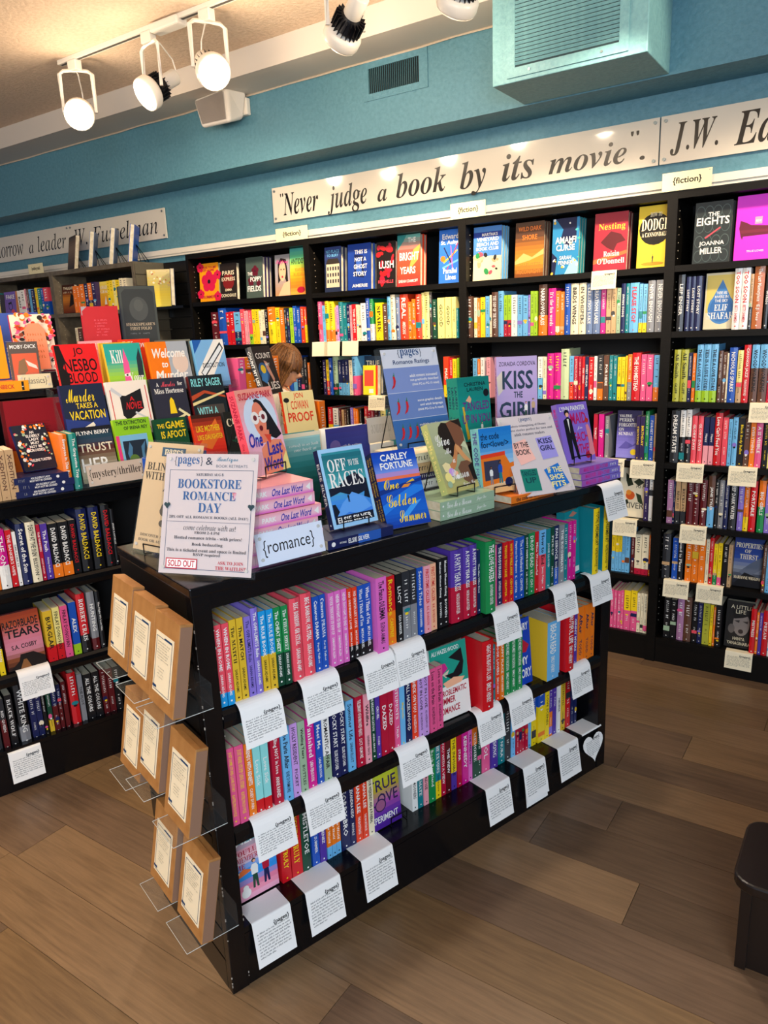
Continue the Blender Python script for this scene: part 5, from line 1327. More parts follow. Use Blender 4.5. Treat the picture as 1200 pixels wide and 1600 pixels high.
easel('T', 1.055, .058, 1.1125, -8, .08, 'black wire easel holding the campervan book')
easel('T', .046, .28, TZ_, -72, .1, 'black wire easel holding the tan blind-date sign')
easel('T', .85, .195, 1.2615, -2, .12, 'black wire easel holding the ratings sign')
easel('T', 1.187, -.004+.02, TZ_, -12.5, .1, 'black wire easel holding the fairy-tale sign', lean=29)
easel('T', 1.43, .055, 1.1545, -6, .08, 'black wire easel holding the purple couple book at stand end')
easel('T', .495, .065, 1.1155, -2, .08, 'black wire easel holding the racing-title book')
easel('T', .296, .12, 1.2785, 22, .08, 'black wire easel on top of the pink stack')
# ------------------------------------------------------------------ face-out books on the stand's shelves
face('T', .797, .024, .462, -2, 6, .145, .232, .022, 'W', [Rr_(0, 0, 1, .45, 'f2ece4'), Rr_(0, .45, 1, 1, '1c9a84'), T('ALI HAZELWOOD', .06, .9, .8, .96, 'W', 'S'), P('d02a86', (.02, .6), (.12, .78), (.4, .76), (.46, .68), (.3, .62), (.2, .52)), P('d8c8b0', (.3, .62), (.5, .66), (.4, .56)), P('15151a', (.5, .82), (.86, .9), (.9, .7), (.84, .55), (.6, .5), (.36, .6), (.6, .6), (.8, .72)), P('PE', (.3, .5), (.6, .54), (.9, .5), (.8, .44), (.4, .42)), T('A PROBLEMATIC', .1, .32, .92, .4, 'CR', 'B', .1), T('SUMMER', .12, .21, .6, .3, 'CR', 'B', .1), T('ROMANCE', .12, .08, .7, .17, 'CR', 'B', .1)], "teal and white face-out book on the romance stand's middle row", hard=True)
face('T', 1.115, .02, .462, 0, 5, .078, .225, .03, 'B', [Rr_(0, 0, 1, 1, '0f3fb0'), T('HENRY', .1, .82, .9, .93), P('CR', (.1, .55), (.5, .7), (.9, .58), (.7, .48), (.3, .5)), T('MY', .3, .3, .8, .42), T('STORY', .02, .1, .96, .24)], "royal blue face-out book on the romance stand's middle row", hard=True)
face('T', .125, .078, .1735, 0, 4, .138, .208, .02, 'TL', [('g', ['f2a8c0', 'f08098', '2a90e0', '3a9ae8', 'f2ccd0', 'e8a0b0', '4ab0b8', '2a98a8']), T('ABBY', .1, .88, .6, .97, 'CR', 'B'), T('JIMENEZ', .05, .74, .95, .86, 'W', 'B'), T("YOU'LL", .14, .62, .6, .69, 'CR', 'b'), T('REMEMBER', .06, .53, .62, .6, 'CR', 'b'), T('ME', .14, .44, .34, .51, 'CR', 'b'), P('e8743c', (.0, .36), (.3, .44), (.5, .38), (.2, .34))]+figure(.52, .12, .22, '3a2418', 'PE', 'W', 'DG')+figure(.76, .12, .22, '3a2418', 'PE', 'CR', 'NB')+[Cc(.3, .1, .1, 'W'), Cc(.3, .17, .06, 'W')], "teal and pink face-out paperback at left of romance stand's bottom row")
face('T', .555, .07, .1735, 0, 5, .128, .205, .02, 'PU', [('g', ['4a1f8c', '5a2a9c', 'a850a0', 'b8a030', 'c8cc30', '8cb83a']), T('LAUREN', .1, .85, .9, .93, 'CR', 'S'), T('TRUE', .1, .58, .92, .76, 'DPU', 'S'), T('LOVE', .2, .36, .94, .54, 'DPU', 'S'), Cc(.42, .36, .16, 'DPU'), Cc(.42, .36, .13, '9a5a80'), T('EXPERIMENT', .05, .1, .9, .2, 'W', 'S')], "yellow to purple face-out paperback on the romance stand's bottom row", extra=0)
easel('T', .6, .068, .1735, 0, .06, 'black wire easel holding the yellow to purple paperback', h=.06)
face('T', 1.375, .035, .775, 8, 3, .09, .228, .03, 'TL', [Rr_(0, 0, 1, 1, '0f8c94'), P('c8806a', (.3, .92), (.6, .98), (.9, .93), (.6, .9)), P('9fb8d8', (.5, .5), (.9, .56), (.8, .5)), Cc(.4, .22, .12, 'W'), Rr_(.6, .04, .95, .12, 'W')], "teal back cover leaning at right end of romance stand's top row", hard=False)
face('M', -.105, .02, .458, 0, 5, .128, .212, .022, 'DR', [('g', ['3a1a10', '8a4a28', 'd88a9c', 'd87f94', 'd06f70', 'b84f28', 'a84020']), T('RAZORBLADE', .02, .74, .95, .88, 'K', 'B'), T('TEARS', .06, .57, .96, .72, 'K', 'B'), T('S.A. COSBY', .16, .36, .84, .44, 'K', 'B'), P('1a100c', (.0, 0), (.3, .14), (.36, .26), (.7, .26), (1, .14), (1, 0)), P('8a5a30', (.3, 0), (.42, .16), (.5, .16), (.6, 0))], 'dusky pink and red face-out thriller above the left note card', hard=True)
# ------------------------------------------------------------------ face-out books on the wall bookcases
def wf(a, b_, z, c, art_, label, h=.235, hard=True, ex=0, yawd=0, n=.05, t=.028, lean=4, spine=None):
    face('W', (a+b_)/2, n, z, yawd, lean, max(b_-a, .1), h, t, c, art_, label, hard=hard, extra=ex, exlabel=None, spine=spine)
z1 = 1.8335
wf(.05, .221, z1, 'MY', [Rr_(0, 0, 1, 1, 'f09a10')]+flower(.5, .52, .3, 'd01848')+flower(.05, .9, .14, 'd01848')+flower(.96, .68, .14, 'd01848')+flower(.05, .2, .14, 'd01848')+flower(.95, .12, .14, 'd01848')+[T('SPEAK TO ME', .1, .86, .9, .92, 'CR', 'S'), T('OF HOME', .2, .79, .8, .85, 'CR', 'S'), T('SUMMERS', .2, .08, .86, .16, 'CR', 'S')], 'orange hardback with big red hibiscus flowers, leftmost face-out on the black bookcases')
wf(.236, .38, z1, 'K', [Rr_(0, 0, 1, 1, '241c1a'), Cc(.5, .5, .34, '7a1a1c'), T('PARIS', .14, .68, .86, .8, 'CM', 'S'), T('EXPRESS', .1, .52, .9, .62, 'CM', 'S'), T('EMMA', .3, .24, .7, .31, 'CM', 'S'), T('DONOGHUE', .06, .08, .94, .17, 'CM', 'S')], 'black face-out hardback with a dark red glow, beside the hibiscus book', h=.222)
wf(.462, .6, z1, 'DPU', [Rr_(0, 0, 1, 1, '46554f')]+flower(.55, .66, .16, '5c1026')+flower(.3, .42, .14, '5c1026')+flower(.75, .35, .1, '5c1026')+[T('THE', .1, .56, .4, .64, 'W'), T('POPPY', .26, .4, .94, .52, 'W'), T('FIELDS', .08, .16, .9, .3, 'W')], 'grey green face-out hardback with poppies and purple-spined copies behind', h=.24, ex=2, t=.024)
wf(.70, .815, z1, 'GY', [('g', ['b88a60', 'a8a0a4', '8f9096']), P('1a1210', (.2, .3), (.2, .78), (.4, .92), (.75, .88), (.85, .6), (.9, .2), (.6, .5)), Cc(.5, .6, .24, 'PE', .24), Cc(.42, .64, .04, 'K'), Cc(.62, .64, .04, 'K'), Cc(.5, .46, .06, 'CR'), T('Slipping', .06, .74, .9, .88, 'MG', 'c'), P('PE', (.2, 0), (.6, .3), (1, .36), (1, 0))], 'face-out book showing a dark-haired woman with pink script', h=.235)
wf(.818, .955, z1, 'G', [('g', ['f2a040', 'f07a20', 'f29a1c', 'e8c02c', '9ac850', '5ab888', '4aa8a0']), T('ANTIDOTE', .06, .66, .94, .78, '0c2c20'), T('KAREN', .3, .5, .8, .57, 'OR', 'S'), T('RUSSELL', .2, .4, .86, .47, 'OR', 'S'), Cc(.6, .1, .22, 'CR', .07)], 'orange to green face-out book at the post, right of the dark-haired woman book', h=.262)
wf(1.078, 1.195, z1, 'NB', [('g', ['1a2440', '1a2440', '223058', '2a3c78']), Rr_(.1, .1, .9, .62, 'c8b89c'), P('2a2420', (.08, .62), (.92, .62), (.8, .74), (.2, .74))]+[Rr_(.16+i*.16, .2+j*.14, .24+i*.16, .28+j*.14, '1a1c2c') for i in range(5) for j in range(3)]+[T('NO PLACE', .1, .86, .9, .93, 'LB', 'S'), T('TO BURY', .14, .78, .86, .84, 'LB', 'S')], 'navy face-out hardback showing a many-windowed building', h=.245, ex=1)
wf(1.243, 1.40, z1, 'B', [Rr_(0, 0, 1, 1, '143c98'), P('0a1c50', (.3, .3), (.7, .26), (.66, .74), (.28, .78)), Rr_(.36, .34, .6, .7, '3a66c0'), T('THIS IS', .3, .78, .84, .87, 'W'), T('NOT A', .3, .62, .8, .71, 'W'), T('GHOST', .26, .46, .84, .56, 'W'), T('STORY', .24, .3, .82, .4, 'W'), T('AMERIE', .14, .06, .9, .13, 'W')], 'bright blue face-out hardback with a dark doorway', h=.245, ex=1)
wf(1.438, 1.56, z1, 'K', [Rr_(0, 0, 1, 1, '160c0e')]+confetti(26, .05, .1, .95, .95, ['R', 'CR', 'b8202c'], .14)+[T('LUSH', .14, .42, .92, .58, 'W'), T('ROCHELLE', .1, .1, .9, .17, 'CO', 'S')], 'black face-out hardback splashed with red', h=.24, ex=1)
wf(1.572, 1.715, z1, 'RO', [('g', ['e03030', 'e8502c', 'd85040', '6ab0a8']), P('2f8a8c', (.0, .7), (.3, .9), (.4, 1), (0, 1)), P('e8a84c', (.5, .3), (.9, .5), (1, .8), (.7, .7)), T('THE', .46, .84, .8, .94, 'W'), T('BRIGHT', .1, .5, .94, .66, 'W'), T('YEARS', .12, .24, .8, .38, 'W'), T('SARAH DAMOFF', .06, .07, .9, .13, 'W', 'S')], 'red and orange face-out hardback with white capitals', h=.262, ex=1)
wf(1.828, 1.96, z1, 'LB', [Rr_(0, 0, 1, 1, '2f74d8'), T('Edward', .14, .82, .84, .92, 'W'), T('St. Aubyn', .08, .7, .92, .8, 'W'), P('Y', (.2, .4), (.8, .62), (.82, .6), (.22, .37)), P('R', (.3, .2), (.8, .74), (.83, .73), (.33, .2)), P('NB', (.2, .66), (.6, .3), (.63, .32), (.24, .68)), P('LB', (.15, .3), (.85, .44), (.85, .4), (.16, .27)), P('OP', (.6, .2), (.5, .7), (.53, .7), (.64, .2)), Cc(.18, .46, .11, 'OR'), T('Parallel', .2, .18, .8, .28, 'W'), T('Lines', .3, .06, .76, .16, 'W')], 'bright blue face-out hardback with crossing coloured lines', h=.262)
wf(2.026, 2.178, z1, 'LB', [Rr_(0, .45, 1, 1, '4a86d0'), Rr_(0, 0, 1, .45, 'e8dcb0'), Rr_(0, .8, 1, .9, '1c3f9c'), T("MARTHA'S", .3, .82, .86, .88, 'W'), T('VINEYARD', .12, .73, .9, .8, 'W'), T('BEACH AND', .12, .64, .9, .71, 'W'), T('BOOK CLUB', .1, .56, .9, .62, 'W')]+confetti(18, .1, .12, .9, .5, ['PE', 'K', 'G', 'CO', 'TN'], .1), 'blue and sand face-out hardback of a beach scene', h=.255, ex=2, t=.022)
wf(2.252, 2.398, z1, 'BR', [('g', ['8a4a18', 'e09a30', 'c87a28', '5a3a28', '5a4030']), P('e8c070', (0, .3), (.3, .44), (.6, .36), (1, .5), (1, .4), (.5, .3), (0, .24)), T('WILD DARK', .1, .84, .9, .92, 'OR', 'S'), T('SHORE', .24, .68, .76, .77, 'OR', 'S'), T('CHARLOTTE', .1, .18, .9, .26, 'OR', 'S'), T('McCONAGHY', .08, .06, .92, .14, 'OR', 'S')], 'brown face-out hardback with golden waves', h=.252, ex=2, t=.02)
wf(2.44, 2.568, z1, 'TL', [Rr_(0, 0, 1, 1, '2a8ac0'), P('0c1c48', (.1, 1), (.4, .8), (.3, .6), (.6, .5), (.9, .6), (.9, 1)), P('0c1c48', (0, .4), (.2, .3), (.14, 0), (0, 0)), P('9fe0e8', (.5, 0), (.8, .3), (1, .2), (1, 0))]+confetti(22, 0, 0, 1, 1, ['MY', 'W', 'AQ'], .05)+[T('AMALFI', .12, .55, .9, .67, 'W'), T('CURSE', .16, .42, .86, .53, 'W'), T('SARAH', .3, .26, .74, .33, 'W', 'S'), T('PENNER', .26, .17, .78, .24, 'W', 'S')], 'blue and aqua face-out hardback with rocky coast', h=.25, ex=2, t=.022)
wf(2.64, 2.79, z1, 'DR', [Rr_(0, 0, 1, 1, 'a42a3c'), P('5a1c24', (.2, .5), (.5, .68), (.8, .62), (.95, .5), (.7, .46), (.6, .34), (.4, .4)), P('d06a3c', (0, .2), (1, .34), (1, .28), (0, .12)), T('Nesting', .12, .68, .92, .82, 'MY', 'b'), T('Roisin', .3, .25, .78, .34, 'W', 'b'), T("O'Donnell", .12, .12, .94, .22, 'W', 'b')], 'dark red face-out hardback with a dark bird', h=.25, ex=1)
wf(2.836, 2.972, z1, 'Y', [Rr_(0, 0, 1, 1, 'e8c838'), Cc(.52, .62, .49, '141210'), T('HOW TO', .36, .82, .72, .89, 'CM', 'b'), T('DODGE', .1, .6, .95, .79, 'CM', 'b'), T('A CANNONBALL', .12, .5, .92, .57, 'CM', 'b'), Cc(.5, .06, .36, 'b88a28', .03)]+figure(.5, .08, .07, 'K', 'K', 'K', 'K'), 'yellow face-out book with a big black cannonball', h=.258)
wf(3.07, 3.215, z1, 'DK', [Rr_(0, 0, 1, 1, '30383a')]+[Cc(.15+.23*i, .12+.24*j, .12, '5a6a68', .1) for i in range(4) for j in range(4)]+[Cc(.15+.23*i, .12+.24*j, .105, '30383a', .088) for i in range(4) for j in range(4)]+[T('THE', .36, .76, .66, .83, 'W'), T('EIGHTS', .06, .62, .94, .75, 'W'), P('CO', (.3, .42), (.7, .58), (.72, .56), (.33, .4)), T('JOANNA', .16, .27, .84, .36, 'W'), T('MILLER', .2, .15, .8, .25, 'W')], 'charcoal face-out hardback with pale swirls, below the rightmost label', h=.245, ex=1)
wf(3.232, 3.40, z1, 'MG', [Rr_(0, 0, 1, 1, 'e03ad8'), P('6a2438', (.08, .5), (.1, .62), (.24, .58), (.34, .54), (.86, .5), (.92, .54), (.92, .42), (.86, .38), (.84, .33), (.82, .38), (.18, .37), (.16, .32), (.12, .38), (.1, .44)), P('7a2a40', (.1, .47), (.9, .46), (.9, .42), (.12, .42)), Rr_(.42, .55, .58, .66, 'f2a0c0'), T('READ ME', .44, .58, .56, .62, 'W', 'S'), T('TRUE LOVES', .28, .12, .66, .15, 'W', 'S')], 'magenta face-out hardback with a dark red couch', h=.252)
z2 = 1.5595
wf(3.13, 3.262, z2, 'W', [Rr_(0, 0, 1, 1, 'e8dcb8'), Rr_(.04, .3, .96, .96, 'e8d070'), Cc(.5, .36, .4, '4a88c8', .27), P('4a88c8', (.12, .42), (.5, .88), (.88, .42)), Cc(.5, .36, .34, '3a74b8', .23), T('THERE ARE', .34, .62, .66, .67, 'W', 'S'), T('RIVERS IN', .3, .55, .7, .6, 'W', 'S'), T('THE SKY', .3, .48, .7, .53, 'W', 'S'), T('ELIF', .3, .33, .7, .44, 'W', 'b'), T('SHAFAK', .1, .18, .9, .3, 'W', 'b')], 'cream face-out book with a blue teardrop, on the rightmost bookcase', h=.232, ex=0, t=.035)
wf(1.334, 1.425, 1.2555, 'Y', [Rr_(0, 0, 1, 1, 'f2e02c'), Rr_(.08, .3, .72, .84, 'e8503c'), Rr_(.4, .06, .7, .2, 'W'), Rr_(.86, 0, 1, 1, 'RO')], 'yellow and red back cover beside the ratings sign', h=.165, hard=False, n=.03)
wf(1.30, 1.415, 1.2555, 'NB', [Rr_(0, 0, 1, 1, '2a3f58'), T('TRUE', .1, .74, .9, .88, 'CM', 'S')], 'dark blue face-out book behind the yellow and red one', h=.215, n=.085)
wf(2.775, 2.885, .9795, 'PU', [('g', ['8a86d8', '8078d0', '6a62b8', '3a3468', '2f2a58']), T('VALERIE', .08, .86, .6, .92, 'W', 'S'), T('PERRIN', .08, .77, .7, .84, 'W', 'b'), T('FORGOTTEN', .06, .66, .96, .74, 'W', 'b'), T('ON', .08, .57, .3, .64, 'W', 'b'), T('SUNDAY', .08, .48, .7, .55, 'W', 'b'), Cc(.74, .13, .13, 'Y'), P('5a52a8', (.1, .2), (.4, .36), (.7, .28), (.9, .36), (.9, .3), (.5, .2))], 'purple face-out paperback with a yellow dot above two note cards', h=.222, hard=False)
wf(2.80, 2.925, .695, 'OR', [Rr_(0, 0, .94, 1, 'ece0c0'), Cc(.4, .44, .17, 'd85a1c'), Cc(.34, .5, .1, 'e8902c'), P('1f2a14', (.2, .9), (.4, .8), (.5, .66), (.3, .62), (.22, .74)), P('1f2a14', (.5, .72), (.7, .8), (.9, .72), (.7, .64)), P('2a3a1c', (.6, .5), (.8, .46), (.9, .26), (.7, .32)), P('1f2a14', (.1, .3), (.3, .36), (.36, .28), (.2, .24)), T('GO', .4, .8, .66, .9, '3a3a34', 's'), T('AS A', .6, .6, .94, .7, '3a3a34', 's'), T('RIVER', .2, .18, .92, .3, '3a3a34', 's')], 'cream face-out book with an orange peach and dark leaves', h=.236, hard=False)
wf(3.322, 3.44, .4245, 'NB', [('g', ['14141c', '2a3040', '8a94a8', '24489c', '1c3a8c', '1a3070']), P('5a6478', (.2, .3), (.6, .5), (1, .66), (1, .4), (.5, .2)), P('0e0e14', (0, 0), (.4, .3), (1, .2), (1, 0)), T('PROPERTIES', .04, .8, .96, .9, 'CM', 'b'), T('OF', .36, .7, .58, .77, 'CM', 'b'), T('THIRST', .2, .57, .82, .67, 'CM', 'b'), T('MARIANNE WIGGINS', .04, .16, .96, .22, 'CM', 'b')], 'dark blue mountain face-out hardback on the rightmost bookcase', h=.225)
wf(3.308, 3.425, .127, 'DK', [Rr_(0, 0, 1, 1, '24211f'), Cc(.56, .52, .3, '8a8078', .26), P('1a1816', (.2, .8), (.5, .84), (.84, .72), (.6, .66), (.3, .62)), P('3a3430', (.3, .58), (.5, .6), (.48, .54)), P('3a3430', (.6, .58), (.8, .6), (.78, .54)), Cc(.56, .36, .09, '3a302c'), Cc(.22, .4, .12, '6a625c', .1), T('A LITTLE', .16, .84, .9, .92, 'CM', 's'), T('LIFE', .34, .74, .7, .82, 'CM', 's'), T('HANYA', .3, .16, .72, .23, 'CM', 's'), T('YANAGIHARA', .1, .06, .92, .13, 'CM', 's')], 'dark face-out book showing a grimacing face, lowest right shelf', h=.22, hard=False)
# grey-edged bookcases
wf(-1.45, -1.30, 1.8275, 'BR', [('g', ['6a2a14', '8a4a1c', 'c87a2c', '5a2414', '3a1810']), P('140c0a', (.5, .2), (.9, .3), (.9, .6), (.7, .7)), T('TWILIGHT', .1, .82, .9, .92, 'CM', 'S'), Dd(.1, .7, .8, .76, 'CM')], 'brown face-out book alone at left of the grey-edged bookcase', h=.205)
wf(-2.25, -2.085, 1.8275, 'LV', [Rr_(0, 0, 1, 1, '7a62b8'), T('FAKE', .16, .72, .9, .88, 'W'), Cc(.5, .42, .18, 'K'), Cc(.5, .42, .14, '7a62b8'), P('K', (.3, .56), (.6, .62), (.62, .54), (.36, .5)), Cc(.7, .2, .14, 'CO')], 'purple face-out book at left edge on the grey-edged bookcase', h=.2)
wf(-2.08, -1.99, 1.8275, 'TN', [Rr_(0, 0, 1, 1, 'd88a50'), Cc(.7, .5, .25, 'BR')], 'tan face-out book beside the purple one', h=.2)
wf(-1.0, -.86, 1.8275, 'Y', [('g', ['e87a1c', 'f2b02c', 'f2dc60']), T('AMAZING', .08, .74, .92, .86, 'W', 'b'), T('GRACE', .1, .6, .9, .7, 'W', 'b'), P('W', (.4, .2), (.5, .5), (.6, .2)), P('RO', (.2, .1), (.5, .2), (.8, .1), (.5, .05))], 'golden yellow face-out book in the grey-edged bookcase', h=.2)
face('W', -.41, .12, 1.826, 40, 6, .17, .25, .022, 'MY', [('g', ['f0dc50', 'e8cc30', 'c8b860', 'd8c890'])]+confetti(30, .05, .55, .95, .95, ['MY', 'TN', 'CM', 'OB'], .05), 'gold face-out hardback on the slatted panel', hard=True)
face('W', -.28, .09, 1.826, -40, 3, .16, .24, .026, 'NB', None, 'pale-edged navy hardback propped beside the gold one on the panel', hard=True)
boxo_s = empty('slat_shelf', (-.5, .03, 1.808)); tag(boxo_s, 'small black shelf hooked on the slatted panel', 'shelf'); boxo('ledge', (0, 0, 0), (.4, .22, .016), BLACK, boxo_s); boxo('bracket', (.02, .2, -.05), (.03, .2198, 0), BLACK, boxo_s)
# books on stands on top of the grey-edged bookcase
for i, (x, c, yw, label) in enumerate([(-1.38, 'BR', -20, 'brown patterned hardback standing on top, leftmost before the wall sign'), (-1.14, 'GB', -44, 'slate hardback standing edge-on on top, second from left'), (-.90, 'GB', -45, 'slate hardback standing edge-on on top, third from left'), (-.68, 'B', -48, 'bright blue hardback standing edge-on on top, nearest the sign end')]):
    face('W', x, .11, 2.1325, yw, 10, .19, .25, .03, c, [('g', ['3a3028', '6a5444', '8a7460', '4a4038'])] if i == 0 else [('g', ['14285c', '1c3c90'])], label, hard=True)
    q = MB(); tt = empty('wire_easel', (x+.10, .12, 2.1325)); q.tube([(0, 0, .003), (-.06, .02, .13), (-.02, .06, .003)], .0025, WIRE, 5); q.obj('front_wire', tt)
    q = MB(); q.tube([(.06, .02, .003), (-.06, .02, .13)], .0025, WIRE, 5); q.obj('rear_wire', tt); tag(tt, f'black wire stand behind the {ordn(i+1)} hardback on top of the grey bookcase', 'easel')
# ------------------------------------------------------------------ mystery rack: three tiers of face-out books in clear acrylic
rk = empty('acrylic_book_rack', place('M', .165, .02, TZ_), (0, 0, ANG)); tag(rk, 'clear stepped acrylic rack of mystery books on the left stand', 'rack')
for i, (y, z) in enumerate([(0, .004), (.085, .158), (.17, .312)]):
    boxo('step', (0, y, z-.004), (.78, y+.062, z), ACRYL, rk); boxo('lip', (0, y-.004, z-.004), (.78, y-.001, z+.028), ACRYL, rk)
q = MB(); q.prism([(0, 0), (.26, 0), (.26, .36), (.17, .35), (.17, .31), (.085, .2), (.085, .155), (0, .04)], -.005, -.001, ACRYL, axis='x'); q.obj('side_sheet', rk)
RK = [(.03, .096, .0), (.115, .25, 0), (.20, .404, 0)]
def rb(row, s0, s1, c, art_, label, h=.21, hard=True, spine=None, fg=None):
    y, z, _ = RK[row]; face('M', (s0+s1)/2, y, TZ_+z-.09, 0, 14, s1-s0-.008, h, .026, c, art_, label, hard=hard, spine=spine, fg=fg)
rb(0, 0.180, 0.326, 'K', [('g', ['9a9a7c', 'b0a890', '8a7a60', '5a1c14', '24485c', '14181c']), T('FLYNN BERRY', .06, .86, .94, .93, 'W', 'S'), T('TRUST', .06, .55, .96, .7, 'CM', 'S'), T('HER', .06, .2, .8, .44, 'W', 'S')], 'dark thriller with the word TRUST in the front tier, leftmost')
rb(0, 0.330, 0.480, 'LG', [Rr_(0, 0, 1, 1, '8cc820'), Rr_(0, 0, .09, .72, 'e83a7c'), Rr_(.1, 0, .86, .72, '7ab8dc'), Rr_(.16, .0, .8, .62, '1c2a3a'), P('4a7a9c', (.6, .1), (.64, .5), (.78, .6), (.7, .4), (.72, .1)), P('4a7a9c', (.3, .2), (.4, .5), (.34, .6), (.24, .4)), Cc(.4, .28, .14, '5a7a30', .1), T('THE EXTINCTION', .06, .9, .9, .97, '14301c'), T('OF IRENA REY', .26, .81, .92, .87, '14301c')], 'lime green book with a blue tree picture in the front tier', h=.225)
rb(0, 0.488, 0.630, 'DG', [Rr_(0, 0, 1, 1, '0f4a2c'), T('THE', .08, .82, .3, .9, 'Y'), T('GAME', .34, .8, .92, .94, 'Y'), T('IS AFOOT', .16, .62, .94, .76, 'Y')], 'dark green book with yellow capitals in the front tier')
rb(0, 0.645, 0.785, 'RO', [('g', ['8a1418', 'e03020', 'e84a28', '3a1410']), P('e8742c', (.1, .4), (.8, .9), (.9, .6), (.5, .3)), T('LIKE MOTHER', .1, .66, .9, .78, 'Y', 'S'), T('LIKE DAUGHTER', .1, .5, .95, .6, 'Y', 'S')], 'orange red book with yellow title in the front tier')
rb(0, 0.790, 0.930, 'DK', [Rr_(0, 0, 1, 1, '1c1f1c'), T('Close', .06, .7, .7, .86, 'CM', 'b'), T('Rich', .3, .36, .8, .5, 'CM', 'b')]+confetti(12, .1, .1, .9, .6, ['DG', 'GY'], .06), 'black book with cream letters half hidden at right of the front tier')
rb(1, 0.174, 0.342, 'NB', [Rr_(0, 0, 1, 1, '182440'), P('24387c', (0, 0), (1, 0), (1, .5), (.6, .3), (0, .4)), T('Murder', .1, .68, .76, .92, 'Y', 'c'), T('TAKES A', .3, .56, .8, .66, 'Y', 'S'), T('VACATION', .12, .36, .94, .52, 'Y', 'S'), P('ece4d0', (.36, .2), (.62, .3), (.66, .24), (.5, .12), (.4, .12)), Rr_(.42, .13, .6, .18, 'OR')], 'navy book with yellow script title, leftmost in the middle tier')
rb(1, 0.347, 0.517, 'W', [Rr_(0, 0, 1, 1, 'f0e6d8'), Rr_(.06, .1, .08, .85, 'R'), Rr_(.93, .1, .95, .9, 'R'), P('16161a', (.28, .36), (.38, .26), (.82, .46), (.82, .84), (.42, .72), (.28, .74)), T('A', .5, .62, .62, .7, 'R'), T('NOVEL', .4, .46, .8, .6, 'R', 'S', .2), P('c8ccd0', (.08, .84), (.3, .7), (.34, .74), (.12, .9)), P('c8ccd0', (.6, .42), (.98, .22), (.96, .2), (.58, .38)), T('Murder', .3, .04, .9, .2, 'CO', 'c')], 'white book with a black dagger-pierced book on its cover')
rb(1, 0.522, 0.677, 'DK', [Rr_(0, 0, 1, 1, '2a2c3c'), T('A', .16, .84, .24, .92, 'W', 'b'), T('Murder', .3, .83, .7, .93, 'CO', 'c'), T('for', .78, .84, .92, .92, 'W', 'b'), T('Miss Hortense', .08, .7, .92, .8, 'W', 'b'), P('Y', (.42, .3), (.62, .3), (.58, .56), (.52, .62), (.46, .56)), P('e8e4b0', (.2, .1), (.9, .3), (.92, .26), (.22, .04)), P('e8e4b0', (.7, .4), (.98, .24), (.94, .2), (.66, .36))], 'slate book with a yellow raincoat figure in the middle tier')
rb(1, 0.687, 0.847, 'DR', [Rr_(0, 0, 1, 1, '16222a'), P('b84a28', (0, .6), (.4, .7), (1, .56), (1, .52), (.4, .64), (0, .5)), P('e8dc9c', (0, .46), (1, .66), (1, .62), (0, .4)), Rr_(.1, .18, .9, .4, '4a4440'), T('RILEY SAGER', .06, .78, .94, .94, '8ae4e8', 'S'), T('WITH A', .1, .2, .7, .36, '8ae4e8', 'S'), T('VENGEANCE', .1, .02, .95, .16, '8ae4e8', 'S')], 'black book with pale aqua author letters in the middle tier', spine='SAGER', fg='K')
rb(2, 0.198, 0.363, 'R', [Rr_(0, 0, 1, 1, 'e01c20'), P('120c0c', (0, 0), (0, .98), (.12, .98), (.2, .7), (.12, .56), (.24, .44), (.2, .2), (.5, .0)), T('JO', .42, .76, .66, .93, '120c0c', 'S'), T('NESBO', .16, .48, .94, .72, '120c0c', 'S'), T('BLOOD', .2, .26, .9, .46, '120c0c', 'S')], 'bright red book with black profile, leftmost in the rear tier', h=.205, spine='JO NESBO', fg='W')
rb(2, 0.383, 0.538, 'MY', [('g', ['7ab830', '9acc3c', '2aa89c', '2aa898']), P('e85a98', (.4, 0), (.44, .6), (.52, .9), (.6, .6), (.58, 0)), Cc(.5, .36, .08, 'W', .03), Cc(.5, .36, .03, 'K'), P('24323a', (.8, .3), (.84, .7), (.94, .9), (.98, .6), (.96, .3)), T('Kill', .14, .6, .46, .88, 'W', 'b'), T('Your', .54, .2, .94, .4, 'W', 'b')], 'green and teal book with a pink lipstick shape in the rear tier', h=.2)
rb(2, 0.558, 0.738, 'OR', [Rr_(0, 0, .48, 1, 'f07a10'), Rr_(.48, 0, 1, 1, 'a8b0b8'), Cc(.76, .55, .2, 'e0c8b8', .22), T('Welcome', .08, .66, .92, .86, 'W', 'B', .15), T('to', .28, .46, .44, .58, 'W', 'B', .15), T('Murder', .1, .2, .9, .4, 'W', 'B', .15)], 'orange and silver welcome book in the rear tier', h=.2)
rb(2, 0.758, 0.908, 'LB', [Rr_(0, 0, 1, 1, '7ab4e4'), P('W', (0, .3), (.7, 1), (1, 1), (1, .8), (.3, .0), (0, 0)), P('1c5cb0', (0, .7), (.3, 1), (0, 1)), P('24303c', (.1, .3), (.2, .18), (.96, .8), (.88, .94)), P('e4ecf0', (.13, .3), (.2, .22), (.92, .8), (.87, .88)), T('DISSOLUTION', .2, .4, .9, .5, '24303c', 'S')], 'silvery blue book with a diagonal banner in the rear tier', h=.2)
rb(2, 0.366, 0.383, 'MY', None, 'yellow book edge between the red and green rear tier books', h=.2) if False else None
holder('M', .30, -.002, TZ_, 0, 12, .225, .088, [T('{mystery/thriller}', .06, .28, .96, .74, '4a4038', 'b')], 'mystery/thriller label in a clear holder at the rack front', name='shelf_label', paper=mat('label_tan_white', 'c9b6a4', .6), stackt=.003)
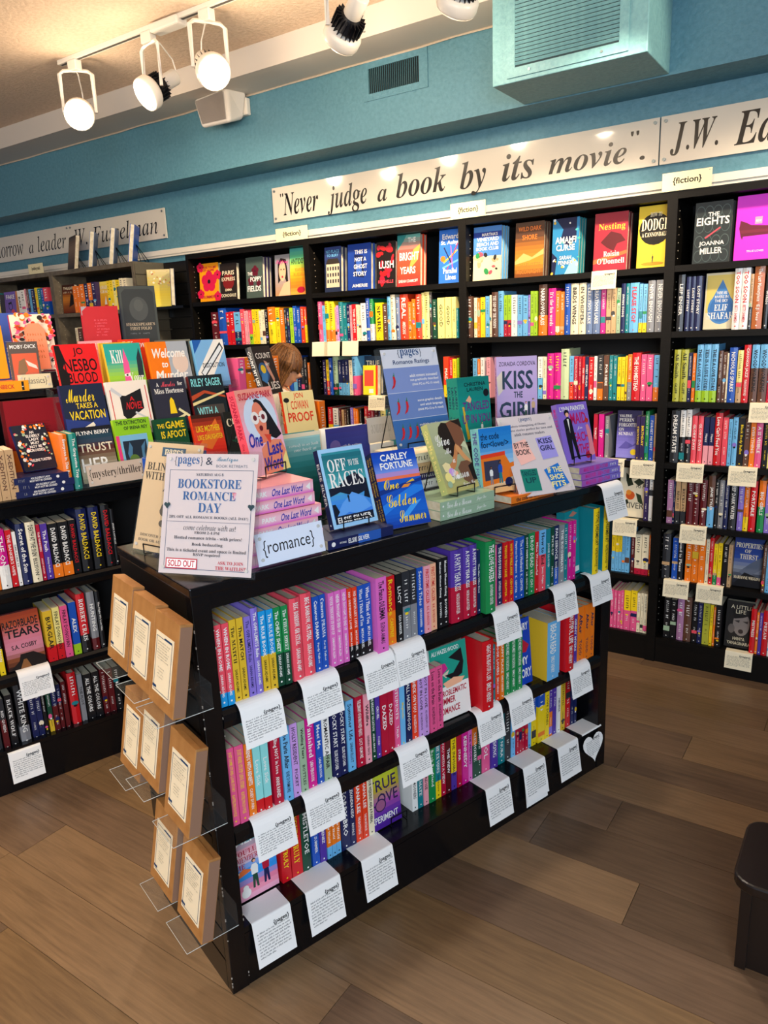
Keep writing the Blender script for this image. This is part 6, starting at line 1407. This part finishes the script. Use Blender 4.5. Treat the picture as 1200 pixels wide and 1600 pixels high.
# left part of the mystery stand top
ELD = [Rr_(0, 0, 1, 1, '1c2030')]+confetti(34, .04, .1, .3, .9, ['W', 'CO', 'OR', 'SG'], .06)+confetti(16, .3, .88, .95, .97, ['W', 'OR', 'CO'], .05)+confetti(18, .75, .2, .95, .85, ['OR', 'RO', 'W', 'SG'], .05)+[T('AN', .45, .78, .58, .84), T('ELDERLY', .32, .7, .74, .76), T('LADY', .38, .62, .68, .68), T('MUST', .4, .54, .66, .6), T('NOT BE', .34, .46, .7, .52), T('CROSSED', .3, .38, .76, .44), T('HELENE TURSTEN', .26, .16, .84, .22)]
face('M', .06, .085, 1.163, 8, 26, .12, .175, .02, 'NB', ELD, 'small black flowery hardback leaning on three lying copies', hard=True)
for i in range(3): lying(-.055+.012*(i % 2), .01, TZ_+i*.0242, .195-.006*i, .13, .0236, 'NB', [T('AN ELDERLY LADY', .3, .55, .66, .85), T('MUST NOT BE CROSSED', .28, .15, .68, .45), Cc(.8, .5, .03, 'W'), Dd(.08, .3, .2, .7, 'GY')], f'navy book with white lettering lying {ordn(i+1)} from the bottom, left stand', 'M', hard=True)
face('M', .088, .19, TZ_, 4, 2, .205, .325, .055, 'DR', [Rr_(0, 0, 1, 1, '8e0f1c')]+[Rr_(.25+.02*(i % 3), .5+.03*i, .75-.03*(i % 2), .504+.03*i, '5a0a12') for i in range(9)], 'large dark red hardback standing behind the small flowery one', hard=True)
face('M', .02, .16, TZ_, 4, 12, .17, .16, .02, 'OR', None, 'orange book just showing behind the small flowery hardback', hard=False)
def spn(k, sr, n, z, w, h, t, c, spine, label, lean=0, hard=True, fg=None, tilt=0):
    rr = book('hardback_book' if hard else 'paperback_book', place(k, sr, n, z+.0005), (0, math.radians(-lean), rot0(k)+PI/2), w, h, t, c, hard, spine=spine, fg=fg); tag(rr, label, 'book'); return rr
for i, (s_, c, tx, lb) in enumerate([(.130, 'OR', 'Everyone in This Bank', 'orange hardback standing spine out between navy stack and rack'), (.163, 'GR', 'The Grapevine Trap', 'green hardback standing spine out against the rack')]): spn('M', s_+.012, .02, TZ_, .15, .205, .026, c, tx, lb)
for i in range(3): spn('M', -.100+.0285*i, .012, TZ_, .14, .175, .027, 'TN', 'X-EDITION', f'worn tan paperback standing {ordn(i+1)} from left at the photo edge', hard=False, fg='BR')
for i, c in enumerate(['K', 'DK', 'K', 'GY']): spn('M', -.16+.03*i, .14, TZ_, .12, .22, .026, c, '', f'{PAL[c][0]} book behind the tan ones, {ordn(i+1)} from left')
# classics tier
CZ = 1.4425
face('M', .118, .35, CZ, -6, 3, .105, .182, .024, 'K', [Rr_(0, 0, 1, 1, '5a5048'), Rr_(.08, .2, .92, .76, 'd8603c'), P('8a6a48', (.2, .34), (.3, .6), (.5, .66), (.56, .4), (.4, .3)), P('ece0d0', (.52, .62), (.86, .5), (.9, .42), (.6, .5)), T('MOBY-DICK', .06, .86, .94, .94, 'W', 'S')], 'grey classic with a red ship picture behind the classics label', spine='MOBY-DICK', hard=False)
holder('M', .135, .315, CZ, 0, 8, .13, .066, [T('{classics}', .2, .26, .84, .74, '6a6458', 's')], 'cream classics label on the raised shelf', name='shelf_label', paper=mat('label_cream', 'ded6ae', .7), stackt=.003)
face('M', .20, .50, CZ+.06, -8, 18, .155, .235, .025, 'CR', [Rr_(0, 0, 1, 1, 'f2d8c0')]+confetti(150, .0, .0, 1, 1, ['CO', 'RO', 'K', 'PK', 'OR', 'CM', '8a3a20'], .07)+[Rr_(.3, .0, .8, .7, 'f08a68'), P('f08a68', (.3, .7), (.8, .7), (.68, .82), (.42, .82))]+[Dd(.36, .6-.1*i, .74, .64-.1*i, 'OB') for i in range(5)], 'flowery coral hardback leaning beside the big blue box', hard=True)
face('M', .12, .64, CZ, -4, 2, .28, .30, .04, 'B', [Rr_(0, 0, 1, 1, '3a55a8'), Cc(.84, .8, .12, 'CO'), Cc(.86, .82, .07, 'RO')]+[Rr_(.5, .3+.045*i, .9-.08*(i % 3), .305+.045*i, 'a8b4dc') for i in range(8)], 'large blue box-like hardback at the left edge, behind the flowery one', hard=True, name='hardback_book')
face('M', .0, .40, CZ+.045, 0, 5, .13, .2, .03, 'OR', [Rr_(0, 0, 1, 1, 'f0a010'), T('EAST OF', .1, .6, .9, .75, 'K')], 'orange yellow book at left edge on top of a lying one', hard=False)
lying(.13, .49, CZ, .16, .12, .058, 'K', None, 'black block under the flowery coral hardback', 'M')
lying(-.06, .315, CZ, .17, .13, .04, 'OR', [Rr_(0, 0, 1, 1, 'f0a010'), T('STEINBECK', .2, .3, .7, .7, 'R'), Rr_(.85, .1, .9, .9, 'K')], 'yellow orange book lying at left edge on the raised shelf', 'M')
face('M', .50, .58, CZ+.139, -16, 3, .15, .18, .03, 'R', [Rr_(0, 0, 1, 1, 'b80c14'), P('9a9aa0', (0, .88), (0, 1), (.16, 1)), P('9a9aa0', (0, .8), (.02, .8), (.02, 1), (0, 1))]+[Dd(.32+.03*(i % 2), .66-.07*i, .72-.04*(i % 3), .69-.07*i, 'CO') for i in range(6)], 'plain red hardback standing high behind the mystery rack', hard=True)
lying(.40, .56, CZ, .18, .18, .138, 'K', None, 'black block-like book under the red hardback', 'M', hard=True)
face('M', .675, .58, CZ+.139, -16, 5, .155, .262, .07, 'DK', [Rr_(0, 0, 1, 1, '3c423e'), Rr_(.06, .04, .94, .95, '2a2e2c'), P('3c423e', (.06, .95), (.16, .95), (.06, .89)), P('3c423e', (.94, .95), (.84, .95), (.94, .89)), Cc(.5, .62, .26, '424644', .2), Cc(.5, .68, .13, '4c504c', .1), T("SHAKESPEARE'S", .1, .34, .9, .39, 'b8a88c', 'b'), T('FIRST FOLIO', .2, .27, .8, .32, 'b8a88c', 'b'), Dd(.2, .2, .8, .22, 'GY'), Dd(.4, .1, .6, .12, 'GY')], 'tall dark boxed volume with a faint portrait behind the rack', hard=True)
lying(.60, .56, CZ, .18, .18, .138, 'DK', None, 'charcoal block-like book under the tall portrait volume', 'M', hard=True)
for s_, n_, c, tx, lb, h_ in [(.40, .36, 'LP', 'COUNT', 'pale pink book peeping over the rear tier', .175), (.47, .34, 'MY', '', 'yellow book edge peeping over the rear tier', .165), (.56, .36, 'RO', "I Know", 'red orange book with small title over the rear tier', .175)]:
    face('M', s_, n_, CZ, 0, 3, .13, h_, .02, c, [Rr_(0, 0, 1, 1, PAL[c][1]), T(tx, .1, .8, .9, .95, 'W', 'b')] if tx else None, lb, hard=False)
gf = empty('picture_frame', place('M', .66, .38, CZ), (math.radians(-5), 0, ANG)); tag(gf, 'empty dark glass frame over the rack near the tall portrait volume', 'frame')
q = MB()
for a, b_ in (((0, 0, 0), (.16, .012, .008)), ((0, 0, .16), (.16, .012, .168)), ((0, 0, .008), (.008, .012, .16)), ((.152, 0, .008), (.16, .012, .16))): q.box(a, b_, mat('pewter_frame', '8a8a78', .35, metal=.5))
q.obj('frame', gf); boxo('pane', (.008, .005, .008), (.152, .007, .16), mat('dark_glass', '1c201c', .08), gf)
for i, (c, tx) in enumerate([('PK', ''), ('OR', ''), ('OR', ''), ('OP', 'BOMBSHELL'), ('MG', 'KNAVE FROM'), ('OR', '')]):
    spn('M', .965+.034*i, .175, 1.356, .11, .165, .032, c, tx, f'{PAL[c][0]} paperback, {ordn(i+1)} in the pink and orange row beside the rack', hard=False)
face('M', 1.06, .10, 1.355, 28, 16, .145, .212, .03, 'DK', [Rr_(0, 0, 1, 1, '1a1a20'), Cc(.3, .46, .26, '1c5c9c', .2), P('3a8ad0', (.05, .3), (.3, .6), (.45, .4), (.3, .2)), Cc(.3, .52, .13, 'Y'), P('d8a088', (.45, .7), (.6, .66), (.76, .3), (.68, .2), (.6, .36), (.5, .5)), T('COUNT', .1, .74, .9, .86, 'W', 'S'), T('MY', .5, .58, .72, .64, 'W', 'S'), T('LIES', .3, .08, .92, .24, 'W', 'S')], 'black blue-splashed hardback in front of the browsing person', hard=True, spine='COUNT MY LIES')
face('M', 1.15, .02, 1.15, -8, 14, .152, .215, .03, 'RO', [Rr_(0, 0, 1, 1, 'f2e2a0'), T('JON', .36, .82, .66, .96, 'RO', 'S'), T('COWAN', .24, .62, .78, .8, 'RO', 'S'), T('PROOF', .1, .36, .9, .56, 'RO', 'B'), Cc(.12, .82, .09, 'K', .05), Rr_(.115, .4, .125, .8, 'K')], 'cream hardback with big red letters below the browsing person', hard=True, spine='PROOF', fg='LY')
boxo('top', (0, 0, 0), (.3, .2, .06), ACRYL, (lambda t: (tag(t, 'clear acrylic block under the cream red-lettered hardback', 'riser'), t)[1])(empty('acrylic_riser', place('M', 1.0, .0, TZ_), (0, 0, ANG))))
b2 = empty('acrylic_riser', place('M', .93, .105, TZ_+.0), (0, 0, ANG)); tag(b2, 'tall clear block under the black blue-splashed hardback', 'riser'); boxo('top', (.0, .07, 0), (.22, .19, .264), ACRYL, b2)
spn('M', 1.275, .03, 1.0895, .14, .225, .03, 'OR', '', 'orange paperback right of the cream red-lettered hardback', hard=False)
face('M', 1.28, .12, TZ_, 20, 14, .12, .2, .03, 'MY', [('g', ['e8a020', 'f0c040', 'f0d050'])], 'yellow floral book leaning left of the small turned label', hard=False)
face('T', .175, .42, TZ_, 0, 0, .17, .225, .03, 'B', [('g', ['0c2468', '0f3088'])], 'plain dark blue hardback back behind the event poster', hard=True)
# ------------------------------------------------------------------ small labels on the wall bookcases
for x, w_, tx, lb in [(.785, .235, '{fiction}', 'cream fiction label between the two left black bookcases'), (1.935, .19, '{fiction}', 'cream fiction label under the middle of the quotation sign'), (2.945, .195, '{fiction}', 'rightmost cream fiction label under the right sign panel'), (-1.74, .19, '{middle grade}', 'small cream label on top of the grey-edged bookcase')]:
    t = empty('shelf_label', (x, -.005, 2.131)); tag(t, lb, 'label'); boxo('card', (0, -.0015, .0), (w_, 0, .072), mat('label_cream', 'ded6ae', .7), t); boxo('clear_sheet', (-.004, .0005, 0), (w_+.008, .003, .076), ACRYL, t)
    q = MB(); art(q, [T(tx, .22, .28, .8, .72, '15130f', 'B'), Cc(.05, .9, .012, 'GY'), Cc(.95, .9, .012, 'GY')], w_, .072, front_at(0, -.0017, 0), res=3); q.obj('lettering', t)
# ------------------------------------------------------------------ note cards hung over shelf edges
HW = []
for v in range(6):
    rr = random.Random(v+50); q = MB(); ink = mat('pen_ink', '0c0c10', .6); L_ = 9
    for j in range(L_):
        x = .008+rr.uniform(0, .003); y = .083-j*.0078
        while x < .104-(0 if j < L_-1 else .05)-rr.uniform(0, .008):
            nl = rr.randint(2, 8)
            for c in range(nl):
                if x > .106: break
                hgt = rr.choice([.0022, .0026, .0028, .0045]); sl = .0008
                q.add([(x, y, 0), (x+.0007, y, 0), (x+.0007+sl, y+hgt, 0), (x+sl, y+hgt, 0)], [(0, 1, 2, 3)], ink)
                yy = y+rr.choice([0, .001, .002]); q.add([(x, yy, 0), (x+.0017, yy+.0004, 0), (x+.0017, yy+.0011, 0), (x, yy+.0007, 0)], [(0, 1, 2, 3)], ink)
                x += .0019
            x += .0022
    HW.append(q.mesh('handwriting'))
PG = MB(); put_text(PG, '{pages}', 'B', .058, .086, .104, .100, mat('pen_ink', '0c0c10', .6), Matrix(), 3); PG = PG.mesh('card_heading')
def card(k, s0, z, label, flap=.105, back=.06, w=.112, arc=.02, out=.008, n0=0, tilt=0, heart=False, group='note cards hung on the romance stand', ink=True, cardm=None, thin=False):
    t = empty('note_card', place(k, s0, n0, z), (0, 0, rot0(k)+math.radians(tilt))); tag(t, label, 'card', None)
    cmn = cardm or CARD
    prof = [(back, .0012)]+[(.0, .0014)]
    prof += [(-arc*math.sin(a), .0014-arc*(1-math.cos(a))) for a in [PI/2*i/6 for i in range(1, 6)]]
    ex, ez = prof[-1]; th = math.radians(4); fl = flap
    end = (ex-math.sin(th)*fl-out, ez-math.cos(th)*fl)
    if not heart: prof.append(end)
    q = MB(); vs = []; e = .0004
    n = len(prof); nor = []
    for i, (y, zz) in enumerate(prof):
        a = prof[max(i-1, 0)]; b_ = prof[min(i+1, n-1)]; d_ = Vector((b_[0]-a[0], b_[1]-a[1])).normalized(); nor.append((d_.y, -d_.x))
    for i, (y, zz) in enumerate(prof):
        ny, nz = nor[i]
        vs += [(0, y-ny*e*0, zz), (w, y, zz), (w, y+ny*e*-1, zz-nz*e*1), (0, y-ny*e, zz-nz*e)]
    fs = []
    for i in range(n-1):
        a, b_ = i*4, (i+1)*4; fs += [(a, b_, b_+1, a+1), (a+3, a+2, b_+2, b_+3), (a, a+3, b_+3, b_), (a+1, b_+1, b_+2, a+2)]
    q.add(vs, fs, cmn); o = q.obj('paper', t, smooth=False)
    # plane of the flap: x right, y up along the flap, z outwards
    up = Vector((0, ex-end[0], ez-end[1])).normalized(); M = Matrix(((1, 0, 0, 0), (0, up.y, -up.z, end[0]), (0, up.z, up.y, end[1]), (0, 0, 0, 1)))
    nrm = Vector((1, 0, 0)).cross(up); M = Matrix(((1, up.x, nrm.x, 0), (0, up.y, nrm.y, end[0]), (0, up.z, nrm.z, end[1]), (0, 0, 0, 1)))
    M = M @ Matrix.Translation((0, 0, .0006))
    if heart:
        pts = []
        for i in range(30):
            a = 2*PI*i/30; pts.append((.056+.0036*16*math.sin(a)**3*1.0, .062+.0036*(13*math.cos(a)-5*math.cos(2*a)-2*math.cos(3*a)-math.cos(4*a))))
        MB().prism(pts, -.0004, .0004, cmn, M).obj('heart_flap', t)
        M = M @ Matrix.Translation((0, .012, .0006)) @ Matrix.Scale(.8, 4)
        M = M @ Matrix.Translation((.012, .0, 0))
    if ink:
        for me in (HW[int(abs(s0*997)) % 6], PG):
            o = bpy.data.objects.new(me.name.split('.')[0], me); C.objects.link(o); o.parent = t; sc = flap/.112
            o.matrix_local = M @ Matrix.Diagonal((w/.112, sc, 1, 1))
            if me is not PG: o['kind'] = 'stuff'
    return t
ROWC = [(.777, [(.085, 'first'), (.255, 'second'), (.441, 'third'), (.548, 'fourth'), (.934, 'fifth'), (1.215, 'sixth'), (1.405, 'seventh')], "romance stand's top shelf", .108),
        (.464, [(.09, 'first'), (.239, 'second'), (.55, 'third'), (.86, 'fourth'), (1.003, 'fifth'), (1.308, 'sixth')], "romance stand's middle shelf", .108),
        (.174, [(.066, 'first'), (.225, 'second'), (.41, 'third'), (.905, 'fourth'), (1.083, 'fifth'), (1.262, 'sixth')], "romance stand's bottom shelf", .112)]
for z, L_, nm, fl in ROWC:
    low = z < .3
    for s_, o_ in L_:
        if low: card('T', s_, z-.0005, f'white handwritten note card, {o_} from left on the {nm}', flap=.118, back=.068, arc=.006, n0=.002, out=.012)
        else: card('T', s_, z, f'white handwritten note card, {o_} from left on the {nm}', flap=.088, back=.016, arc=.026, n0=.012, out=.01, w=.112)
card('T', 1.087, .1725, 'second white note card peeping out below the fifth bottom-shelf card', flap=.138, back=.06, arc=.005, n0=.0022, out=.006, w=.108)
card('T', 1.40, .1735, 'heart-shaped white note card at right end of the bottom shelf', back=.068, arc=.006, n0=.002, heart=True, flap=.118)
card('T', 1.43, 1.0895, 'white handwritten note card hanging from the top board at right end', flap=.10, back=.0, arc=.024, n0=-.01, out=.02)
NC = mat('card_stock_cream', 'efe6c8', .8)
for s_, z, lb in [(1.003, 1.559, 'left blank-looking card pair over second shelf, left half'), (1.092, 1.559, 'right card of the overlapping pair over the second shelf'), (1.222, 1.559, 'small cream card right of the overlapping pair'), (1.388, 1.2555, 'cream card left of the ratings sign on third shelf'), (2.653, 1.8335, 'cream note card under the dark red bird book'), (3.345, 1.2555, 'cream note card cut off at the right edge, third shelf'),
                  (2.72, .9795, 'cream note card partly behind the purple couple book'), (2.861, .9795, 'cream note card under the purple yellow-dot book'), (3.068, .9795, 'cream note card left on the rightmost fourth shelf'), (3.282, .9795, 'cream note card right on the rightmost fourth shelf'), (2.79, .695, 'cream note card under the peach book'), (3.097, .695, 'cream note card on the rightmost fifth shelf'),
                  (3.037, .4245, 'cream note card left on the rightmost sixth shelf'), (3.183, .4245, 'cream note card right on the rightmost sixth shelf'), (3.325, .127, 'cream note card under the grimacing face book')]:
    card('W', s_, z+.0005, lb, flap=.078, back=.03, arc=.004, n0=.002, w=.113, cardm=NC, out=.004, ink=not (1.0 < s_ < 1.3))
card('M', -.15, .46, 'note card under the dusky pink thriller, left stand', flap=.085, back=.016, arc=.026, n0=.012, out=.01)
card('M', -.225, .1595, 'note card on the left stand bottom shelf', flap=.11, back=.05, arc=.008, n0=.002, out=.01)
# ------------------------------------------------------------------ wrapped blind-date books on the end panel
KR = mat('kraft_paper', 'b07c42', .7, bump=.15, scale=25, var='a06c34'); KR2 = mat('kraft_paper_fold', '8e6a52', .75)
LBL = mat('label_stock', 'f2e4c4', .65)
def parcel(n, z, label, wd=.137, h=.208, t_=.03, lean=11):
    # front faces -AX; width runs along -N
    a = ANG-PI/2; le = math.radians(lean)
    loc = ORG+AX*(-.098)+NN*(n+wd/2)+Vector((0, 0, z+t_*math.sin(le)))
    t = empty('wrapped_book', loc, (-le, 0, a)); tag(t, label, 'parcel')
    MB().box((0, 0, 0), (wd, t_, h), KR).obj('wrapping', t, bevel=.002)
    boxo('folded_end', (wd-.0004, .002, .004), (wd+.0006, t_-.002, h-.006), KR2, t)
    MB().add([(wd*.3, -.0005, h), (wd, -.0005, h), (wd+.001, .012, h+.0012), (wd*.28, .014, h+.0012)], [(0, 1, 2, 3)], KR).obj('paper_flap', t)
    boxo('label', (.022, -.0012, .03), (wd-.02, -.0003, h-.042), LBL, t)
    q = MB(); w_, h_ = wd-.042, h-.072; M = front_at(.022, -.0014, .03); B_ = '1c3f6a'
    c = [Rr_(.06, .04, .08, .93, B_), Rr_(.92, .04, .94, .93, B_), Rr_(.08, .92, .92, .93, B_), Rr_(.08, .04, .92, .05, B_), Rr_(.5, .93, .92, .955, B_), Rr_(.02, .07, .22, .115, B_)]
    for i in range(7): c.append(Dd(.16, .84-.045*i, .84-.06*(i % 3), .858-.045*i, '4a4a4a'))
    for i in range(4): c.append(Dd(.26, .43-.05*i, .62-.05*(i % 2), .448-.05*i, '4a4a4a'))
    art(q, c, w_, h_, M); q.obj('label_print', t)
    s = empty('acrylic_ledge', ORG+AX*(-.0005)+NN*(n+.06)+Vector((0, 0, z-.004)), (0, 0, a)); tag(s, 'clear acrylic ledge under the '+label.split(',')[0], 'ledge')
    boxo('tray', (0, -.128, -.002), (.12, 0, .0015), ACRYL, s, .0008); boxo('back_plate', (0, -.001, 0), (.12, 0, .06), ACRYL, s)
    q = MB(); EG = mat('acrylic_edge_glint', 'c9cdc6', .15); q.tube([(0, 0, 0), (0, -.129, 0), (.12, -.129, 0), (.12, 0, 0)], .0009, EG, 4); q.obj('tray_edge', s)
parcel(.265, .845, 'farthest kraft-wrapped book in the top row, on the end panel')
parcel(.125, .838, 'middle kraft-wrapped book in the top row, on the end panel')
parcel(-.005, .832, 'nearest kraft-wrapped book in the top row, on the end panel')
parcel(.285, .535, 'farther kraft-wrapped book in the second row, tucked behind')
parcel(.15, .575, 'kraft-wrapped book tucked below the nearest top one')
parcel(-.015, .548, 'kraft-wrapped book at the near edge, middle height')
parcel(.155, .268, 'half-hidden kraft-wrapped book at lower left of the end panel')
parcel(-.018, .272, 'lowest kraft-wrapped book, nearest the stand corner')
# ------------------------------------------------------------------ stool-like stand at the right edge with a clear holder
DW = mat('espresso_wood', '160d09', .35)
t = empty('low_stand', (3.62, -1.70, 0), (0, 0, math.radians(0))); tag(t, 'dark espresso low stand with rounded top cut off at right edge', 'stand')
def rrect(x0, y0, x1, y1, r, n=5):
    o = []
    for cx, cy, a0 in ((x1-r, y1-r, 0), (x0+r, y1-r, 90), (x0+r, y0+r, 180), (x1-r, y0+r, 270)):
        for i in range(n+1): a = math.radians(a0+90*i/n); o.append((cx+r*math.cos(a), cy+r*math.sin(a)))
    return o
MB().prism(rrect(0, -.02, .5, .26, .05), .245, .275, DW).obj('top', t, bevel=.006)
boxo('side_panel', (.02, .01, 0), (.045, .24, .245), DW, t); boxo('apron', (.045, .02, .0), (.48, .04, .245), DW, t); boxo('back_panel', (.02, .22, 0), (.48, .24, .245), DW, t); boxo('upright', (.14, .15, .275), (.5, .18, .37), DW, t, .01)
t = empty('brochure_holder', (3.76, -1.62, .276)); tag(t, 'clear acrylic holder standing on the dark low stand', 'holder')
boxo('front_sheet', (0, -.03, 0), (.2, -.027, .14), ACRYL, t); boxo('back_sheet', (0, .05, 0), (.2, .053, .2), ACRYL, t); q = MB(); q.tube([(0, .05, .2), (0, -.028, .14), (0, -.028, 0)], .0015, mat('acrylic_edge_glint', 'c9cdc6', .15), 4); q.obj('edge', t)
# ------------------------------------------------------------------ the browsing person behind the mystery stand
SKIN = mat('skin', 'd9a07c', .5); HAIRM = mat('brown_hair', '4a2c16', .38, bump=1.0, scale=14, stretch=(14, 14, 1), var='8a5a2e', dist=.006)
HAIRL = mat('light_brown_hair', '8f6236', .38); HAIRD = mat('dark_brown_hair', '3a2212', .4)
def skin_mesh(name, pts, edges, rad, m, parent, sub=2):
    me = bpy.data.meshes.new(name); me.from_pydata(pts, edges, []); o = bpy.data.objects.new(name, me); C.objects.link(o)
    o.modifiers.new('s', 'SKIN'); me.skin_vertices[0].data[0].use_root = True
    for i, r in enumerate(rad): me.skin_vertices[0].data[i].radius = (r, r) if not isinstance(r, tuple) else r
    sb = o.modifiers.new('u', 'SUBSURF'); sb.levels = sub; sb.render_levels = sub
    me.materials.append(m); o.parent = parent
    for p in me.polygons: p.use_smooth = True
    return o
PX, PY = 1.06, -.45
per = empty('person', (PX, PY, 0), (0, 0, math.radians(30))); tag(per, 'person with chin-length brown hair looking down at the shelves, light top', 'person')
# local +x is where the person faces
TOP = mat('cream_shirt', 'e8e2d4', .8); TR_ = mat('dark_trousers', '23262e', .8)
body = skin_mesh('body', [(0, 0, .86), (.0, 0, 1.02), (.01, 0, 1.2), (.03, 0, 1.305), (.055, 0, 1.37), (.0, .09, .82), (.01, .1, .46), (0, .1, .08), (.1, .1, .03), (.0, -.09, .82), (.01, -.1, .46), (0, -.1, .08), (.1, -.1, .03),
    (.02, .17, 1.26), (.03, .21, 1.02), (.2, .19, .93), (.26, .18, .95), (.02, -.17, 1.26), (.03, -.21, 1.02), (.2, -.19, .93), (.26, -.18, .95)],
    [(0, 1), (1, 2), (2, 3), (3, 4), (0, 5), (5, 6), (6, 7), (7, 8), (0, 9), (9, 10), (10, 11), (11, 12), (3, 13), (13, 14), (14, 15), (15, 16), (3, 17), (17, 18), (18, 19), (19, 20)],
    [(.14, .12), (.12, .1), (.14, .11), (.07, .06), .05, .085, .055, .04, .035, .085, .055, .04, .035, .055, .042, .03, .024, .055, .042, .03, .024], SKIN, per)
skin_mesh('shirt', [(0, 0, .84), (.0, 0, 1.02), (.01, 0, 1.2), (.03, 0, 1.325), (.02, .17, 1.262), (.03, .212, 1.02), (.02, -.17, 1.262), (.03, -.212, 1.02)], [(0, 1), (1, 2), (2, 3), (3, 4), (4, 5), (3, 6), (6, 7)],
    [(.165, .14), (.145, .125), (.16, .13), (.085, .075), .068, .055, .068, .055], TOP, per)
skin_mesh('trousers', [(0, 0, .86), (.0, .095, .8), (.01, .1, .46), (0, .1, .1), (.0, -.095, .8), (.01, -.1, .46), (0, -.1, .1)], [(0, 1), (1, 2), (2, 3), (0, 4), (4, 5), (5, 6)], [(.15, .13), .105, .07, .055, .105, .07, .055], TR_, per)
for s_ in (-1, 1):
    MB().prism(rrect(-.06, -.045, .2, .045, .04), 0, .07, mat('dark_shoe', '141414', .4), Matrix.Translation((0, s_*.1, 0))).obj('shoe', per, bevel=.015)
    hd = []
    for f_ in range(4):
        y = s_*.18+(.012*(f_-1.5)); skin_mesh('finger', [(.27, y, .955), (.31+.006*(f_ in (1, 2)), y, .955), (.335+.006*(f_ in (1, 2)), y, .935), (.34, y, .915)], [(0, 1), (1, 2), (2, 3)], [.010, .0085, .008, .006], SKIN, per, 1)
    skin_mesh('thumb', [(.265, s_*.155, .95), (.29, s_*.14, .955), (.31, s_*.135, .95)], [(0, 1), (1, 2)], [.011, .009, .008], SKIN, per, 1)
# head: tilted down
hx = empty('head', (.085, 0, 1.445), (0, math.radians(26), 0), per); hx.scale = (.9, .9, .9)
bm = bmesh.new(); bmesh.ops.create_uvsphere(bm, u_segments=40, v_segments=28, radius=1)
for v in bm.verts:
    x, y, z = v.co
    X, Y, Z = x*.092, y*.074, z*.112
    if z < 0: X *= 1-.12*(-z); Y *= 1-.35*(-z)**1.3; X += .018*(-z)
    if x > .2:
        X += .030*math.exp(-((z+.12)/.15)**2-(y/.18)**2)*(1 if x > .6 else 0)      # nose
        X -= .006*math.exp(-((z-.1)/.12)**2)                                         # eye hollow
        X += .008*math.exp(-((z+.45)/.07)**2-(y/.3)**2)+.006*math.exp(-((z+.53)/.06)**2-(y/.28)**2)  # lips
        X += .010*math.exp(-((z+.8)/.14)**2-(y/.4)**2)                               # chin
    v.co = (X, Y, Z)
me = bpy.data.meshes.new('face'); bm.to_mesh(me); me.materials.append(SKIN)
for p in me.polygons: p.use_smooth = True
o = bpy.data.objects.new('face', me); C.objects.link(o); o.parent = hx
for s_ in (-1, 1):
    for nm, r, cx, m in (('eye', .0115, .076, mat('eye_white', 'ece8e0', .3)), ('iris', .006, .0835, mat('iris_brown', '3a2414', .3))):
        bm = bmesh.new(); bmesh.ops.create_uvsphere(bm, u_segments=12, v_segments=8, radius=r); me = bpy.data.meshes.new(nm); bm.to_mesh(me); me.materials.append(m)
        o = bpy.data.objects.new(nm, me); C.objects.link(o); o.parent = hx; o.location = (cx-.004, s_*.028, .01)
    MB().tube([(.082, s_*.018, .026), (.083, s_*.03, .030), (.078, s_*.042, .026)], .0025, HAIRM, 5).obj('eyebrow', hx)
MB().tube([(.087, -.02, -.052), (.098, 0, -.051), (.087, .02, -.052)], .0035, mat('lip', 'b4625a', .4), 6).obj('mouth', hx)
# hair: bob cap with strands falling forward
bm = bmesh.new(); bmesh.ops.create_uvsphere(bm, u_segments=96, v_segments=40, radius=1)
rh = random.Random(2); ph = [rh.uniform(0, 6) for _ in range(6)]
dele = []
for v in bm.verts:
    x, y, z = v.co; a = math.atan2(y, x)
    k = 1+.02*math.sin(a*23+ph[0]+z*3)+.015*math.sin(a*41+ph[1])+.01*math.sin(a*67)
    X, Y, Z = x*.112*k-.014, y*.098*k, z*.125+.012
    if z < .05:
        f = min(1, (.05-z)/1.0); X = (math.cos(a)*(.112-.012*f))*k-.014; Y = math.sin(a)*(.098+.002*f)*k; Z = .012-.145*f+.012*math.sin(a*17+ph[2])*f
    if abs(a) < 1.12 and z < .78 and Z < -.004+.008*math.sin(a*9): dele.append(v)
    v.co = (X, Y, Z)
bmesh.ops.delete(bm, geom=dele, context='VERTS')
me = bpy.data.meshes.new('hair'); bm.to_mesh(me); me.materials.append(HAIRM)
for p in me.polygons: p.use_smooth = True
o = bpy.data.objects.new('hair', me); C.objects.link(o); o.parent = hx
so = o.modifiers.new('s', 'SOLIDIFY'); so.thickness = .006
q = MB()
for i in range(420):
    a = rh.uniform(-2.9, 2.9)
    if abs(a) < 1.05: a = math.copysign(1.05+rh.random()*.5, a)
    r1, r2 = .114, .1; pts = []
    for u in range(6):
        t_ = u/5; ang = a+.15*math.sin(t_*2+i)
        if t_ < .45: f = t_/.45; rr_ = math.sin(f*PI/2); pts.append((rr_*math.cos(ang)*.116-.014, rr_*math.sin(ang)*.102, .139-.115*(1-math.cos(f*PI/2))))
        else: f = (t_-.45)/.55; pts.append((math.cos(ang)*(.116-.014*f)-.014, math.sin(ang)*(.102), .024-.15*f-.015*rh.random()))
    q.tube(pts, [.0018, .0022, .0022, .002, .0016, .0006], (HAIRM, HAIRL, HAIRD)[i % 3], 3)
q.obj('hair_strands', hx, kind='stuff')
bpy.data.scenes.remove(TYPESET)
